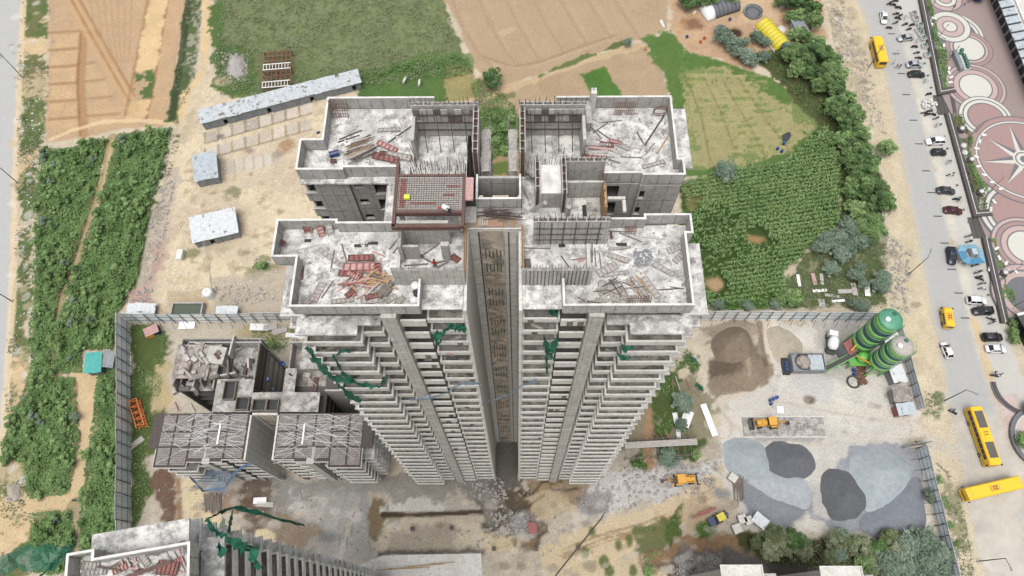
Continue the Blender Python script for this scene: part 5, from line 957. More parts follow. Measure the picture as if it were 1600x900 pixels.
# ---- backhoe loaders
def loader(label, p, d):
    x, y = U(p[0], p[1], 1.0); t = thing('backhoe_loader', label, 'loader', (x, y, .15), heading(p[0], p[1], p[0]+d[0], p[1]+d[1]), 'yellow backhoe loaders')
    MB().loft([ring(.4, .5, .8, 1.75), ring(1.6, .5, .8, 1.7), ring(2.4, .46, .8, 1.55)]).build('bonnet', M['amber'], t); MB().box(-2.2, 2.3, -.45, .45, .55, .85).build('chassis', M['post'], t)
    c = MB(); c.box(-1.3, .38, -.78, .78, 1.2, 1.7); c.build('cab', M['amber'], t); g = MB(); g.add([(-1.25, -.74, 1.702), (.36, -.74, 1.702), (.36, .74, 1.702), (-1.25, .74, 1.702), (-1.1, -.7, 2.65), (.15, -.7, 2.65), (.15, .7, 2.65), (-1.1, .7, 2.65)], MB.BF); g.build('cab_glass', M['glass'], t); MB().box(-1.3, .35, -.85, .85, 2.652, 2.78).build('cab_roof', M['amber'], t)
    MB().box(-1.5, -.3, -1.1, -.8, 1.35, 1.5).build('fender', M['amber'], t); MB().box(-1.5, -.3, .8, 1.1, 1.35, 1.5).build('fender', M['amber'], t); MB().cyl((1.5, .25, 1.7), (1.5, .25, 2.4), .06, .06, 8).build('exhaust', M['post'], t)
    for s in (-1, 1): b = MB(); b.beam((.6, s*.65, 1.6), (2.4, s*.65, 1.15), .16); b.beam((2.4, s*.65, 1.15), (3.1, s*.65, .6), .16); b.build('loader_arm', M['amber'], t)
    b = MB(); b.loft([[(3.0, -1.15, .2), (3.0, 1.15, .2)][:1]*1+[(3.0, 1.15, .2), (2.95, 1.15, 1.0), (2.95, -1.15, 1.0)]], cap=False); b = MB(); b.box(2.95, 3.1, -1.15, 1.15, .15, 1.05); b.box(3.104, 3.9, -1.15, 1.15, .12, .22); b.box(3.104, 3.7, -1.15, -1.09, .224, .9); b.box(3.104, 3.7, 1.09, 1.15, .224, .9); b.build('front_bucket', M['post'], t)
    MB().beam((-2.1, 0, 1.1), (-3.2, .1, 2.3), .28).build('boom', M['amber'], t); MB().beam((-3.2, .1, 2.3), (-3.9, .15, 1.0), .22).build('dipper', M['rust'], t); b = MB(); b.box(-4.3, -3.7, -.25, .5, .45, .6); b.box(-4.34, -4.24, -.25, .5, .604, 1.1); b.build('rear_bucket', M['post'], t)
    for s in (-1, 1): o = link('rear_wheel', WHL[.75], t); o.location = (-.95, s*.95, .75); o = link('front_wheel', WHL[.5], t); o.location = (1.75, s*.8, .5); MB().beam((-2.0, s*.5, 1.0), (-2.2, s*1.2, .1), .14).build('stabiliser', M['amber'], t)
    return t
loader('yellow backhoe loader parked on the concrete weighbridge', (1200, 661), (-10, .4)); loader('yellow backhoe loader working on the pale rubble below the tall tower', (1066, 750), (10, -.8))
x0, x1, y0, y1 = px_box((1163, 652, 1285, 682), .1); t = thing('weighbridge', 'long concrete weighbridge slab of small blocks under the loader', 'weighbridge', ((x0+x1)/2, (y0+y1)/2, .0)); hx, hy = (x1-x0)/2, (y1-y0)/2
nb = 24; bm_ = MB().box(-hx/nb+.02, hx/nb-.02, -hy/6+.02, hy/6-.02, 0, .1).mesh('paving_block', M['floor'])
MB().box(-hx, hx, -hy, hy, .0, .12).build('bed', M['woodg'], t)
for i in range(nb):
    for j in range(6): o = link('paving_block', bm_, t); o.location = (-hx+(i+.5)*2*hx/nb, -hy+(j+.5)*2*hy/6, .08+random.uniform(-.02, .02))
b = MB(); b.box(-hx-.25, hx+.25, -hy-.25, -hy-.01, 0, .22); b.box(-hx-.25, hx+.25, hy+.01, hy+.25, 0, .22); b.build('kerb', M['ledge'], t)
# small blue tractor with yellow hood
t = thing('tractor', 'small blue tractor with a yellow canopy by the red pipes', 'tractor', U3(1124, 809, .3), heading(1118, 812, 1130, 806)); MB().box(.0, 1.6, -.35, .35, .7, 1.3).build('bonnet', M['navy'], t); MB().box(-1.0, .0, -.4, .4, .6, 1.0).build('seat_deck', M['navy'], t); MB().box(-1.0, .6, -.7, .7, 2.2, 2.3).build('canopy', M['ytarp'], t)
for sx in (-.9, .5):
    for sy in (-.6, .6): MB().box(sx-.04, sx+.04, sy-.04, sy+.04, .9, 2.19).build('canopy_post', M['post'], t)
wheels(t, .75, (-.7,), .75); wheels(t, .42, (1.2,), .6); MB().box(-2.6, -1.3, -.8, .8, .6, 1.1).build('drawn_box', M['navy'], t)
# ---- orange crane mast section lying by the fence
a = U3(213, 628, .2); c = U3(226, 671, .2); t = thing('crane_mast', 'orange crane mast section lying on grass inside the left fence', 'crane part', a, yaw_of(a, c)); L = math.dist(a, c)*.96
for (yy, zz) in ((-.8, 0), (.8, 0), (-.8, 1.6), (.8, 1.6)): MB().beam((0, yy, zz+.1), (L, yy, zz+.1), .2).build('chord', M['orange'], t)
for k in range(9):
    for s, zz in ((1, .1), (-1, 1.7)): MB().beam((L*k/9, -.8*s, zz), (L*(k+1)/9 if k % 2 else L*k/9, .8*s, zz), .13).build('lacing', M['orange'], t); MB().beam((L*k/9, .8 if k % 2 else -.8, zz), (L*(k+1)/9, -.8 if k % 2 else .8, zz), .13).build('lacing', M['orange'], t)
t = thing('generator', 'blue and yellow generator box in the fenced corner', 'generator', U3(241, 520), .5); MB().box(-1.4, 1.4, -1.0, 1.0, 0, 1.5).build('housing', M['navy'], t); MB().box(-1.3, .1, -1.05, -1.004, .2, 1.4).build('yellow_panel', M['amber'], t); MB().box(-1.5, 1.5, -1.1, 1.1, 1.504, 1.62).build('roof', M['pink'], t)
# ---- blue kiosk
t = thing('kiosk', 'blue ring shaped kiosk roof beside the plaza wall', 'kiosk', (*U(1518, 396, 2.2), 0), heading(1500, 400, 1535, 398)); M['sky'] = mat_corr('blue_awning', C(62, 140, 180)); M['lsky'] = mat_corr('pale_blue_awning', C(140, 190, 214))
q = [(-2.6, -1.6), (-1.4, -2.6), (2.6, -2.4), (2.9, .5), (1.8, 2.3), (-1.6, 2.4), (-2.8, .9)]
for i in range(7):
    A_, B_ = Vector(q[i]), Vector(q[(i+1) % 7]); a_, b_ = A_*.5, B_*.5
    vs = [(A_.x, A_.y, 2.0), (B_.x, B_.y, 2.0), (b_.x, b_.y, 2.5), (a_.x, a_.y, 2.5)]; MB().add(vs+[(x, y, z-.08) for x, y, z in vs], MB.BF).build('roof_sheet', M['sky' if i in (0, 1, 6) else 'lsky'], t)
    MB().box(A_.x*.9-.06, A_.x*.9+.06, A_.y*.9-.06, A_.y*.9+.06, 0, 1.95).build('post', M['white'], t)
MB().box(-1.1, 1.1, -.9, .9, 0, 1.0).build('counter', M['pale'], t); MB().box(.1, 1.2, -.4, 1.1, 1.5, 2.6).build('centre_block', M['bsheet'], t); MB().box(-1.3, .0, -1.2, -.9, .9, 1.1).build('counter_top', M['white'], t)
# ================================================================== PLAZA
M['pdark'] = mat_plain('grey_granite_setts', C(118, 118, 124), .8, var=.15, sc=6); M['ppink'] = mat_plain('pink_paving', C(202, 178, 172), .85, var=.14, sc=6); M['pred'] = mat_plain('red_paving', C(174, 144, 140), .85, var=.16, sc=6)
M['pcream'] = mat_plain('cream_paving', C(220, 218, 208), .85, var=.1, sc=6); M['pbase'] = mat_plain('brown_pink_paving', C(164, 146, 142), .85, var=.15, sc=6); M['granite'] = mat_plain('dark_granite', C(84, 80, 78), .6, var=.2, sc=4); M['leaf_y'] = None
pz = UV([(1441, -12), (1470, 148), (1486, 180), (1526, 338), (1540, 372), (1570, 505), (1610, 500), (1660, 300), (1625, 150), (1548, -12)])
plaza = tag(MB().prism([tuple(p) for p in pz], -.3, .30).build('plaza', M['pbase']), kind='structure')
DISC = [0]
def disc(px, py, rings, z0=.304):
    cx, cy = U(px, py, .3)
    for r, mt in rings:
        rm_ = r/6.05; DISC[0] += 1; z = z0+DISC[0]*.0045; n = 48; b = MB()
        b.add([(cx+rm_*math.cos(2*math.pi*i/n), cy+rm_*math.sin(2*math.pi*i/n), z) for i in range(n)], [tuple(range(n))]); b.build('paving_ring', M[mt], plaza)
    return cx, cy
D_, Pk, Rd, Cr = 'pdark', 'ppink', 'pred', 'pcream'
disc(1490, 54, [(49, D_), (47.5, Cr), (43, D_), (41, Cr), (37, D_)]); disc(1514, 76, [(38, D_), (36.5, Rd), (31, D_), (29.5, Pk), (26, D_), (23.5, Cr)]); disc(1476, -2, [(29, D_), (27, Pk), (20, D_), (18, Cr), (12, D_), (10, Pk)]); disc(1484, 42, [(34, D_), (32, Cr), (23.5, D_), (21.5, Pk), (12.5, D_), (10.5, Cr)])
disc(1524, 136, [(47, D_), (45, Pk), (41, D_), (39.5, Rd), (35, D_), (33, Pk), (26, D_), (24, Cr)]); disc(1540, 184, [(41, D_), (39.5, Cr), (35, D_), (33, Cr), (28, D_), (26, Rd)]); disc(1592, 334, [(58, D_), (55, Cr), (50, D_), (47, Cr), (42, D_), (39, Rd)]); disc(1602, 386, [(48, D_), (46, Pk), (42, D_), (40, Rd), (35, D_), (33, Pk), (26, D_), (24, Cr)]); disc(1604, 462, [(48, D_), (46, Pk), (39, D_), (36, Pk), (28, D_)])
cx, cy = disc(1599, 250, [(80, D_), (78, Rd), (71, D_), (69.5, Cr), (67, D_), (65.5, Rd)])
DISC[0] += 1; z = .304+DISC[0]*.0045
for k in range(8):                                     # compass blades
    a = math.pi*2*k/8+.06; L = 10.6 if k % 2 == 0 else 9.4; w_ = .34
    for s, mt in ((1, Cr), (-1, D_)):
        p = [(cx, cy, z), (cx+L*math.cos(a), cy+L*math.sin(a), z), (cx+3.2*math.cos(a+s*w_), cy+3.2*math.sin(a+s*w_), z)]
        MB().add(p if s > 0 else p[::-1], [(0, 1, 2)]).build('compass_blade', M[mt], plaza)
disc(1599, 250, [(16, Cr), (13, D_), (11, Cr), (6, D_)])
WALLG = 'granite edged walls between parking and plaza'
def wall_run(pts, lb):
    P_ = UV(pts); t = thing('retaining_wall', lb, 'wall', (*P_[0], 0), group=WALLG); L = [tuple(p-P_[0]) for p in P_]
    ribbon_wall(MB(), L, 0, 1.0, .16).build('wall_body', M['ledge'], t); ribbon_wall(MB(), offset(L, .17), 0, .9, .7).build('granite_coping', M['granite'], t); ribbon_wall(MB(), offset(L, -.85), 0, .62, .84).build('granite_strip', M['granite'], t); ribbon_wall(MB(), offset(L, -1.02), 0, .7, .16).build('kerb', M['pdark'], t)
    return t
wall_run([(1437, -8), (1468, 146), (1489, 142)][::-1], 'granite edged wall along the hedge above the upper steps'); wall_run([(1480, 180), (1523, 336), (1546, 334)][::-1], 'granite edged wall along the hedge between the two flights of steps'); wall_run([(1538, 374), (1568, 506)][::-1], 'granite edged wall along the hedge below the blue kiosk')
def steps(pts, lb, n=5):
    P_ = UV(pts); t = thing('steps', lb, 'steps', (*P_[0], 0)); a, bq, c, d = [Vector((*(p-P_[0]), 0)) for p in P_]
    for i in range(n):
        f0, f1 = i/n, (i+1)/n; q = [a.lerp(bq, f0), a.lerp(bq, f1), d.lerp(c, f1), d.lerp(c, f0)]; MB().prism([(p.x, p.y) for p in q], 0, .08+.32*i/n+(.004 if i else 0)).build('step', M['granite'], t)
steps([(1457, 149), (1489, 149), (1494, 178), (1466, 180)], 'upper dark granite steps from the pavement to the plaza'); steps([(1511, 340), (1547, 338), (1556, 371), (1521, 373)], 'lower dark granite steps beside the blue kiosk')
# planter trough, benches, plinths and lamps on the plaza
t = thing('planter_trough', 'long stone trough planter with a grey glass side on the plaza', 'planter', (*U(1500, 96, .6), .3), heading(1492, 80, 1506, 114)); MB().box(-3.2, 3.2, -1.4, -.3, 0, 1.3).build('glass_side', M['gsheet'], t); MB().box(-3.2, 3.2, -.28, 1.4, 0, 1.1).build('trough', M['ledge'], t)
for i in range(7): o = MB().lathe([(.1, 0), (.55, .25), (.5, .6), (.15, .8)], 7, (0, 0, 0)).build('plant', M['dgreen'], t); o.location = (-2.8+i*.93, .6+random.uniform(-.3, .3), 1.1)
bench = thing('bench', 'white stone seat on the plaza rim', 'bench', (*U(1536, 212, .4), .35), 0, 'white stone seats on the plaza'); MB().box(-.6, .6, -.28, .28, .25, .45).build('seat', M['cap'], bench); MB().box(-.5, .5, -.2, .2, 0, .246).build('base', M['ledge'], bench)
for q in ((1530, 222), (1525, 233), (1524, 246), (1528, 261), (1536, 274), (1549, 286), (1563, 296), (1556, 389), (1560, 404), (1571, 412), (1545, 421), (1586, 425), (1552, 316), (1547, 328), (1458, 30), (1456, 40), (1463, 52), (1475, 59), (1474, 72), (1477, 92), (1482, 115), (1485, 122), (1484, 130), (1482, 108), (1487, 83)): dup(bench, (*U(*q, .4), .35), random.uniform(0, 3))
sc_ = thing('plinth_sculpture', 'pale swan shape on a dark plinth, highest in the flower bed', 'sculpture', (*U(1500, 204, .6), .1), 0, 'pale swan shapes on plinths in the bed'); MB().box(-.7, .7, -.7, .7, 0, 1.1).build('plinth', M['granite'], sc_); MB().lathe([(.2, 1.104), (.6, 1.4), (.45, 1.8), (.12, 2.2), (.1, 2.6), (.18, 2.75), (.05, 2.85)], 10).build('swan', M['white'], sc_, True)
for q, lb in (((1515, 252), 'pale swan shape on a dark plinth left of the compass floor'), ((1530, 302), 'pale swan shape on a dark plinth above the lower steps'), ((1567, 428), 'pale swan shape on a broad plinth below the kiosk')): dup(sc_, (*U(*q, .6), .1), 1, lb)
for q, lb in (((1503, 230), 'cream round stone, upper one of two in the flower bed'), ((1505, 241), 'cream round stone, lower one of two in the flower bed')): t = thing('round_stone', lb, 'stone', (*U(*q), .2)); MB().lathe([(.3, 0), (.75, .3), (.7, .7), (.3, .95)], 10).build('stone_body', M['ledge'], t, True); MB().lathe([(.3, .94), (.2, 1.05)], 8).build('cap_stone', M['cap'], t)
def lamp(label, pb, pt, H, group, name='street_lamp', r=.09, arm=1.6):
    x, y = U(*pb); tx, ty = U(*pt, H); t = thing(name, label, 'lamp', (x, y, 0), yaw_of((x, y), (tx, ty)) if math.hypot(tx-x, ty-y) > .3 else 0, group); H -= 0
    MB().cyl((0, 0, 0), (0, 0, H), r*1.3, r*.8, 8).build('pole', M['post'], t); MB().box(-.25, .25, -.25, .25, 0, .25).build('base', M['conc'], t); MB().beam((0, 0, H-.1), (arm, 0, H+.25), .09).build('arm', M['post'], t); MB().box(arm-.1, arm+.6, -.16, .16, H+.17, H+.3).build('lamp_head', M['gsheet'], t); return t
for pb, pt, H, lb in (((35, 121), (4, 92), 9, 'street lamp beside the left road near the ploughed field'), ((28, 286), (-3, 262), 9, 'street lamp beside the left road at the shrub strip'), ((19, 471), (-5, 459), 9, 'street lamp beside the left road below the shrub strip'), ((1357, 106), (1370, 82), 8.6, 'street lamp with pink ribbon on the verge by the first bus'), ((1418, 430), (1453, 394), 9, 'street lamp on the sandy verge left of the yellow van'), ((1474, 627), (1519, 613), 8.6, 'street lamp at the junction above the long bus'), ((1528, 877), (1580, 892), 8.6, 'street lamp on the verge in the lower right corner')): lamp(lb, pb, pt, H, 'street lamps beside the roads')
for pb, lb in (((1464, 62), 'slim plaza lamp on the double ring floor'), ((1480, 96), 'slim plaza lamp beside the trough planter'), ((1453, 14), 'slim plaza lamp by the top hedge'), ((1522, 209), 'slim plaza lamp above the compass floor'), ((1548, 296), 'slim plaza lamp below the compass floor'), ((1576, 429), 'slim plaza lamp near the lowest swan'), ((1583, 480), 'slim plaza lamp above the black roofed building')): lamp(lb, pb, (pb[0]+20, pb[1]-25), 4.6, 'slim lamps on the plaza', 'plaza_lamp', .06, .5)
# glazed arcade on the far right
A_ = Vector((*U(1541, -4), 0)); B_ = Vector((*U(1612, 178), 0)); t = thing('glass_arcade', 'white framed glazed arcade along the right edge of the plaza', 'building', A_, yaw_of(A_, B_)); L = (B_-A_).length; MB().box(0, L, .6, 7, 0, 4.6).build('wall', M['gsheet'], t); MB().box(-1, L+1, 1.9, 12, 4.604, 5.0).build('roof', M['ledge'], t); MB().box(-1, L+1, 2.5, 3.0, 5.004, 5.5).build('parapet', M['cap'], t)
n = 14
for i in range(n): x = L*i/n; MB().add([(x+.25, -1.0, 4.3), (x+L/n-.25, -1.0, 4.3), (x+L/n-.25, 1.85, 5.1), (x+.25, 1.85, 5.1), (x+.25, -1.0, 4.24), (x+L/n-.25, -1.0, 4.24), (x+L/n-.25, 1.85, 5.04), (x+.25, 1.85, 5.04)], [(0, 1, 2, 3), (7, 6, 5, 4), (0, 4, 5, 1), (1, 5, 6, 2), (2, 6, 7, 3), (3, 7, 4, 0)]).build('canopy_pane', M['bsheet'], t); MB().beam((x, -1.2, 4.3), (x, 1.9, 5.15), .3).build('canopy_rib', M['post'], t); MB().box(x+.4, x+L/n-.4, .5, .597, .4, 3.4).build('window', M['glass'], t)
t = thing('site_slab', 'bare concrete building floor with steel frames beyond the arcade', 'building', (*U(1592, 60), 0), .0); MB().box(-1, 26, -14, 26, 0, 4.0).build('floor_slab', M['floor'], t)
for (x, y) in ((4, 6), (6, -3), (5, 16), (9, 2)): b = MB(); [b.beam((x+i*1.0, y-1.5, 5.4), (x+i*1.0, y+1.5, 5.4), .12) for i in range(6)]; b.beam((x, y-1.5, 5.4), (x+5, y-1.5, 5.4), .15); b.beam((x, y+1.5, 5.4), (x+5, y+1.5, 5.4), .15); [b.beam((x+i, y+j, 4), (x+i, y+j, 5.4), .15) for i in (0, 5) for j in (-1.5, 1.5)]; b.build('steel_frame', M['gsheet'], t)
t = thing('gatehouse', 'black and white flat roofed gatehouse on the right edge below the plaza', 'building', (*U(1604, 518), 0), heading(1590, 500, 1610, 495)); MB().box(-2.4, 5, -3, 3, 0, 3.2).build('wall', M['glass'], t); MB().box(-2.8, 5.4, -3.4, 3.4, 3.204, 3.5).build('roof', M['post'], t); MB().box(-2.9, 5.4, 3.0, 3.6, 3.504, 3.8).build('parapet', M['cap'], t); MB().box(-3.4, 4, -4.6, -4.0, 1.8, 2.3).build('white_beam', M['cap'], t)
t = thing('garden_wall', 'curved dark stone planter edge at the junction on the right', 'planter', (*U(1592, 688), 0)); P_ = [(6*math.cos(a)+5.0, 6*math.sin(a)) for a in np.linspace(math.pi*.62, math.pi*1.38, 12)]; ribbon_wall(MB(), P_, 0, .7, -.9).build('stone_edge', M['pdark'], t); ribbon_wall(MB(), offset(P_, .05), 0, .5, .3).build('kerb', M['ledge'], t)
t = thing('kerb_ring', 'curved grey kerb ring on the sandy corner below the gatehouse', 'kerb', (*U(1597, 604), 0)); P_ = [(6.3*math.cos(a), 6.3*math.sin(a)) for a in np.linspace(math.pi*.95, math.pi*1.5, 10)]; ribbon_wall(MB(), P_, 0, .35, .7).build('kerb_stone', M['granite'], t); ribbon_wall(MB(), offset(P_, -.3), 0, .2, .28).build('gutter', M['pdark'], t)
M['blot'] = mat_plain('drain_iron', C(92, 88, 84), .7)
for q in ((1393, 53), (1400, 84), (1408, 115), (1416, 148), (1427, 188), (1436, 225), (1447, 267), (1455, 301), (1465, 338), (1476, 380), (1487, 421), (1498, 458), (1508, 497)): o = MB().box(-.95, .95, -.12, .12, 0, .07).build('drain_grate', M['blot']); o.location = (*U(*q), .03); o.rotation_euler = (0, 0, -.03); tag(o, 'thin dark drain grate across the pavement beside the road', 'drain', 'drain grates along the right road')
bx = thing('planter_box', 'white box planter standing along the top of the plaza wall', 'planter', (0, 0, 0), 0, 'white box planters by the motorbikes'); MB().box(-.75, .75, -.75, .75, 0, .9).build('box', M['ledge'], bx); MB().box(-.55, .6, -.6, .5, .904, 1.15).build('lid', M['gsheet'], bx); MB().lathe([(.1, 1.15), (.3, 1.3), (.1, 1.6)], 5).build('plant', M['dgreen'], bx)
for i, q in enumerate(((1426, 24), (1429, 32), (1436, 42), (1437, 55), (1441, 62), (1443, 74), (1447, 88), (1433, 50))):
    if i == 0: bx.location = (*U(*q), .02); bx.rotation_euler = (0, 0, .1)
    else: dup(bx, (*U(*q), .02), random.uniform(-.3, .3))
o = MB()
for k in range(40): o.obox((random.uniform(-1.8, 1.8), random.uniform(-1.3, 1.3), random.uniform(.1, .7)), (.5, .5, .3), Matrix.Rotation(random.random()*3, 3, 'Z') @ Matrix.Rotation(random.random(), 3, 'X'))
t = tag(o.build('rubble_heap', M['cap']), 'heap of white blocks on the pavement beside the upper steps', 'rubble', kind='stuff'); t.location = (*U(1451, 165), 0)
# ---- motorbikes
BK = thing('motorbike', 'dark motorbike parked on the pavement by the plaza wall', 'motorbike', (0, 0, 0), 0, 'motorbikes parked by the plaza wall')
wm = MB().cyl((0, -.06, 0), (0, .06, 0), .3, .3, 12).mesh('wheel', M['black'])
for x in (-.62, .64): link('wheel', wm, BK).location = (x, 0, .3)
MB().loft([[(x, -w_, zb), (x, -w_, zt), (x, w_, zt), (x, w_, zb)] for x, w_, zb, zt in ((-.75, .08, .6, .72), (-.3, .15, .35, .72), (.1, .17, .3, .85), (.4, .1, .5, .8))]).build('body', M['black'], BK); MB().box(-.7, .02, -.14, .14, .722, .82).build('seat', M['black'], BK)
b = MB(); b.beam((.38, 0, .82), (.64, 0, .3), .08); b.beam((.36, -.34, 1.0), (.36, .34, 1.0), .05); b.beam((.42, 0, .75), (.36, 0, 1.0), .06); b.build('fork_and_handlebar', M['post'], BK); MB().box(.42, .55, -.1, .1, .8, .95).build('headlight', M['cap'], BK)
BIKES = [(1389, 7), (1398, 3), (1394, 9), (1403, 14), (1399, 23), (1402, 30), (1398, 37), (1405, 26), (1388, 45), (1413, 40), (1419, 47), (1424, 41), (1428, 75), (1431, 84), (1434, 92), (1450, 149), (1443, 178), (1451, 175), (1456, 180), (1461, 186), (1448, 181), (1483, 275), (1493, 313), (1511, 370), (1513, 379), (1522, 416), (1526, 427), (1528, 434), (1530, 437), (1531, 444), (1533, 452), (1546, 499), (1548, 505)]
SPC = {21: ('pale scooter parked alone below the dark grey sedan', 'white'), 29: ('red motorbike in the group below the kiosk', 'red'), 30: ('white motorbike, lowest in the group below the kiosk', 'white'), 23: ('maroon motorbike beside the lower steps', 'maroon')}
for i, q in enumerate(BIKES):
    a = random.uniform(-.45, .45)+(math.pi if random.random() < .4 else 0)
    o = BK if i == 0 else dup(BK)
    o.location = (*U(*q), .03); o.rotation_euler = (random.choice([-.12, .12]), 0, a)
    if i in SPC: o['label'] = SPC[i][0]; [paint_slot(c, M[SPC[i][1]]) for c in o.children if c.name.startswith('body')]
# ================================================================== VEGETATION
GRN = [(.0, (.018, .036, .012)), (.26, (.048, .090, .028)), (.50, (.090, .152, .050)), (.74, (.140, .212, .078)), (1.0, (.21, .28, .125))]
GRB = [(.0, (.026, .042, .026)), (.33, (.066, .096, .066)), (.65, (.12, .16, .118)), (1.0, (.20, .24, .185))]
GRY = [(.0, (.03, .04, .012)), (.4, (.075, .10, .03)), (.7, (.14, .16, .055)), (1.0, (.24, .22, .10))]
SCB = [(.0, (.04, .052, .026)), (.4, (.095, .115, .062)), (.7, (.155, .17, .10)), (1.0, (.24, .245, .16))]
M['leaf'] = mat_attr('bright_green_leaves', GRN); M['leafb'] = mat_attr('grey_green_leaves', GRB); M['leafy'] = mat_attr('yellow_green_leaves', GRY); M['leafs'] = mat_attr('dull_scrub_leaves', SCB)
CORNC = [(.0, (.016, .032, .010)), (.30, (.046, .090, .026)), (.58, (.098, .164, .054)), (1.0, (.19, .26, .11))]; M['leafc'] = mat_attr('maize_leaves', CORNC, nsc=.12, namt=.6)
M['leaft'] = mat_attr('deep_green_tree_leaves', [(.0, (.016, .030, .012)), (.30, (.034, .066, .022)), (.55, (.066, .116, .038)), (.78, (.112, .172, .062)), (1.0, (.175, .235, .10))])
M['leafd'] = mat_attr('dark_olive_leaves', [(.0, (.018, .026, .012)), (.4, (.045, .060, .026)), (.7, (.085, .105, .045)), (1.0, (.15, .165, .08))])
M['bark'] = mat_plain('brown_bark', C(110, 92, 74), .9, var=.3)
def leaves(c, size, up=.5, asp=.55, seed=0):           # one folded quad per leaf at the points c
    g = np.random.default_rng(seed); n = len(c); a = g.random(n)*2*np.pi; t = (g.random(n)-.35)*1.1; size = np.broadcast_to(size, n)*(.65+.7*g.random(n))
    d = np.stack([np.cos(a)*np.cos(t), np.sin(a)*np.cos(t), np.sin(t)], 1); s = np.stack([-np.sin(a), np.cos(a), (g.random(n)-.5)*.8], 1); s /= np.linalg.norm(s, axis=1)[:, None]
    L = size[:, None]*d*.5; W_ = size[:, None]*s*asp*.5
    v = np.stack([c-L, c+W_*.9-L*.1, c+L, c-W_*.9-L*.1], 1).reshape(-1, 3); return v, np.arange(4*n).reshape(n, 4)
def clump_pts(n, centres, rad, g, flat=.75):
    k = g.integers(0, len(centres), n); d = g.normal(size=(n, 3)); d /= np.linalg.norm(d, axis=1)[:, None]; d[:, 2] = np.abs(d[:, 2])*1.0-.25
    r = (.55+.45*g.random(n)**.5)*rad[k]; return centres[k]+d*r[:, None]*np.array([1, 1, flat]), k
def crown_mesh(name, R, H, n, ncl, size, mat, seed, base=.3):
    g = np.random.default_rng(seed); ce = []; ra = []
    for i in range(ncl):
        a = g.random()*6.283; q = g.random()**.6*R*(.70+.25*(g.random() < .25)); z = base*H+(1-base)*H*(.15+.75*g.random())*(1-.55*(q/R)**2); ce.append((q*math.cos(a), q*math.sin(a), z)); ra.append(R*(.13+.19*g.random()))
    ce = np.array(ce); ra = np.array(ra); p, k = clump_pts(n, ce, ra, g); v, f = leaves(p, size, seed=seed+1)
    tone = np.repeat(.10+.40*g.random(ncl)[k]+.42*g.random(n)+.06, 4)
    return raw(name, v, f, mat, {'tone': ('FLOAT', tone)}), ce
def trunk_mesh(name, ce, H, r, seed):
    g = random.Random(seed); b = MB(); top = H*.5; b.loft([[(rr*math.cos(a)+ox, rr*math.sin(a)+oy, z) for a in [2*math.pi*i/7 for i in range(7)]] for z, rr, ox, oy in ((0, r*1.3, 0, 0), (H*.15, r, .03, .02), (H*.35, r*.8, .1, -.05), (top, r*.5, .05, .05))])
    for c in g.sample(list(ce), min(6, len(ce))): b.cyl((.05, 0, H*g.uniform(.2, .45)), tuple(c), r*.4, r*.12, 5)
    return b.mesh(name, M['bark'])
TREES = []
for i, (R, H, n, mt) in enumerate(((3.6, 6.5, 3400, 'leaft'), (4.3, 7.4, 4200, 'leaft'), (3.0, 5.2, 2600, 'leaf'), (3.2, 4.6, 2600, 'leafb'), (3.2, 4.8, 2800, 'leafs'), (2.8, 4.2, 2400, 'leafd'))):
    cm_, ce = crown_mesh('crown', R, H, int(n*1.25), 44+i*5, .48, M[mt], 100+i); TREES.append((cm_, trunk_mesh('trunk', ce, H, .22, i), R))
def tree(k, p, s=1.0, label=None, group=None, name='tree', cat='tree'):
    t = thing(name, label, cat, (*U(*p), 0), random.random()*6.28, group); t.scale = (s, s, s*random.uniform(.9, 1.1)); link('crown', TREES[k][0], t); link('trunk', TREES[k][1], t); return t
TG = 'broad leafed trees in the belt beside the right road'
BELT = [(1236, 92, 0), (1258, 100, 1), (1280, 88, 0), (1300, 98, 2), (1244, 112, 2), (1268, 122, 1), (1290, 118, 0), (1308, 120, 2), (1282, 142, 1), (1303, 146, 0), (1318, 162, 2), (1298, 166, 2), (1310, 182, 1), (1330, 186, 0), (1322, 206, 1), (1342, 210, 2), (1312, 222, 2), (1332, 232, 1), (1350, 234, 2), (1322, 252, 0), (1344, 258, 1), (1340, 288, 1), (1364, 296, 0), (1326, 300, 2), (1350, 316, 1), (1374, 318, 2), (1334, 330, 2), (1356, 346, 0), (1340, 354, 2), (1366, 362, 2), (1352, 368, 0)]
for x, y, k in BELT: tree(k, (x-2, y+5), random.uniform(.72, 1.0), 'leafy green tree in the dense belt between field and sandy verge', TG)
tree(2, (1378, 240), .85, 'small lone tree leaning out over the sandy verge'); tree(0, (770, 134), .85, 'dark lone tree at the corner of the brown field'); tree(3, (980, 72), .42, 'small dark bush tree on the track beside the brown field', name='bush', cat='bush')
TF = 'trees around the farm compound'
for x, y, k, s in ((1070, 8, 0, .8), (1088, 4, 1, .7), (1108, 6, 2, .9), (1140, 4, 2, .8), (1228, 8, 1, .85), (1244, 14, 0, .9), (1262, 18, 1, .8), (1238, 34, 2, .9), (1266, 40, 0, .8), (1252, 62, 0, .7), (1240, 58, 2, .8), (1272, 72, 2, .8), (1216, 6, 2, .7)): tree(k, (x, y+4), s, 'green tree standing round the farm compound at the top', TF)
for x, y, k, s in ((1128, 66, 3, .9), (1140, 76, 3, .8), (1152, 88, 3, .8), (1164, 94, 3, .8), (1172, 100, 3, .7), (1178, 62, 3, .7), (1190, 70, 3, .6), (1192, 92, 3, .6), (1224, 76, 3, .6), (1160, 70, 3, .5)): tree(k, (x, y+2), s, 'dusty grey green shrub tree on the farm bank', 'dusty shrub trees below the farm')
SB = 'grey green shrubs in the stony plot'
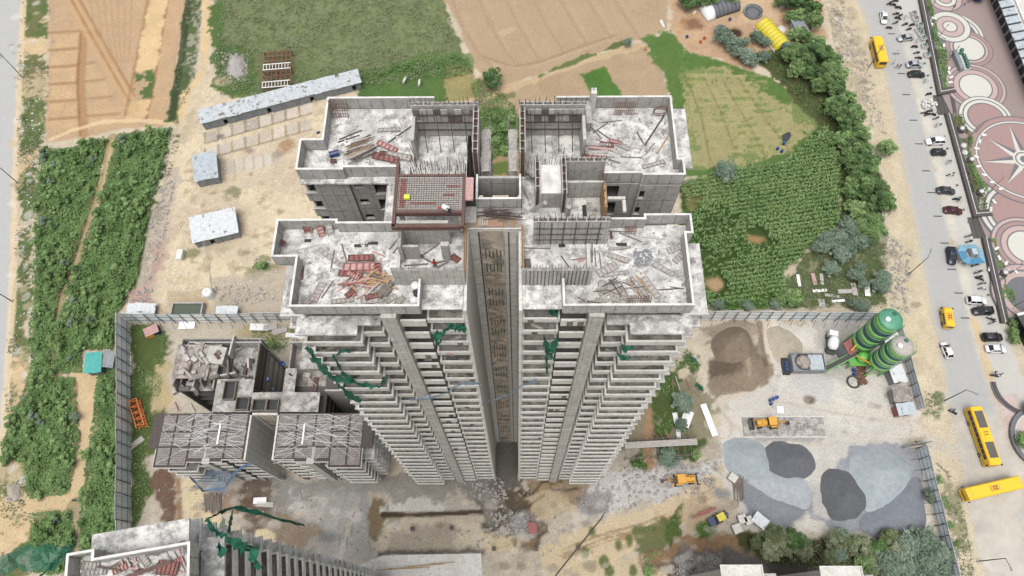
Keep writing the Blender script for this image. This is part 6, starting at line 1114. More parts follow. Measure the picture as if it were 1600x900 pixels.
for x, y, s in ((1318, 360, .9), (1302, 378, .85), (1290, 384, .8), (1276, 392, .75), (1338, 384, .9), (1318, 396, .85), (1310, 404, .8), (1330, 372, .7), (1296, 424, .7), (1330, 434, .65), (1376, 440, .7), (1372, 452, .75), (1346, 446, .5), (1330, 478, .6), (1345, 482, .6), (1208, 478, .5), (1165, 480, .5), (1122, 480, .5), (1340, 420, .5)): tree(3, (x, y), s*.95, 'grey green shrub among rubble in the stony plot', SB, 'shrub', 'shrub')
tree(2, (1234, 470), .8, 'bright green bush against the fence behind the sand heap', name='bush', cat='bush'); tree(2, (1216, 474), .5, 'smaller bright bush next to the bright green one at the fence', name='bush', cat='bush'); tree(3, (1128, 274), 1.0, 'dark bare twigged bush at the crop field edge by the tower', name='bush', cat='bush')
YB = 'shrubs in the wild strip below the gravel heaps'
for x, y, k, s in ((1205, 838, 2, .8), (1222, 850, 0, .8), (1236, 846, 2, .7), (1200, 860, 0, .7), (1250, 862, 2, .6), (1300, 846, 2, .7), (1318, 852, 0, .7), (1340, 856, 2, .8), (1362, 858, 0, .7), (1310, 838, 3, .6), (1385, 842, 2, .8), (1405, 862, 3, 1.0), (1432, 852, 3, 1.0), (1440, 882, 3, 1.1), (1412, 888, 3, .9), (1380, 888, 3, 1.0), (1360, 880, 2, .8), (1462, 866, 3, .9), (1448, 776, 3, .55), (1390, 866, 0, .8), (1290, 870, 2, .6), (1420, 872, 2, .8), (1180, 850, 2, .5), (1460, 890, 3, .8), (1345, 880, 0, .6), (1306, 866, 3, .6)): tree(k if k == 3 else random.choice([4, 5, 5, 4, 0]), (x, y), s, ('tangled green shrub in the wild strip under the gravel heaps' if k < 3 else 'pale grey leaved shrub in the wild strip by the lower fence'), YB if k < 3 else 'grey leaved shrubs by the lower fence', 'shrub', 'shrub')
for x, y, k, s in ((1066, 634, 3, .8), (1062, 664, 3, .5), (1040, 716, 3, .75), (1086, 712, 2, .4), (1012, 893, 2, .4), (775, 225, 2, .5), (788, 205, 2, .55), (776, 190, 0, .4), (800, 225, 2, .5), (790, 240, 2, .5), (765, 210, 2, .5), (800, 190, 2, .45), (410, 418, 2, .4), (425, 540, 2, .4), (1592, 690, 2, .6), (1604, 640, 2, .6), (1580, 508, 2, .42), (1578, 522, 2, .42), (1580, 534, 2, .42), (1590, 500, 0, .4), (220, 300, 2, .3)): tree(k, (x, y), s, 'low bush growing beside the building site', 'scattered bushes about the site', 'bush', 'bush')
# small things along the plaza wall
for i in range(22):
    f = i/21; y = 100+f*400; x = 1442+(y-100)*.266-6+(3 if y > 340 else 0)
    t = thing('potted_shrub', 'tiny dark shrub in the kerb strip below the plaza wall', 'shrub', (*U(x+8, y), .03), 0, 'tiny shrubs along the plaza wall'); t.scale = (.1, .1, .12); link('crown', TREES[2][0], t); link('trunk', TREES[2][1], t)
for q in ((1443, 130), (1461, 199), (1478, 257), (1495, 316), (1412, 31), (1430, 68)):
    b = MB()
    for k in range(9): a = k*.7; b.add([(0, 0, .9), (.5*math.cos(a)-.07, .5*math.sin(a), 1.3), (1.0*math.cos(a), 1.0*math.sin(a), .9), (.5*math.cos(a)+.07, .5*math.sin(a), 1.28)], [(0, 1, 2, 3)])
    t = thing('young_palm', 'young palm with drooping fronds in the pavement', 'palm', (*U(*q), .03), 0, 'young palms in the pavement'); b.build('crown', M['dgreen'], t); MB().cyl((0, 0, 0), (0, 0, .95), .07, .05, 6).build('trunk', M['bark'], t)
# hedges along the wall
def poly_pts(n, pp, z=0, seed=1):
    P = UV(pp, z); g = np.random.default_rng(seed); lo, hi = P.min(0), P.max(0); out = []
    tot = 0
    while tot < n:
        q = lo+(hi-lo)*g.random((n*2, 2)); q = q[sdist(P, q[:, 0], q[:, 1]) > 0]; out.append(q); tot += len(q)
        if len(q) == 0: break
    return np.concatenate(out)[:n]
def zat(p):
    i = np.clip(np.round((p[:, 0]-gx[0])/STEP).astype(int), 0, NXG-1); j = np.clip(np.round((p[:, 1]-gy[0])/STEP).astype(int), 0, NYG-1); return HT[j*NXG+i]
def regat(p):
    i = np.clip(np.round((p[:, 0]-gx[0])/STEP).astype(int), 0, NXG-1); j = np.clip(np.round((p[:, 1]-gy[0])/STEP).astype(int), 0, NYG-1); return ALB[j*NXG+i]
def mass(name, label, cat, polys, dens, size, hmax, mat, seed, bump_sc=1.6, tone0=.1, gap=None, kind='stuff', group=None, asp=.55, zoff=0):
    ps = []
    for i, pp in enumerate(polys):
        P = UV(pp); A = abs(sum(P[k][0]*P[(k+1) % len(P)][1]-P[(k+1) % len(P)][0]*P[k][1] for k in range(len(P))))/2; ps.append(poly_pts(int(A*dens), pp, 0, seed+i))
    p = np.concatenate(ps); g = np.random.default_rng(seed)
    bmp = fbm(p[:, 0], p[:, 1], bump_sc*2, seed, 3)*2.4+.5
    if gap is not None: kp = fbm(p[:, 0], p[:, 1], 4.5, seed+5, 3) > gap; p, bmp = p[kp], bmp[kp]
    z = zat(p)+zoff+np.clip(bmp, .08, 1)*hmax*(.5+.5*g.random(len(p))**.5); v, f = leaves(np.column_stack([p, z]), size, asp=asp, seed=seed)
    tone = np.repeat(np.clip(tone0+.25*(fbm(p[:, 0], p[:, 1], 2.0, seed+9, 2)+.5)+.42*g.random(len(p)), 0, 1), 4)
    return tag(link(name, raw(name, v, f, mat, {'tone': ('FLOAT', tone)})), label, cat, group, kind)
mass('hedge', 'mixed green and golden hedge along the top plaza wall', 'hedge', [[(1443, -8), (1452, -8), (1463, 60), (1476, 80), (1480, 140), (1470, 142)]], 26, .5, 1.5, M['leaf'], 31, kind=None, group='planted beds behind the plaza wall', zoff=.3)
mass('hedge', 'flowering bed behind the wall between the two flights of steps', 'hedge', [[(1486, 178), (1500, 180), (1515, 215), (1512, 250), (1535, 290), (1540, 330), (1526, 334)]], 20, .45, .9, M['leafy'], 32, kind=None, group='planted beds behind the plaza wall', gap=-.12, zoff=.3)
mass('hedge', 'dark clipped hedge curving round the compass floor', 'hedge', [[(1512, 212), (1518, 215), (1516, 250), (1526, 278), (1546, 300), (1540, 304), (1520, 285), (1510, 252)]], 34, .42, 1.1, M['leaf'], 33, kind=None, zoff=.3)
mass('hedge', 'planted bed with brown soil below the kiosk', 'hedge', [[(1541, 374), (1551, 374), (1566, 420), (1580, 440), (1584, 480), (1576, 496), (1568, 490)]], 24, .45, 1.0, M['leaf'], 34, kind=None, gap=-.12, zoff=.3)
# bush strips on the left: a leafy mass with single shrubs standing in it
STR = [S1, S2, S3, S4, S5]
mass('shrub_thicket', 'dense green thicket filling the strips beside the left road', 'thicket', STR, 20, .55, 1.5, M['leaf'], 41, 1.5)
SH = []
for i in range(6): SH.append((crown_mesh('foliage', 1.15, 2.1, 430, 9, .44, M['leafb' if i == 5 else 'leaf'], 200+i, .15)[0], MB().cyl((0, 0, 0), (.05, .03, 1.3), .07, .04, 5).mesh('stem', M['bark'])))
cand = np.concatenate([poly_pts(int(n), s, 0, 60+i) for i, (s, n) in enumerate(zip(STR, (105, 110, 42, 28, 15)))])
for p in cand:
    k = random.choice([0, 1, 2, 3, 4, 0, 1, 2, 3, 4, 5]); t = thing('shrub', 'rounded green shrub in the planted strips beside the left road', 'shrub', (float(p[0]), float(p[1]), 0), random.random()*6, 'shrubs in the strips beside the left road'); s = random.uniform(.7, 1.35); t.scale = (s, s, s); link('foliage', SH[k][0], t); link('stem', SH[k][1], t)
# crop field
g = np.random.default_rng(5); P = UV(CORN); lo, hi = P.min(0), P.max(0); A_ = .16; rows = np.arange(-60, 60, 1.05); al = np.arange(-60, 60, .24); aa, rr = np.meshgrid(al, rows); c = (lo+hi)/2
qx = c[0]+aa.ravel()*math.cos(A_)-rr.ravel()*math.sin(A_)+g.normal(0, .09, aa.size); qy = c[1]+aa.ravel()*math.sin(A_)+rr.ravel()*math.cos(A_)+g.normal(0, .08, aa.size); kp = sdist(P, qx, qy)+2.2*fbm(qx, qy, 4, 8, 3) > .4; qx, qy = qx[kp], qy[kp]
for bx_, by_, br in ((*U(1183, 374), 2.8), (*U(1118, 448), 2.8)): kp = np.hypot(qx-bx_, qy-by_) > br*(.8+.4*g.random(len(qx))); qx, qy = qx[kp], qy[kp]
kp = fbm(qx, qy, 7, 77, 3)*1.2+.35+(qx-U(1090, 300)[0])*.004 > g.random(len(qx))*.36; qx, qy = qx[kp], qy[kp]
n = len(qx); hh = 1.5+.5*g.random(n); pts = []; tn = []
for k in range(5):
    a = g.random(n)*6.28; r = .1+.26*g.random(n); pts.append(np.column_stack([qx+r*np.cos(a), qy+r*np.sin(a), hh*(.45+.14*k)])); tn.append(.10+.12*k+.25*g.random(n))
pts = np.concatenate(pts); tn = np.concatenate(tn); v, f = leaves(pts, .85, asp=.2, seed=3); tag(link('maize_crop', raw('maize_crop', v, f, M['leafc'], {'tone': ('FLOAT', np.repeat(tn, 4))})), 'green maize crop in rows right of the tower', 'crop', kind='stuff')
# weeds and grasses
mass('scrub', 'dull green scrub covering the field behind the long shed', 'scrub', [[(350, -8), (690, -8), (735, 110), (560, 140), (345, 150), (332, 100)]], 3.4, .55, .7, M['leafs'], 51, 1.2, gap=-.10)
mass('tall_weeds', 'taller green weeds along the field edge beside the tower', 'weeds', [[(560, 112), (650, 95), (730, 88), (740, 115), (700, 125), (620, 112), (570, 130)], [(735, 130), (760, 125), (800, 160), (812, 240), (755, 245), (748, 180)], [(1080, 472), (1230, 468), (1230, 484), (1100, 486)], [(420, 410), (400, 412), (395, 420), (425, 424)]], 12, .5, 1.3, M['leaf'], 52)
mass('grass', 'short green grass and weeds on the meadow and verges', 'grass', [MEAD, [(328, 10), (352, 0), (345, 60), (420, 85), (400, 140), (345, 150)], [(560, 125), (700, 98), (720, 190), (560, 200)]], 2.6, .38, .25, M['leaf'], 53, gap=.0)
mass('verge_weeds', 'patchy weeds beside the left road and along the ditch', 'weeds', [VERGE, DITCH, [(240, 330), (256, 250), (270, 205), (284, 210), (262, 300), (245, 360), (232, 430)]], 4.5, .45, .6, M['leafs'], 54, gap=.02)
mass('yard_weeds', 'rank green weeds inside the fenced corner and below the tower', 'weeds', [[(206, 508), (258, 516), (250, 640), (225, 720), (235, 770), (210, 830), (206, 700)], [(1020, 600), (1075, 545), (1092, 572), (1065, 640), (1085, 690), (1020, 690)], [(990, 830), (1040, 815), (1055, 850), (1010, 882)], [(1045, 815), (1065, 792), (1064, 858), (1042, 858)], [(1085, 822), (1112, 812), (1116, 848), (1090, 850)], [(390, 512), (455, 508), (450, 542), (400, 545)], [(980, 712), (1005, 702), (1008, 735), (992, 735)], [(1028, 692), (1098, 690), (1090, 726), (1032, 720)]], 9, .42, .6, M['leaf'], 55, gap=-.03)
mass('wild_weeds', 'tangled weeds in the stony plot and under the shrubs by the lower fence', 'weeds', [SCR2, [(1165, 840), (1300, 842), (1478, 842), (1486, 905), (1350, 905), (1200, 878)], [(1462, 722), (1485, 742), (1505, 800), (1525, 900), (1500, 900), (1478, 800)], [(1446, 614), (1468, 618), (1468, 648), (1442, 648)]], 7, .42, .7, M['leafs'], 56, gap=-.04)
mass('belt_undergrowth', 'dark undergrowth beneath the belt of trees', 'undergrowth', [TREEL], 5, .5, .9, M['leaf'], 57, tone0=0)
mass('creeper', 'green creeper hanging over the lower fence sheets', 'creeper', [[(1446, 748), (1468, 744), (1470, 756), (1450, 760)], [(1452, 782), (1472, 776), (1478, 796), (1458, 796)], [(1460, 820), (1480, 814), (1484, 826), (1464, 828)], [(1470, 850), (1490, 846), (1492, 856), (1474, 856)]], 60, .4, 3.6, M['leaf'], 58, kind=None)
# ================================================================== ROOF CLUTTER, NETS, PEOPLE, HEAPS
LATER = []                                            # (object, base phrase, pixel, landmarks) named at the very end
def later(o, base, p, lm): LATER.append((o, base, p, lm)); return o
LM_ROOF = [((565, 405), 'red panel heap'), ((497, 457), 'pale ribbed panel'), ((650, 457), 'white sack'), ((438, 375), 'leaning red panel'), ((565, 229), 'dark plank pile'), ((522, 240), 'blue drum'), ((608, 203), 'ladder frame'), ((950, 425), 'sloping ribbed panel'), ((1006, 403), 'grey gravel patch'), ((1058, 392), 'two wall side panels'), ((1003, 452), 'yellow edged planks'), ((933, 233), 'red boards'), ((1021, 257), 'long lying beam'), ((975, 172), 'rebar cage'), ((1037, 200), 'long thin pole'), ((665, 400), 'front stair room'), ((865, 400), 'right stair room'), ((200, 870), 'brown beam'), ((260, 880), 'red panel stack')]
PROTO = {}; M['palerib'] = mat_plain('cement_rib', C(172, 166, 160), .85, var=.3, sc=4)
def panel(px, py, L, W_, ang, mat, z=90.0, tilt=0.0, base=None, lm=LM_ROOF, name='formwork_panel', cat='formwork panel', rib=True, label=None, roll=0.0):
    k = (mat, rib)
    if k not in PROTO:
        a = MB().box(-.5, .5, -.5, .5, 0, .25).mesh('face_sheet', M[mat]); b = MB()
        if rib:
            for x in (-.5, -.3, -.1, .1, .3, .45): b.box(x, x+.05, -.44, .44, .26, 1)
            b.box(-.5, .5, -.5, -.445, .26, 1.02); b.box(-.5, .5, .445, .5, .26, 1.02)
        PROTO[k] = (a, b.mesh('rib_frame', M[{'red': 'maroon', 'pink': 'red', 'pale': 'palerib'}.get(mat, 'woodg')]) if rib else None)
    x, y = U(px, py, z); a = math.radians(ang); hd = heading(px, py, px+10*math.cos(a), py+10*math.sin(a), z)
    t = thing(name, label, cat, (x, y, z), 0, 'loose formwork panels'); t.rotation_euler = (roll, tilt, hd); t.scale = (L, W_, .11)
    o = link('face_sheet', PROTO[k][0], t)
    if rib: link('rib_frame', PROTO[k][1], t)
    if not label: later(t, base or {'red': 'red formwork panel', 'pink': 'faded pink formwork board', 'pale': 'cement grey formwork panel', 'maroon': 'dark red formwork board', 'wood': 'bare timber board'}.get(mat, 'grey formwork board'), (px, py), lm)
    return t
PLK = {k: MB().box(-.5, .5, -.5, .5, 0, 1).mesh('plank', M[k]) for k in ('wood', 'woodg', 'pale', 'steel', 'pink', 'red', 'rust')}
def plank(px, py, L, ang, mat='wood', z=90.0, w_=.14, h=.06, tilt=0.0, lm=LM_ROOF, base=None, group='loose planks and poles', name='plank', cat='plank'):
    x, y = U(px, py, z); a = math.radians(ang); o = bpy.data.objects.new(name, PLK[mat]); COL.objects.link(o); o.location = (x, y, z); o.rotation_euler = (0, tilt, heading(px, py, px+10*math.cos(a), py+10*math.sin(a), z)); o.scale = (L, w_, h)
    tag(o, None, cat, group); later(o, base or {'wood': 'yellowish timber plank', 'woodg': 'weathered grey plank', 'pale': 'pale cement coated plank', 'steel': 'dark steel pipe', 'pink': 'pinkish board', 'red': 'red board', 'rust': 'rusty bar'}[mat], (px, py), lm); return o
# L1 roof
for q in ((438, 378, 1.7, .5, 37, 'red', .25, -.5), (480, 361, 1.7, .55, 80, 'red', .1, .9), (487, 361, 1.6, .18, 80, 'wood', .1, .9), (503, 366, 1.6, .6, 76, 'pink', .1, .85), (517, 366, 2.0, .6, 84, 'pale', .1, .9), (471, 427, 1.3, .42, 95, 'red', .02, 0), (564, 403, 2.3, .6, -2, 'red', .42, 0), (561, 417, 2.9, .75, -2, 'pink', .30, 0), (548, 428, 2.2, .6, 4, 'red', .12, 0), (591, 426, 1.9, .5, 84, 'red', .16, 0), (497, 457, 1.9, .68, -62, 'pale', .02, 0), (514, 401, 2.6, .42, 36, 'pale', .02, 0), (582, 463, 1.3, .5, -14, 'red', .16, 0), (585, 469, 2.4, .6, -6, 'pale', .05, 0), (606, 470, 1.7, .5, -30, 'pale', .05, 0), (552, 431, 1.3, .45, 30, 'pink', .32, 0), (550, 452, 1.5, .4, 65, 'pink', .1, 0), (547, 459, .9, .5, -40, 'red', .15, 0), (535, 470, 2.0, .45, -8, 'pale', .03, 0), (625, 470, 1.0, .5, -45, 'pale', .05, .1)): panel(q[0], q[1], q[2], q[3], q[4], q[5], 90+q[6], q[7])
for k in range(30): plank(random.gauss(576, 14), random.gauss(440, 9), random.uniform(1.4, 2.7), random.gauss(-12, 28), random.choice(['wood', 'wood', 'pink', 'woodg', 'pale', 'red']), 90.05+random.random()*.35)
for k in range(9): plank(602+random.uniform(-5, 8), 447+k*1.6, .9, -40+random.uniform(-20, 20), 'woodg', 90.1+random.random()*.3, .35, .12, base='grey wooden block')
for q in ((520, 405, 1.8, 100), (512, 452, 1.9, -55), (470, 390, 3.4, -14), (620, 388, 1.2, -55), (592, 397, 1.4, 20), (540, 448, 1.6, -30), (495, 464, 1.0, -40), (538, 396, 2.0, 75), (596, 420, 2.2, 85)): plank(*q, random.choice(['pale', 'woodg', 'pink']))
for q in ((645, 392, 2.6, 28), (672, 391, 2.6, -35), (660, 403, 2.4, 24), (650, 414, 2.2, -4), (690, 415, 1.4, -30), (638, 388, 1.2, -40), (620, 376, 2.2, -50), (695, 408, 1.6, -12)): plank(*q, 'woodg')
panel(712, 404, .9, .6, 35, 'red', 90.05); panel(700, 398, .8, .2, 80, 'red', 90.02, rib=False)
for k in range(6): plank(470+k*4, 473, .7, -62+random.uniform(-15, 15), 'rust', 90.1+random.random()*.1, .03, .03, name='rebar', cat='rebar', group='loose rebar')
o = MB().lathe([(.35, 0), (.42, .3), (.4, .9), (.3, 1.05)], 9).build('cement_sack', M['white'], None, True); o.location = U3(651, 452, 90); tag(o, 'tall white sack standing beside the front terrace kerb', 'sack'); o = MB().lathe([(.5, 0), (.45, .25), (.2, .45)], 8).build('cement_sack', M['white'], None, True); o.location = U3(648, 470, 90); tag(o, 'crumpled white sack on the slab below the tall white sack', 'sack'); o = MB().lathe([(.3, 0), (.32, .8), (.28, .82)], 10).build('bucket', M['black']); o.location = U3(652, 462, 90); tag(o, 'black bucket between the two white sacks', 'bucket')
for q in ((481, 376, .32), (562, 384, .5), (583, 380, .45), (571, 383, .25), (878, 384, .3), (971, 382, .5), (888, 361, .4)): P_ = U(q[0], q[1], 90); MB().box(P_[0]-XM-q[2], P_[0]-XM+q[2], P_[1]-.16, P_[1]+.16, 90.002, 90.012).build('duct_opening_shade', M['black'], T1)  # thin black plates paint the shade inside the duct holes
# L2 roof
for k in range(16): plank(563+random.uniform(-9, 9), 218+k*1.9, random.uniform(2.2, 3.1), -22+random.uniform(-7, 7), random.choice(['woodg', 'woodg', 'steel', 'pale', 'rust', 'wood']), 90.03+random.random()*.35, .1)
for q in ((605, 229, 2.2, .55, 24, 'pink'), (623, 244, 2.5, .7, 10, 'pale'), (603, 247, 2.6, .75, 12, 'red'), (598, 240, .7, .5, 5, 'red'), (608, 203, 2.2, .4, -2, 'pale'), (521, 252, .6, .4, -4, 'red')): panel(*q, 90.05+random.random()*.1)
plank(548, 211, 2.4, -22, 'steel'); plank(627, 196, 2.0, 65, 'pale'); plank(628, 208, 3.4, -35, 'steel'); plank(545, 217, 2.2, -18, 'steel')
drm = thing('drum', 'blue drum lying on its side on the rear left roof', 'drum', U3(522, 240, 90.3), heading(522, 240, 530, 238, 90), 'blue drums'); m = MB(); m.cyl((-.45, 0, 0), (.45, 0, 0), .3, .3, 14); m.build('drum_body', M['navy'], drm); m = MB(); [m.cyl((x-.02, 0, 0), (x+.02, 0, 0), .325, .325, 14) for x in (-.44, -.15, .15, .44)]; m.build('hoop', M['blue'], drm)
def drum(p, lb, z=.45, up=True, mat=None): o = dup(drm, (*U(p[0], p[1], z), z), label=lb, group='blue drums'); o.rotation_euler = (0, -math.pi/2, 0) if up else (0, 0, random.random()*3); return o
drum((497, 207), 'blue drum lying on the ground behind the tall tower', .3, False)
for i, (q, lb) in enumerate((((1228, 568), 'upper blue drum at the hopper pit'), ((1228, 573), 'middle blue drum at the hopper pit'), ((1229, 578), 'lower blue drum at the hopper pit'), ((1204, 625), 'blue drum left in the row of three above the weighbridge'), ((1209, 623), 'blue drum in the middle of the row above the weighbridge'), ((1214, 621), 'blue drum right in the row of three above the weighbridge'), ((1205, 631), 'blue drum standing below the row of three'), ((1334, 578), 'blue drum beside the plant rubble heap, the upper one'), ((1335, 584), 'blue drum beside the plant rubble heap, the lower one'), ((1215, 232), 'pale blue drum at the burnt heap on the meadow'), ((1222, 236), 'dark blue drum at the burnt heap on the meadow'), ((1225, 224), 'blue drum nearest the burnt heap on the meadow'))): drum(q, lb)
def cage(px, py, nx, ny, z, w_, h, lb): x, y = U(px, py, z); b = MB(); [b.beam((i*w_/nx-w_/2, 0, 0), (i*w_/nx-w_/2+.1, .5, h), .04) for i in range(nx+1)]; [b.beam((-w_/2, j*.5/ny, j*h/ny), (w_/2, j*.5/ny, j*h/ny), .04) for j in range(ny+1)]; o = b.build('rebar_cage', M['rust']); o.location = (x, y, z); return tag(o, lb, 'rebar', 'rebar cages and mats')
cage(531, 183, 7, 5, 90.02, 1.7, 1.9, 'rusty rebar mat leaning on the parapet of the rear left roof'); cage(975, 179, 10, 3, 90.02, 1.9, 1.2, 'rebar cage standing at the parapet of the rear right roof'); cage(998, 474, 9, 3, 90.02, 2.0, .5, 'flat rebar mat by the parapet of the front right roof'); cage(985, 345+20, 5, 3, 90.02, 1.0, .4, 'small rebar mat near the duct openings on the front right roof')
o = MB(); pts = [(.7*math.cos(a*.5)*(1+.12*math.sin(a)), .45*math.sin(a*.5)*(1+.1*math.cos(a*1.3)), .05+.012*a) for a in range(40)]; o = o.tube(pts, .03, 4).build('wire_coil', M['rust']); o.location = U3(1031, 176, 90); tag(o, 'tangled rusty wire coil in the far corner of the rear right roof', 'wire')
# R2 roof
plank(1023, 203, 4.2, -57, 'steel', 90.1); plank(1038, 222, 3.0, -58, 'wood')
for q in ((933, 226, 2.6, 3), (938, 232, 2.4, 6), (930, 238, 2.4, -3), (940, 242, 2.6, 5), (932, 245, 2.2, 2)): plank(*q, random.choice(['red', 'pink', 'pale']), 90.05+random.random()*.15, .3)
panel(948, 226, 1.4, .45, 8, 'red', 90.15); panel(974, 229, 1.4, .5, 24, 'pale', 90.05); panel(962, 222, 1.2, .4, 14, 'pink', 90.1); plank(990, 231, 2.0, -4, 'pale', 90, .3)
for q in ((930, 188, 1.2, 28), (955, 190, 2.1, -6), (938, 200, 1.9, -34), (932, 208, 1.6, 48), (945, 212, 1.8, 36), (965, 240, 2.0, 25), (985, 246, 2.0, 2), (1012, 238, 2.2, -35), (1000, 215, 1.5, 62), (1016, 232, 1.6, -50), (960, 252, 1.2, 20)): plank(*q, random.choice(['steel', 'woodg', 'pale']), 90.02, .08)
panel(1021, 257, 2.3, .4, -15, 'pale', 90.02)
# R1 roof
for q in ((949, 421, 2.0, .75, -27, 'pale'), (966, 403, 2.0, .5, 18, 'pale'), (1037, 421, 2.1, .5, 30, 'pale'), (1056, 388, 1.7, .6, -20, 'pale'), (1063, 400, 1.7, .55, -45, 'pale'), (993, 452, 2.2, .3, 48, 'pale'), (999, 449, 2.4, .3, 49, 'pale'), (1017, 449, 2.3, .6, 53, 'pale'), (962, 428, 2.4, .35, -8, 'pale'), (968, 388, 2.0, .22, -6, 'pale')): panel(*q, 90.03+random.random()*.06)
plank(1005, 444, 2.0, 50, 'wood', 90.1, .16); plank(990, 447, 1.8, 48, 'wood', 90.1, .1); panel(972, 408, .8, .25, 20, 'red', 90.03, rib=False)
for k in range(20): plank(random.gauss(968, 16), random.gauss(452, 9), random.uniform(.8, 1.9), random.choice([-32, 20, -8, 60])+random.uniform(-12, 12), random.choice(['steel', 'woodg', 'pale', 'steel']), 90.05+random.random()*.1, .07)
for q in ((985, 371, 2.2, 22), (1018, 372, 2.6, 6), (960, 362, 3.2, 1), (938, 408, 1.6, 82), (930, 402, 1.8, 86), (925, 395, 2.0, 90), (1058, 450, 1.2, 10), (1046, 452, 2, -4), (912, 470, 1.2, 30), (925, 472, 1.6, 8), (950, 470, 1.4, -3), (842, 376, 1.0, 0), (838, 388, 2.6, 1), (885, 412, 1.8, 55), (905, 405, 1.2, -8)): plank(*q, random.choice(['pale', 'woodg', 'steel']), 90.02, .09)
panel(823, 412, .9, .7, 84, 'woodg', 90.05); panel(907, 406, .6, .4, -10, 'pink', 90.03, rib=False); panel(955, 367, .9, .25, 85, 'maroon', 90.02, rib=False)
# corner tower roof
LMC = LM_ROOF
for q in ((262, 888, 1.6, 1.0, 6, 'red', 90.3), (232, 890, 3.3, .3, -20, 'rust', 90.4), (140, 885, 1.5, .6, 4, 'pale', 90.1), (150, 894, 1.6, .5, -5, 'pale', 90.1), (285, 857, 1.1, .22, 84, 'pale', 90.4), (275, 880, .9, .6, -30, 'pink', 90.2), (225, 874, 1.2, .5, 55, 'pale', 90.1), (190, 888, 1.3, .5, -25, 'pink', 90.1)): panel(q[0], q[1], q[2], q[3], q[4], q[5] if q[5] != 'rust' else 'maroon', q[6], rib=(q[5] != 'rust'))
for k in range(34): plank(random.uniform(165, 288), random.uniform(862, 899)+0, random.uniform(.7, 2.0), random.choice([-20, 65, -30, 10])+random.uniform(-10, 10), random.choice(['pale', 'woodg', 'pink', 'pale', 'steel']), 90.05+random.random()*.25, .12)
# shards and mortar scraps on the slabs
def shards(name, label, polys, n, s0, s1, mat, seed, z=None, flat=.35):
    g = np.random.default_rng(seed); ars = []; [ars.append(abs(sum(P[k][0]*P[(k+1) % len(P)][1]-P[(k+1) % len(P)][0]*P[k][1] for k in range(len(P))))**.75) for P in (UV(pp, z or 0) for pp in polys)]; ps = [poly_pts(max(8, int(n*ars[i]/sum(ars))), pp, z or 0, seed+i) for i, pp in enumerate(polys)]; p = np.concatenate(ps); n = len(p); s = s0+(s1-s0)*g.random(n)**3
    zz = (zat(p) if z is None else np.full(n, z))+s*flat*.3; cu = np.array([(-1, -1, -1), (1, -1, -1), (1, 1, -1), (-1, 1, -1), (-.7, -.8, 1), (.8, -.6, 1), (.6, .8, 1), (-.8, .6, 1)])*.5
    a = g.random(n)*6.28; v = cu[None]*(s[:, None]*np.stack([.7+.6*g.random(n), .6+.5*g.random(n), flat*(.6+.8*g.random(n))], 1))[:, None, :]*(.8+.4*g.random((n, 8, 1))); ca, sa = np.cos(a)[:, None], np.sin(a)[:, None]
    v = np.stack([v[..., 0]*ca-v[..., 1]*sa, v[..., 0]*sa+v[..., 1]*ca, v[..., 2]], 2)+np.column_stack([p, zz])[:, None, :]
    f = (np.arange(n)[:, None, None]*8+np.array(MB.BF)[None]).reshape(-1, 4); return tag(link(name, raw(name, v.reshape(-1, 3), f, M[mat])), label, 'rubble', kind='stuff')
shards('mortar_scraps', 'grey mortar scraps strewn over the tower roofs', [[(470, 400), (610, 365), (610, 470), (470, 470)], [(940, 365), (1070, 360), (1075, 470), (940, 470)], [(520, 180), (635, 180), (630, 255), (520, 255)], [(930, 180), (1040, 175), (1050, 260), (930, 260)]], 520, .06, .35, 'stone', 71, 90.0); shards('mortar_scraps', 'pale plaster scraps strewn over the tower roofs', [[(470, 400), (610, 365), (610, 470), (470, 470)], [(940, 365), (1070, 360), (1075, 470), (940, 470)], [(520, 180), (635, 180), (630, 255), (520, 255)], [(930, 180), (1040, 175), (1050, 260), (930, 260)]], 420, .06, .3, 'cap', 72, 90.0)
M['gravel'] = mat_plain('blue_grey_gravel', C(150, 152, 158), .9, var=.3, sc=5); shards('gravel_patch', 'patch of grey gravel on the front right roof', [[(990, 395), (1012, 388), (1022, 402), (1010, 416), (992, 414)]], 260, .08, .26, 'gravel', 73, 90.0); shards('broken_tiles', 'broken grey tiles along the front right parapet', [[(935, 440), (960, 436), (985, 468), (930, 474)], [(900, 470), (935, 470), (930, 476), (898, 476)]], 200, .1, .6, 'stone', 74, 90.0, .2)
RUB = [[(757, 760), (790, 765), (800, 830), (757, 832)], [(700, 748), (790, 745), (780, 785), (720, 772)], [(790, 795), (830, 800), (835, 830), (800, 832)], [(905, 745), (960, 735), (1130, 718), (1110, 770), (1010, 790), (910, 805)], [(1290, 10), (1330, 10), (1360, 110), (1385, 210), (1350, 190), (1310, 90)], [(1388, 370), (1425, 390), (1420, 490), (1392, 480)], [(1062, 868), (1125, 868), (1125, 900), (1050, 900)], [(345, 80), (390, 85), (385, 130), (350, 130)], [(8, 760), (32, 750), (34, 785), (14, 785)], [(204, 455), (238, 452), (234, 476), (202, 476)], [(240, 300), (275, 275), (255, 400), (222, 460)], [(330, 450), (400, 445), (450, 470), (350, 480)]]
shards('rubble', 'broken stone and concrete lumps strewn about the site', RUB, 3400, .12, .8, 'stone', 75); shards('rubble', 'dark clods and broken lumps in the trodden yard', [[(430, 750), (580, 760), (585, 870), (430, 850)], [(757, 770), (900, 765), (880, 880), (760, 880)], [(240, 745), (430, 760), (420, 850), (250, 830)], [(600, 805), (755, 805), (755, 860), (600, 860)]], 420, .06, .6, 'stone', 76)
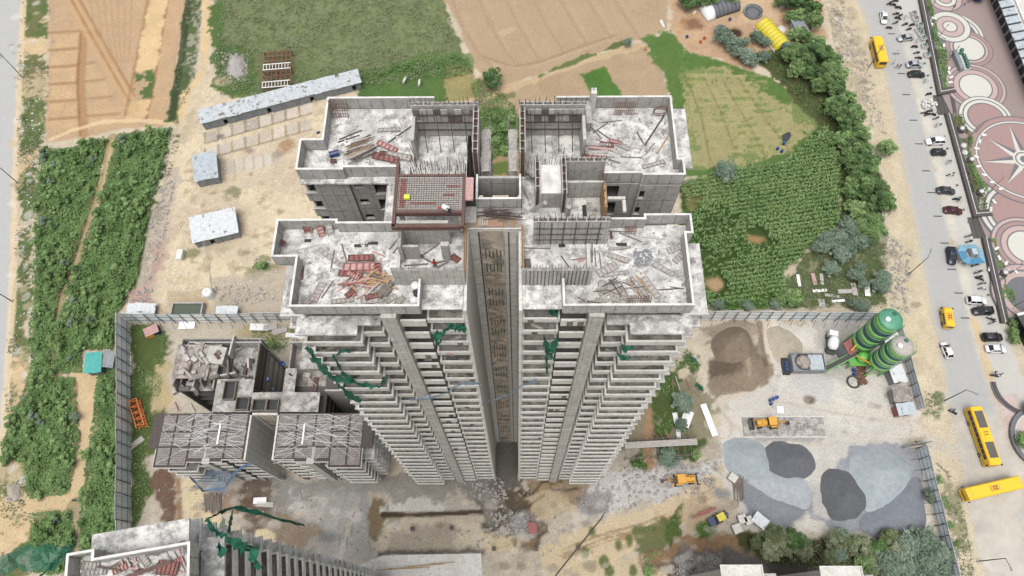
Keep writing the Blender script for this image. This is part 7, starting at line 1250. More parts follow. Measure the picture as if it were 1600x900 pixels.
shards('rubble', 'pale litter and small stones on the sandy camp ground', [[(300, 190), (470, 170), (450, 480), (230, 470), (290, 300)], [(40, 100), (70, 100), (60, 240), (40, 480), (20, 640), (30, 400)], [(1440, 560), (1475, 560), (1530, 890), (1500, 890), (1445, 690)]], 1300, .1, .5, 'ledge', 77)
# ---- safety nets
M['gauze'] = None
m, t, b = nodes('green_gauze'); b.inputs['Base Color'].default_value = C(20, 116, 90); b.inputs['Alpha'].default_value = .5; M['gauze'] = m
m, t, b = nodes('blue_gauze'); b.inputs['Base Color'].default_value = C(130, 152, 176); b.inputs['Alpha'].default_value = .32; M['bgauze'] = m
def net(label, pts, wd, mat='net', seg=5, seed=0, cat='safety net', group='torn safety nets'):
    g = random.Random(seed); P_ = [Vector(p) for p in pts]; F_ = []
    for a, bq in zip(P_, P_[1:]):
        for k in range(seg): F_.append(a.lerp(bq, k/seg))
    F_.append(P_[-1]); n = len(F_); vs = []
    cd = (CM @ np.array([0, 0, 1.0])).tolist(); side0 = Vector(cd)
    for i, p in enumerate(F_):
        d = (F_[min(i+1, n-1)]-F_[max(i-1, 0)]).normalized(); s = d.cross(Vector((0, -.55, .85)))
        s = s.normalized() if s.length > .05 else Vector((1, 0, 0))
        w_ = (wd[min(i*len(wd)//n, len(wd)-1)])*(g.choice([.25, .4, .6, .8, 1.0])*.85 if mat in ('net', 'bnet') else g.uniform(.85, 1.1))
        for q in (-1, -.33, .33, 1): vs.append(p+s*w_*q*.5+Vector((0, g.uniform(-.2, .2), g.uniform(-.25, .1)+.12*math.cos(q*5+i))))
    fs = [(4*i+j, 4*i+j+1, 4*i+j+5, 4*i+j+4) for i in range(n-1) for j in range(3)]; m_ = len(vs); vs2 = vs+[v+Vector((0, .02, -.03)) for v in vs]; fs = fs+[(m_+a, m_+d_, m_+c, m_+b_) for a, b_, c, d_ in fs]
    return tag(MB().add(vs2, fs).build('safety_net', M[mat]), label, cat, group)
def onY(pts, y): return [UY(px, py, y) for px, py in pts]
net('long torn green net hanging down the left corner of the tall tower', onY([(481, 542), (492, 562), (505, 578), (520, 592), (540, 612), (562, 628)], 22.3), (1.5, 1.1, .8, .7, 1.1), seed=1); net('green net swag below the long torn one, ending in a hook', onY([(507, 582), (525, 592), (550, 598), (575, 602), (596, 603), (602, 588)], 22.3), (1.1, .8, .6, .8, .7), seed=2); net('thin green net strand joining patch and swag on the left facade', onY([(521, 555), (528, 572), (538, 586), (555, 596)], 22.4), (.5, .6, .5), seed=3)
net('small green net patch on a balcony near the left corner', onY([(525, 552), (546, 546)], 22.9), (.9, .6), seed=4); net('green net patch high on the inner left bay', onY([(701, 508), (715, 510), (728, 515)], 23.8), (.9, 1.1, .7), seed=5); net('dangling green net strand below the inner left patch', onY([(703, 510), (692, 521), (679, 524), (683, 539), (690, 530)], 23.4), (.7, .9, .6, .4), seed=6)
net('green net strand hanging down the inner right bay', onY([(849, 522), (854, 540), (854, 560), (855, 586)], 23.5), (.5, .8, .4, .3), seed=7); net('knotted green net beside the strand in the inner right bay', onY([(873, 524), (866, 540), (857, 552), (866, 560)], 23.2), (.6, 1.0, 1.1, .4), seed=8); net('green net patch on the upper outer right balcony', onY([(972, 545), (990, 541)], 22.7), (.9, .4), seed=9); net('green net patch on the second outer right balcony', onY([(964, 550), (970, 558), (986, 558)], 22.6), (.4, .6, .3), seed=10); net('small green net scrap under the right terrace edge', onY([(858, 485), (873, 488)], 24.4), (.6, .8), seed=11)
net('faint blue net drooping across the lower balconies left of the recess', onY([(640, 625), (690, 618), (720, 598), (752, 600)], 22.0), (.22, .3, .25), 'bgauze', seed=12); net('blue net line stretched across the recess to the right bay', onY([(752, 632), (790, 618), (838, 592)], 22.6), (.12, .2, .45), 'bgauze', seed=13)
net('blue net loop hanging in front of the low tower', onY([(297, 745), (317, 767), (350, 762), (370, 735), (392, 724)], 21.6), (1.2, .8, .9, 1.0, .6), 'bnet', seed=14); net('pale blue gauze sheet behind the blue net loop', onY([(312, 748), (335, 752), (362, 742)], 22.0), (4.5, 5.5, 3.0), 'bgauze', seed=15)
def onZ(pts, z0, z1): n = len(pts); return [U3(px, py, z0+(z1-z0)*i/(n-1)) for i, (px, py) in enumerate(pts)]
net('green net rope strung out from the corner tower', onZ([(322, 811), (345, 800), (366, 791), (420, 806), (475, 822)], 66, 56), (.9, .8, .8, .6), seed=16); net('tangled green net falling over the corner tower balconies', onZ([(324, 811), (332, 828), (346, 838), (370, 850), (395, 866), (406, 892)], 88, 86), (.6, 1.0, 1.5, 1.6, .8), seed=17); net('thin green net strand linking rope and tangle', onZ([(365, 792), (360, 815), (357, 834)], 70, 86), (.45, .45), seed=18); net('green net bundle on the corner tower pier', onZ([(340, 850), (349, 868)], 90.3, 90.3), (.8, 1.2), seed=19); net('ragged green net edge over the corner tower fins', onZ([(350, 838), (375, 850), (404, 858)], 86, 82), (.8, 1.1, .6), seed=20); net('sheer green gauze over the gap beside the corner tower', onZ([(345, 815), (352, 830)], 68, 69), (1.6, 1.4), 'gauze', seed=21)
net('large sheer green net spread over bushes in the lower left corner', onZ([(-6, 888), (30, 874), (70, 872), (104, 862), (116, 850)], 62, 60), (2.2, 3.0, 3.2, 2.0, .6), 'gauze', seed=22); net('green net hem rope along the spread net', onZ([(60, 902), (80, 884), (100, 864), (117, 849)], 61, 61), (.4, .4, .5), seed=23)
for q, w_, lb in (((1228, 826), 2.2, 'green net bundle beside the tilted white shelter'), ((1376, 842), 2.2, 'green net bundle in the wild strip near the lower fence'), ((1077, 558), 1.6, 'green net bundle by the tower, the upper one'), ((1087, 600), 1.5, 'green net bundle by the tower, the lower one')): a = U3(*q, .3); net(lb, [a, (a[0]+.7, a[1]-.8, .8), (a[0]+1.4, a[1]-1.5, .3)], (w_, w_), seed=int(q[0]))
# ---- heaps
def heap(name, label, pp, h, col, slope=.6, seed=1, group=None, cat='heap'):
    P_ = UV(pp)
    for _ in range(2): P_ = np.concatenate([np.stack([.75*a+.25*c_, .25*a+.75*c_]) for a, c_ in zip(P_, np.roll(P_, -1, 0))])
    lo, hi = P_.min(0)-1.2, P_.max(0)+1.2; st = .33; xs = np.arange(lo[0]-st, hi[0]+st, st); ys = np.arange(lo[1]-st, hi[1]+st, st); gx_, gy_ = np.meshgrid(xs, ys); x, y = gx_.ravel(), gy_.ravel(); s = sdist(P_, x, y)+(.9 if 'gravel' in name else 0)+1.1*fbm(x, y, 3.0, seed, 3)
    a_ = np.clip(s, -.4, None)*slope; b_ = h*1.35*(1+.9*fbm(x, y, 5, seed+2, 2)); z = .5*(a_+b_-np.sqrt((a_-b_)**2+.5))+zat(np.column_stack([x, y]))+.05*fbm(x, y, .8, seed+3, 2)-.02; nx = len(xs); i, j = np.meshgrid(np.arange(nx-1), np.arange(len(ys)-1)); q0 = (j*nx+i).ravel(); Q_ = np.stack([q0, q0+1, q0+nx+1, q0+nx], 1); Q_ = Q_[(s[Q_] > -.3).all(1)]; us, inv = np.unique(Q_.ravel(), return_inverse=True); c = P_.mean(0)
    key = 'heap'+str(col)
    if key not in M: hm, t, b = nodes('heap_aggregate'); p_ = pos(t); f_ = noise(t, 1.1, 6, .7, p_); g_ = noise(t, 7, 4, .7, p_); cc = C(*col); bc_ = mixc(t, 1.0, ramp(t, f_, [(.3, shade(cc, .82)), (.52, cc), (.72, shade(cc, 1.14))]), ramp(t, g_, [(.25, (.78, .78, .78)), (.75, (1.2, 1.2, 1.2))]), 'MULTIPLY'); t.links.new(bc_, b.inputs['Base Color']); b.inputs['Roughness'].default_value = .95; bump(t, b, g_, .8, .25); M[key] = hm
    v = np.stack([x-c[0], y-c[1], z], 1)[us]; o = link(name, raw(name, v, inv.reshape(-1, 4), M[key], None, True)); o.location = (c[0], c[1], 0); return tag(o, label, cat, group)
GH = 'gravel heaps in the yard'
heap('gravel_heap', 'broad pale grey gravel heap left of the dark one', [(1138, 692), (1165, 689), (1196, 697), (1200, 735), (1180, 746), (1160, 745), (1140, 735), (1134, 710)], 1.6, (186, 196, 200), .55, 1, GH); heap('gravel_heap', 'dark grey gravel heap beside the broad pale one under the weighbridge', [(1197, 695), (1235, 697), (1258, 700), (1270, 722), (1260, 745), (1225, 747), (1200, 735)], 1.9, (118, 120, 126), .6, 2, GH); heap('gravel_heap', 'whitish gravel heap below the pair under the weighbridge', [(1165, 750), (1200, 738), (1225, 747), (1250, 748), (1264, 770), (1262, 795), (1240, 785), (1210, 775)], 1.2, (200, 206, 212), .5, 3, GH)
heap('gravel_heap', 'steep dark gravel heap left of the big pale blue heap', [(1290, 745), (1305, 738), (1330, 745), (1352, 780), (1350, 795), (1312, 812), (1295, 795), (1289, 765)], 3.0, (116, 118, 122), .75, 4, GH); heap('gravel_heap', 'big pale blue grey gravel heap near the gate', [(1335, 705), (1385, 708), (1420, 730), (1412, 755), (1395, 780), (1360, 800), (1345, 770), (1332, 745)], 2.6, (190, 200, 206), .6, 5, GH); heap('gravel_heap', 'flat grey gravel spread against the lower fence', [(1345, 815), (1370, 795), (1412, 770), (1436, 740), (1440, 790), (1444, 832), (1400, 836), (1350, 833)], 1.0, (148, 153, 162), .4, 6, GH)
heap('sand_heap', 'pale sand heap between the dark sand and the hopper', [(1192, 515), (1215, 506), (1245, 518), (1264, 550), (1225, 575), (1204, 560)], 1.4, (206, 194, 174), .4, 7); heap('sand_heap', 'large brown sand heap below the fence right of the tower', [(1108, 532), (1135, 512), (1160, 515), (1180, 550), (1160, 575), (1120, 572), (1106, 556)], 4.2, (150, 133, 114), .62, 8); heap('sand_heap', 'small pale heap on the sandy camp ground below the roof frame', [(1140, 782), (1150, 775), (1160, 785), (1150, 800), (1138, 796)], .8, (182, 168, 150), .5, 9).__setitem__('label', 'small brown sand heap left of the tilted white shelter')
heap('burnt_heap', 'heap of dark burnt rubbish with drums on the meadow', [(1218, 208), (1240, 202), (1236, 222), (1222, 226)], .8, (74, 76, 82), .6, 10)
heap('rock_heap', 'pale rock heap by the junction of the dirt tracks', [(8, 758), (26, 752), (36, 775), (26, 786), (12, 780)], 1.2, (196, 184, 166), .7, 11); heap('brick_heap', 'heap of pale broken brick on grass left of the roof frame', [(350, 96), (372, 86), (388, 96), (380, 122), (358, 126)], 1.0, (196, 188, 184), .5, 12)
# ---- loose sheets, boxes and timber on the ground
LMG = [((413, 511), 'pale sheet pile'), ((241, 518), 'generator'), ((1073, 650), 'pale blue sheets'), ((1108, 655), 'long white sheet'), ((1190, 812), 'tilted white shelter'), ((1300, 470), 'rear fence'), ((1152, 765), 'bamboo stack'), ((215, 692), 'left fence'), ((330, 785), 'low tower'), ((620, 885), 'podium slab'), ((290, 485), 'pond')]
for q in ((405, 511, 4.2, 1.6, 2, 'white'), (422, 511, 3.0, 1.4, -6, 'pale'), (437, 517, 3.2, 1.3, -16, 'pale'), (458, 524, 3.4, 1.0, 3, 'white'), (292, 508, 3.6, 1.8, -2, 'white'), (213, 692, 3.2, 1.2, -38, 'pale'), (1073, 654, 3.6, 2.0, -70, 'white'), (1056, 655, 2.8, 1.0, 80, 'white'), (1060, 678, 2.0, .9, 85, 'white'), (1108, 656, 7.0, 1.3, 69, 'white'), (1322, 455, 3.6, 1.0, -2, 'pale'), (1335, 452, 3.0, 1.2, 80, 'pale'), (1355, 452, 3.4, 1.2, 84, 'white'), (1248, 438, 3.0, .7, 80, 'white'), (1272, 436, 3.0, .9, 76, 'pink'), (1284, 436, 2.8, .8, 84, 'pale'), (1281, 454, 3.2, .7, -4, 'white'), (1300, 462, 3.2, .7, 8, 'pale'), (1310, 470, 3.0, .6, -4, 'white'), (1284, 474, 2.0, 1.4, 80, 'pale'), (1219, 640, 1.5, 1.4, 85, 'white'), (406, 782, 2.6, 1.2, -3, 'white'), (414, 788, 3.4, 1.0, 4, 'pale')): panel(*q, .25, base='pale roofing sheet', lm=LMG, rib=False, name='roofing_sheet', cat='sheet').__setitem__('group', 'loose roofing sheets on the ground')
for k in range(13): plank(1146+k*1.3, 762+random.uniform(-4, 4), random.uniform(4, 5.4), 86+random.uniform(-6, 6), 'woodg', .1+.15*random.random(), .14, .12, lm=LMG, base='bamboo pole', name='bamboo_pole', group='bamboo poles on the ground', cat='pole')
for k in range(12): plank(320+k*2.2, 786+random.uniform(-2, 2), random.uniform(3, 4.2), 90+random.uniform(-4, 4), 'woodg', .1+.1*random.random(), .22, .12, lm=LMG, base='stacked dark timber')
for k in range(7): plank(285+random.uniform(-12, 22), 648+random.uniform(-16, 16), random.uniform(2, 3.2), 60+random.uniform(-25, 25), random.choice(['pale', 'pink', 'woodg']), .2+.2*random.random(), .4, .12, lm=LMG, base='scrap board')
for q in ((1075, 600, 3, 70), (1052, 607, 4, 84), (1060, 602, 4, 72), (1040, 690, 4, 55), (1045, 684, 3.4, 62), (1050, 690, 3.8, 60), (1025, 680, 2, 40)): plank(*q, random.choice(['pale', 'wood', 'red']), .2, .18, lm=LMG)
for q in ((620, 889, 9, -3), (665, 883, 7, -4), (690, 880, 5, -5), (640, 887, 8, -2)): plank(*q, 'wood', .75, .16, lm=LMG)
b = MB().prism([tuple(p) for p in UV([(600, 868), (752, 865), (754, 915), (500, 915), (560, 884)])], -.3, .6); t = b.build('podium_slab', M['ledge']); tag(t, 'pale poured concrete podium slab with timber on it at the lower edge', 'concrete slab')
for q in ((645, 827), (706, 826), (772, 858), (838, 858), (757, 822), (903, 857)): x, y = U(*q); t = thing('column_stub', None, 'column', (x, y, 0), 0, 'cast column stubs'); MB().box(-.35, .35, -.35, .35, -.5, 1.2).build('stub', M['dark'], t); starters(t, -.25, .25, 0, 0, 1.2, .9, .12); later(t, 'dark column stub with starter bars', q, [((645, 827), 'podium slab'), ((772, 858), 'brown pit'), ((900, 857), 'black cable')])
for q, s, lb in (((1157, 812), 1.5, 'grey block box left of the tilted shelter, beside another box'), ((1167, 814), 1.4, 'pale box touching the tilted white shelter'), ((1149, 827), 1.6, 'grey block box nearest the earth trench'), ((1143, 748), 1.5, 'white box at the head of the bamboo stack')): t = thing('storage_box', lb, 'box', (*U(*q), .2), random.random()); MB().box(-s/2, s/2, -s/2, s/2, 0, 1.1).build('box', M['pale'], t); MB().box(-s/2-.05, s/2+.05, -s/2-.05, s/2+.05, 1.104, 1.2).build('lid', M['ledge'], t)
t = thing('red_crate', 'dusty red box on the brown rubble below the tower', 'box', (*U(832, 826), .2), .1); MB().box(-.8, .8, -1.0, 1.0, 0, 1.2).build('box', M['pink'], t); MB().box(-.85, .85, -1.05, 1.05, 1.204, 1.3).build('lid', M['red'], t)
for k in range(8): plank(1090+k*3.2, 806-k*1.5+random.uniform(-3, 3), random.uniform(2, 3.2), -32+random.uniform(-10, 10), 'red', .3+.2*random.random(), .25, .2, lm=[((1124, 809), 'blue tractor'), ((1095, 803), 'grass patch')], base='red painted pipe', name='pipe', cat='pipe', group='red pipes by the tractor')
o = MB(); n = 18; o.tube([(1.3*math.cos(6.2832*i/n), 1.3*math.sin(6.2832*i/n), .25) for i in range(n+1)], .2, 6); o = o.build('tyre_ring', M['post']); o.location = (*U(1333, 597), 0); tag(o, 'dark hose ring on the ground beside the plant rubble', 'hose')
shards('scrap_heap', 'scrap heap of rusty fittings and stones at the foot of the plant', [[(1335, 575), (1352, 570), (1356, 600), (1340, 600)]], 160, .2, .8, 'rust', 79, None, .7)
# scaffold runway and bamboo tower
def scaffold(name, label, p, q, w_, h, n, cat='scaffold', rows=2, mat='woodg'):
    a, c = Vector(U3(*p)), Vector(U3(*q)); t = thing(name, label, cat, a, yaw_of(a, c)); L = (c-a).length
    for i in range(n+1):
        for s in range(rows): MB().cyl((L*i/n, -w_*s/(rows-1), 0), (L*i/n, -w_*s/(rows-1), h*random.uniform(.95, 1.15)), .07, .06, 5).build('standard', M[mat], t)
        MB().beam((L*i/n, .2, h*.9), (L*i/n, -w_-.2, h*.9), .1).build('transom', M[mat], t)
    for s in range(rows):
        for z in (h*.45, h*.87): MB().beam((-.2, -w_*s/(rows-1), z), (L+.2, -w_*s/(rows-1), z), .1).build('ledger', M[mat], t)
    return t, L
t, L = scaffold('scaffold_runway', 'long timber scaffold runway leading right from the tower foot', (972, 692), (1083, 686), 3.6, 3.0, 11)
for k in range(5): MB().box(0, L, -.75-k*.26, -.52-k*.26, 2.85, 2.92).build('deck_board', M['pale'], t)
t, L = scaffold('bamboo_scaffold', 'tall bamboo scaffold at the lower edge between two white roof tips', (1262, 893), (1284, 893), 5.0, 12, 4, rows=4); [MB().cyl((L*.3+k*.7, 3+k*.3, .3), (L*.2+k*.6, -3, 12), .07, .06, 5).build('leaning_pole', M['woodg'], t) for k in range(4)]
x, y = U(1057, 725); t = thing('steel_crate', 'grey steel mesh crate beside the shrub under the runway', 'crate', (x, y, .1)); b = MB(); [b.box(-1.1+i*.55-.05, -1.1+i*.55+.05, -1.1, 1.1, 1.0, 1.1) for i in range(5)]; [b.box(-1.1, 1.1, -1.1+i*.55-.05, -1.1+i*.55+.05, 1.11, 1.2) for i in range(5)]; b.build('mesh_top', M['gsheet'], t); [MB().box(sx-.06, sx+.06, sy-.06, sy+.06, 0, .99).build('post', M['gsheet'], t) for sx in (-1, 1) for sy in (-1, 1)]
# cables and stakes
def cable(label, pts, r=.07, mat='post', z=.12): P_ = [U3(*p, z) if len(p) == 2 else U3(*p) for p in pts]; return tag(MB().tube(P_, r, 5).build('cable', M[mat]), label, 'cable')
cable('black cable running diagonally over the sand below the tower', [(860, 910), (900, 860), (940, 810), (960, 770), (965, 748)], .14); cable('pale cable slung past the two tin huts', [(303, 268, 3.4), (308, 300, 1.5), (316, 330, 3.2), (319, 382, 2.5), (326, 420, .3), (331, 452, .1)], .06, 'pale'); cable('yellow hose lying round the farm yard', [(1058, 55), (1064, 40), (1078, 25), (1090, 20)], .09, 'amber')
cable('thin pole reaching from the left fence to the bright rubbish', [(202, 843, 2.5), (255, 848, .4)], .1, 'pale')
for i, q in enumerate(((249, 240), (246, 258), (242, 272), (238, 290), (234, 306), (230, 322))): o = MB().cyl((0, 0, 0), (.25, -.1, 1.9), .08, .07, 6).build('fence_stake', M['pale']); o.location = U3(*q, 0); tag(o, None, 'stake', 'pale stakes along the ditch'); later(o, 'pale leaning stake along the ditch', q, [((248, 225), 'ploughed field'), ((240, 345), 'shrub strip end')])
# ---- farm compound
a = Vector(U3(1190, 40)); c = Vector(U3(1222, 76)); t = thing('poly_tunnel', 'bright yellow tarpaulin tunnel shed on the farm', 'tunnel', a, yaw_of(a, c)); L = (c-a).length; w_ = 2.5
for i in range(8): MB().loft([[(L*(i+f), w_*math.cos(an), 2.7*math.sin(an)+.04*((i+k) % 2)) for an in np.linspace(0, math.pi, 13)] for k, f in ((0, 0), (1, .5), (2, 1.0))] if False else [[(L*(i+f)/8, (w_+.06*math.sin(f*9))*math.cos(an), (2.7+.06*math.sin(f*9))*math.sin(an)) for an in np.linspace(0, math.pi, 13)] for f in (0, .35, .7, .99)]).build('tarpaulin_bay', M['ytarp'], t, True)
MB().box(-.15, L+.1, -w_-.3, -w_-.1, 0, .6).build('side_kerb', M['ledge'], t)
a = Vector(U3(1104, 22)); c = Vector(U3(1146, 17)); t = thing('farm_tent', 'slate grey barrel roofed shed with a white sheet end', 'shed', a, yaw_of(U(1110, 30), U(1148, 17))); L = (c-a).length
for i in range(6): MB().loft([[(1.5+L*(i+f)/6, 2.6*math.cos(an), 2.5*math.sin(an)) for an in np.linspace(0, math.pi, 11)] for f in (0, .5, .98)]).build('roof_strip', M['tarp'], t, True)
MB().loft([[(-1.2+f*2.4, (2.7+.1*f)*math.cos(an), (1.6+1.0*f)*math.sin(an)) for an in np.linspace(0, math.pi, 11)] for f in (0, .5, .98)]).build('white_sheet', M['plastic'], t, True)
def tub(p, r, lb, mat='tarp'): t = thing('round_pen', lb, 'tank', (*U(*p), 0)); MB().lathe([(r, 0), (r, .8), (r-.12, .8), (r-.15, .35)], 22).build('rim', M['gsheet'], t); MB().lathe([(r-.18, .3), (r*.5, .5), (.3, .7), (.1, .72)], 22).build('cover', M[mat], t, True)
tub((1176, 20), 2.6, 'large round dark covered tank between the farm sheds'); tub((1126, 50), 1.9, 'smaller round grey covered tank below the barrel roofed shed')
o = heap('white_cloth', 'white cloth thrown down at the corner of the brown field', [(1029, 28), (1036, 30), (1040, 42), (1046, 48), (1040, 46), (1032, 40)], .9, (244, 244, 242), .7, 14, None, 'cloth'); heap('white_cloth', 'white cloth heap beside the yellow tunnel', [(1213, 38), (1226, 36), (1230, 50), (1220, 52)], .8, (244, 244, 240), .6, 15, None, 'cloth'); heap('white_cloth', 'white cloth bundle above the barrel roofed shed', [(1082, 16), (1090, 12), (1088, 24), (1082, 24)], .7, (240, 240, 238), .6, 16, None, 'cloth'); heap('white_cloth', 'white sheet among the trees at the top of the farm', [(1216, 2), (1226, 0), (1226, 12), (1219, 16)], 3.0, (230, 232, 234), 1.5, 17, None, 'cloth')
for q, mt, lb in (((1094, 67), 'orange', 'orange bucket on the farm ground, the lower one'), ((1100, 61), 'orange', 'orange bucket on the farm ground, the upper one'), ((1073, 59), 'blue', 'blue bucket on the farm ground'), ((1140, 32), 'blue', 'blue bucket at the barrel roofed shed'), ((1008, 77), 'amber', 'yellow bucket in a small frame on the grass'), ((443, 569 - 0), 'blue', 'blue bucket on the low tower cross slab')): o = MB().lathe([(.3, 0), (.42, .6), (.38, .62), (.26, .08)], 12).build('bucket', M[mt]); o.location = U3(*q, .1 if q[0] != 443 else 23); tag(o, lb, 'bucket')
# ---- people and cows (skinned skeletons evaluated once per pose)
def skinned(name, verts, edges, radii, sub=1):
    me = bpy.data.meshes.new(name); me.from_pydata(verts, edges, []); o = bpy.data.objects.new(name, me); COL.objects.link(o); sk = o.modifiers.new('s', 'SKIN'); sk.use_smooth_shade = True
    for i, r in enumerate(radii): me.skin_vertices[0].data[i].radius = (r, r) if not isinstance(r, tuple) else r
    me.skin_vertices[0].data[0].use_root = True; sb = o.modifiers.new('u', 'SUBSURF'); sb.levels = sub; sb.render_levels = sub
    dg = bpy.context.evaluated_depsgraph_get(); res = bpy.data.meshes.new_from_object(o.evaluated_get(dg)); bpy.data.objects.remove(o); res.name = name; return res
def pose(kind):
    V_ = [(0, 0, .92), (0, 0, 1.12), (0, 0, 1.36), (0, .01, 1.47), (0, .03, 1.56), (0, .05, 1.68)]; R_ = [.13, .12, .14, .055, .085, .075]; E_ = [(0, 1), (1, 2), (2, 3), (3, 4), (4, 5)]
    for s in (-1, 1):
        st = .22 if kind == 'walk' else 0; n = len(V_)
        if kind == 'ride': V_ += [(s*.12, .05, .88), (s*.17, .42, .78), (s*.17, .38, .35), (s*.17, .52, .3)]
        else: V_ += [(s*.10, 0, .86), (s*.11, s*st+.03, .48), (s*.11, s*st*1.5-.02, .09), (s*.12, s*st*1.5+.14, .04)]
        R_ += [.085, .06, .045, .04]; E_ += [(0, n), (n, n+1), (n+1, n+2), (n+2, n+3)]; n = len(V_)
        fw = {'stand': .06, 'walk': -s*.18, 'ride': .45, 'bend': .35}[kind]
        V_ += [(s*.19, 0, 1.38), (s*.25, fw*.3, 1.12), (s*.24, fw, .93 if kind != 'ride' else 1.05), (s*.24, fw+.05, .84 if kind != 'ride' else 1.03)]; R_ += [.055, .042, .032, .026]; E_ += [(2, n), (n, n+1), (n+1, n+2), (n+2, n+3)]
        for f in range(5): V_.append((s*.24+s*(f-2)*.018, fw+.05+(.03 if f else .06), (.76+.008*abs(f-2)) if f else .82)); R_.append(.009); E_.append((n+3, len(V_)-1))
    if kind == 'bend':
        c, s_ = math.cos(-1.1), math.sin(-1.1); up = lambda p: (p[0], p[1]*c-(p[2]-.95)*s_ if False else p[1]*math.cos(1.1)+(p[2]-.95)*math.sin(1.1), .95+(p[2]-.95)*math.cos(1.1)-p[1]*math.sin(1.1)); V_ = [up(v) if i in range(1, 6) or (i > 9 and i not in range(6+13, 6+17)) and v[2] > .7 and i not in (6, 19) else v for i, v in enumerate(V_)]
    return skinned('body_'+kind, V_, E_, R_)
POSE = {}
def person(p, z, kind, shirt, trous, hat, label, hd=0.0, s=1.0):
    if kind not in POSE:
        me = pose(kind); n = len(me.polygons); c = np.empty(n*3, np.float32); me.polygons.foreach_get('center', c); c = c.reshape(-1, 3); POSE[kind] = (me, c)
    me, c = POSE[kind]; me = me.copy(); me.name = 'body'; [me.materials.append(x) for x in (M['skin'], M[shirt], M[trous], M['hair'])]
    if kind == 'bend': mi = np.where((c[:, 2] < .93) & (c[:, 1] < .2), 2, np.where((c[:, 1] < .55), 1, 0)); hp = Vector((0, .68, 1.14))
    elif kind == 'ride': mi = np.where((c[:, 2] < .98), 2, np.where(c[:, 2] < 1.44, 1, 0)); hp = Vector((0, .04, 1.64))
    else: mi = np.where(c[:, 2] > 1.44, 0, np.where((c[:, 2] > .93) & ((np.abs(c[:, 0]) < .22) | (c[:, 2] > 1.14)), 1, np.where((np.abs(c[:, 0]) > .2) & (c[:, 2] > .7), 0, 2))); hp = Vector((0, .04, 1.64))
    me.polygons.foreach_set('material_index', mi.astype(np.int32)); t = thing('person', label, 'person', (*U(p[0], p[1], z), z), hd); t.scale = (s, s, s); link('body', me, t)
    o = MB().lathe([(.098, -.02), (.11, .04), (.085, .11), (.03, .14)], 12).build('hair' if hat == 'hair' else 'helmet', M[hat], t, True); o.location = hp+Vector((0, 0, 0)); 
    f = MB()
    for sx in (-.032, .032): f.box(sx-.009, sx+.009, .078, .088, -.03, -.015)
    f.box(-.012, .012, .085, .105, -.065, -.03); f.box(-.025, .025, .082, .09, -.09, -.08); o = f.build('face', M['hair'], t); o.location = hp; return t
M['shirtw'] = M['white']; M['helred'] = mat_plain('red_helmet', C(210, 40, 46, 1.7), .35); M['hyel'] = mat_plain('neon_yellow', C(214, 226, 70, 1.7), .6); M['pinkc'] = mat_plain('pink_cloth', C(226, 110, 140, 1.8), .8)
person((703, 333), 93.9, 'bend', 'white', 'navy', 'helred', 'worker with red helmet and white shirt bending at the edge of the rebar deck', 1.9, 1.15); person((671, 334), 92.6, 'bend', 'helred', 'maroon', 'helred', 'worker in red crouching below the rebar deck edge', .5); person((681, 420), 90.0, 'stand', 'helred', 'navy', 'hair', 'worker in red standing in the left stair room')
o = MB().obox((0, 0, .12), (.5, .42, .22)).build('cloth_bundle', M['hyel']); o.location = U3(636, 309, 94.1); tag(o, 'neon yellow vest bundle on the rebar deck', 'vest')
person((489, 616), 23.0-3, 'stand', 'pinkc', 'navy', 'pinkc', 'person in pink on the low tower, left of one in white'); person((503, 620), 20.0, 'stand', 'white', 'black', 'white', 'person in white with a pale cap on the low tower'); person((421, 597), 23.0, 'bend', 'blue', 'black', 'hair', 'worker in blue bending by the upper blue sheet on the low tower'); person((430, 611), 23.0, 'stand', 'blue', 'navy', 'blue', 'worker in blue on the low tower cross slab'); person((456, 588), 23.0, 'stand', 'navy', 'black', 'hair', 'worker in dark blue near the tall tower on the low tower')
o = heap('blue_sheet', 'crumpled blue sheet on the low tower rear wing', [(419, 590), (425, 588), (427, 598), (420, 601)], .5, (40, 96, 190), .5, 18, None, 'sheet'); o.location.z = 19.7
for q, k, sh, tr, lb in (((1394, 101), 'walk', 'white', 'pale', 'pedestrian in pale clothes beside the first yellow bus'), ((1399, 107), 'walk', 'helred', 'maroon', 'pedestrian in red beside the first yellow bus'), ((1404, 107), 'walk', 'black', 'black', 'pedestrian in black beside the first yellow bus'), ((1488, 15), 'walk', 'black', 'navy', 'person in black walking on the uppermost paving circle'), ((1513, 4), 'stand', 'amber', 'navy', 'person in yellow by the red stall on the plaza'), ((1506, 9), 'stand', 'pinkc', 'blue', 'person in pink by the red stall on the plaza'), ((1428, 33), 'stand', 'pinkc', 'black', 'person in pink among the parked motorbikes'), ((1398, 86), 'walk', 'white', 'white', 'person in white crossing the right road')): person(q, .35 if q[0] > 1440 else .05, k, sh, tr, 'hair', lb, random.random()*6)
t = dup(BK, (*U(1552, 588), .02), -.25, 'dark motorbike ridden by a group on the sandy pavement end'); t['group'] = 'motorbikes being ridden'; t2 = dup(BK, (*U(1487, 645), .02), 2.6, 'motorbike ridden by a person in green at the junction'); t2['group'] = 'motorbikes being ridden'; t3 = dup(BK, (*U(121, 782), .02), .1, 'dark motorbike parked at the junction of the dirt tracks'); t3['group'] = 'motorbikes on the dirt tracks'
person((1550, 584), .1, 'ride', 'black', 'black', 'hair', 'rider in black on the dark motorbike at the sandy pavement end', -.25-math.pi/2); person((1486, 643), .1, 'ride', 'dgreen', 'navy', 'black', 'rider in green on the motorbike at the junction', 2.6-math.pi/2); person((1560, 587), .05, 'walk', 'pink', 'maroon', 'hair', 'person in faded red behind the dark motorbike', 1)
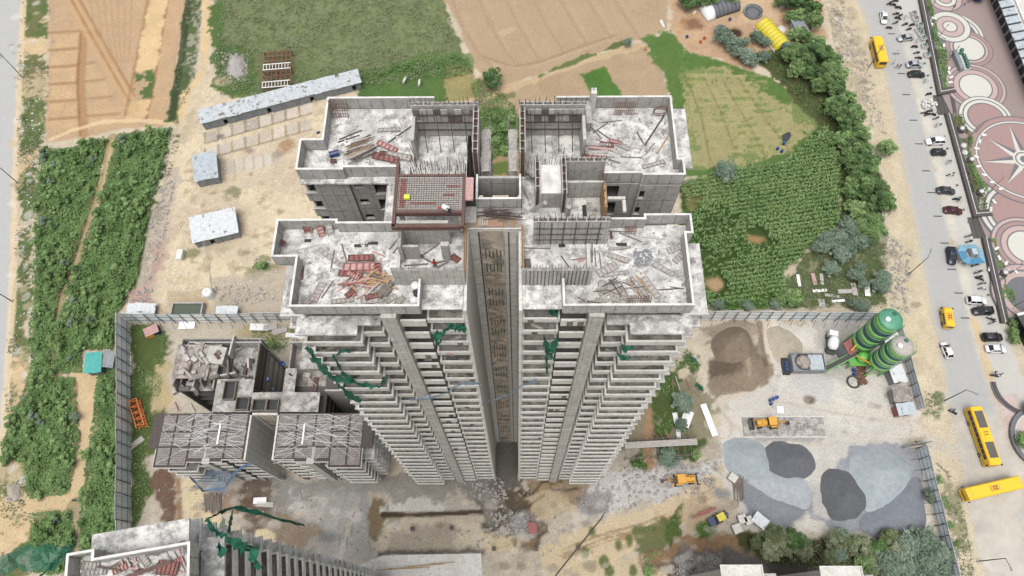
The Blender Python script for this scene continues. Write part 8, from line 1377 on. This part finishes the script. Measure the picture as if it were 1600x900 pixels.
person((1431, 692), .05, 'walk', 'white', 'black', 'hair', 'person in white and black at the yard gate', .6)
t = thing('market_stall', 'red canopied stall at the top edge of the plaza', 'stall', (*U(1524, 2), .4), .2); MB().lathe([(1.9, 2.0), (1.2, 2.6), (.3, 3.0), (.05, 3.05)], 10).build('canopy', M['helred'], t); [MB().cyl((1.4*math.cos(a), 1.4*math.sin(a), 0), (1.4*math.cos(a), 1.4*math.sin(a), 2.1), .05, .05, 6).build('post', M['post'], t) for a in (0, 1.57, 3.14, 4.71)]; MB().box(-.8, .8, -.5, .5, 0, .9).build('counter', M['blue'], t)
def cow_mesh():
    V_ = [(-.75, 0, 1.15), (-.2, 0, 1.1), (.45, 0, 1.15), (.8, 0, 1.2), (1.05, 0, .95), (1.3, 0, .6), (1.5, 0, .38)]; R_ = [.26, .36, .33, .2, .15, .14, .09]; E_ = [(i, i+1) for i in range(6)]
    for s in (-1, 1):
        for x, hock in ((-.72, -.12), (.5, .03)): n = len(V_); V_ += [(x, s*.2, .85), (x+.08 if x < 0 else x, s*.2, .6), (x+hock, s*.2, .36), (x+hock*.6, s*.2, .04)]; R_ += [.15, .09, .06, .055]; E_ += [((0 if x < 0 else 2), n), (n, n+1), (n+1, n+2), (n+2, n+3)]
        n = len(V_); V_.append((1.22, s*.24, .78)); R_.append(.045); E_.append((5, n))
    n = len(V_); V_ += [(-1.02, 0, 1.1), (-1.08, 0, .55)]; R_ += [.04, .03]; E_ += [(0, n), (n, n+1)]; return skinned('cow', V_, E_, R_)
cmsh = cow_mesh(); cmsh.materials.append(M['cow'])
for q, a, lb in (((633, 129), 1.2, 'cream cow grazing on the grass, left of the other cow'), ((656, 133), 1.5, 'cream cow grazing on the grass nearest the tower')): t = thing('cow', lb, 'cow', (*U(*q), .1), a, 'grazing cows'); link('body', cmsh, t); b = MB(); [b.cyl((1.18, s*.1, .82), (1.12, s*.26, 1.05), .03, .01, 6) for s in (-1, 1)]; b.build('horns', M['post'], t)
# ================================================================== LABELS FOR LOOK-ALIKES
LMT = [((1396, 40), 'top white sedan'), ((1373, 81), 'first yellow bus'), ((1205, 54), 'yellow tunnel'), ((1228, 215), 'burnt heap'), ((1340, 235), 'lone roadside tree'), ((1420, 420), 'verge street lamp'), ((1345, 460), 'pale sheets in the stony plot'), ((1250, 60), 'slate shed'), ((1125, 22), 'barrel roofed shed'), ((1176, 20), 'large round tank'), ((1126, 50), 'smaller round tank'), ((1183, 374), 'bare patch in the maize'), ((1190, 812), 'tilted white shelter'), ((1272, 880), 'bamboo scaffold'), ((1320, 770), 'steep dark gravel heap'), ((1376, 842), 'green net bundle'), ((1465, 800), 'lower fence'), ((1190, 535), 'sand heaps'), ((770, 134), 'lone field tree'), ((1058, 680), 'scaffold runway'), ((1590, 640), 'curved kerb'), ((145, 566), 'turquoise roof'), ((35, 121), 'uppermost left street lamp'), ((28, 286), 'middle left street lamp'), ((19, 471), 'lowest left street lamp'), ((178, 212), 'ploughed field edge'), ((203, 500), 'left fence corner'), ((204, 640), 'orange crane mast'), ((121, 782), 'dirt track motorbike'), ((22, 768), 'pale rock heap'), ((240, 290), 'leaning ditch stakes'), ((284, 401), 'white cabinet'), ((110, 865), 'spread green net'), ((1451, 164), 'heap of white blocks'), ((1518, 396), 'blue kiosk'), ((1437, 55), 'white planter boxes'), ((1526, 470), 'lower white parked car'), ((1478, 298), 'lone grey sedan'), ((1461, 221), 'upper white parked car'), ((1430, 108), 'silver and black sedans'), ((1552, 535), 'lowest parked cars'), ((1599, 250), 'compass floor'), ((1500, 96), 'trough planter'), ((1586, 505), 'gatehouse'), ((128, 400), 'dirt path bend'), ((110, 300), 'middle of the left strip'), ((200, 330), 'middle of the right strip'), ((90, 690), 'lower strip middle')]
def pix(o): c = np.array(o.matrix_world.translation if o.matrix_world.translation.length > 0 else o.location); c = CM.T @ (np.array(o.location)-np.array([0, 0, CAMH])); return 800-c[0]/c[2]*F, 450+c[1]/c[2]*F
BASES = {'shrubs in the strips beside the left road': 'green shrub', 'broad leafed trees in the belt beside the right road': 'leafy belt tree', 'grey leaved shrubs by the lower fence': 'grey leaved shrub', 'grey green shrubs in the stony plot': 'grey green shrub', 'shrubs in the wild strip below the gravel heaps': 'tangled green shrub', 'dusty shrub trees below the farm': 'dusty grey shrub tree', 'trees around the farm compound': 'green farm tree', 'scattered bushes about the site': 'low green bush', 'motorbikes parked by the plaza wall': 'dark parked motorbike', 'tiny shrubs along the plaza wall': 'tiny kerb shrub', 'drain grates along the right road': 'thin dark drain grate', 'white stone seats on the plaza': 'white stone seat', 'white box planters by the motorbikes': 'white box planter', 'young palms in the pavement': 'young drooping palm'}
for o in COL.objects:
    if o.parent is None and o.get('group') in BASES and not (o.name.startswith('motorbike') and 'dark motorbike parked' not in o['label']): LATER.append((o, BASES[o['group']], pix(o), LMT))
CELL = {}
for o, base, p, lm in LATER:
    d, (q, nm) = min(((math.hypot(p[0]-q[0], p[1]-q[1]), (q, nm)) for q, nm in lm), key=lambda r: r[0]); dx, dy = p[0]-q[0], p[1]-q[1]
    rel = 'beside' if d < 4 else (('right of' if dx > 0 else 'left of') if abs(dx) > abs(dy) else ('below' if dy > 0 else 'above')); CELL.setdefault((base, rel, nm), []).append((d, o))
ORD = ['nearest', 'second nearest', 'third nearest', 'fourth nearest', 'fifth nearest', 'sixth nearest', 'seventh nearest', 'eighth nearest', 'ninth nearest', 'tenth nearest', 'eleventh nearest', 'twelfth nearest', 'thirteenth nearest', 'fourteenth nearest', 'fifteenth nearest', 'sixteenth nearest', 'seventeenth nearest', 'eighteenth nearest', 'nineteenth nearest', 'twentieth nearest', 'twenty-first nearest', 'twenty-second nearest', 'twenty-third nearest', 'twenty-fourth nearest']
for (base, rel, nm), L_ in CELL.items():
    L_.sort(key=lambda r: r[0])
    for i, (d, o) in enumerate(L_): o['label'] = f'{base} {rel} the {nm}' if len(L_) == 1 else (f'{ORD[i]} {base} {rel} the {nm}' if i < 24 else f'{base} farthest {rel} the {nm}')
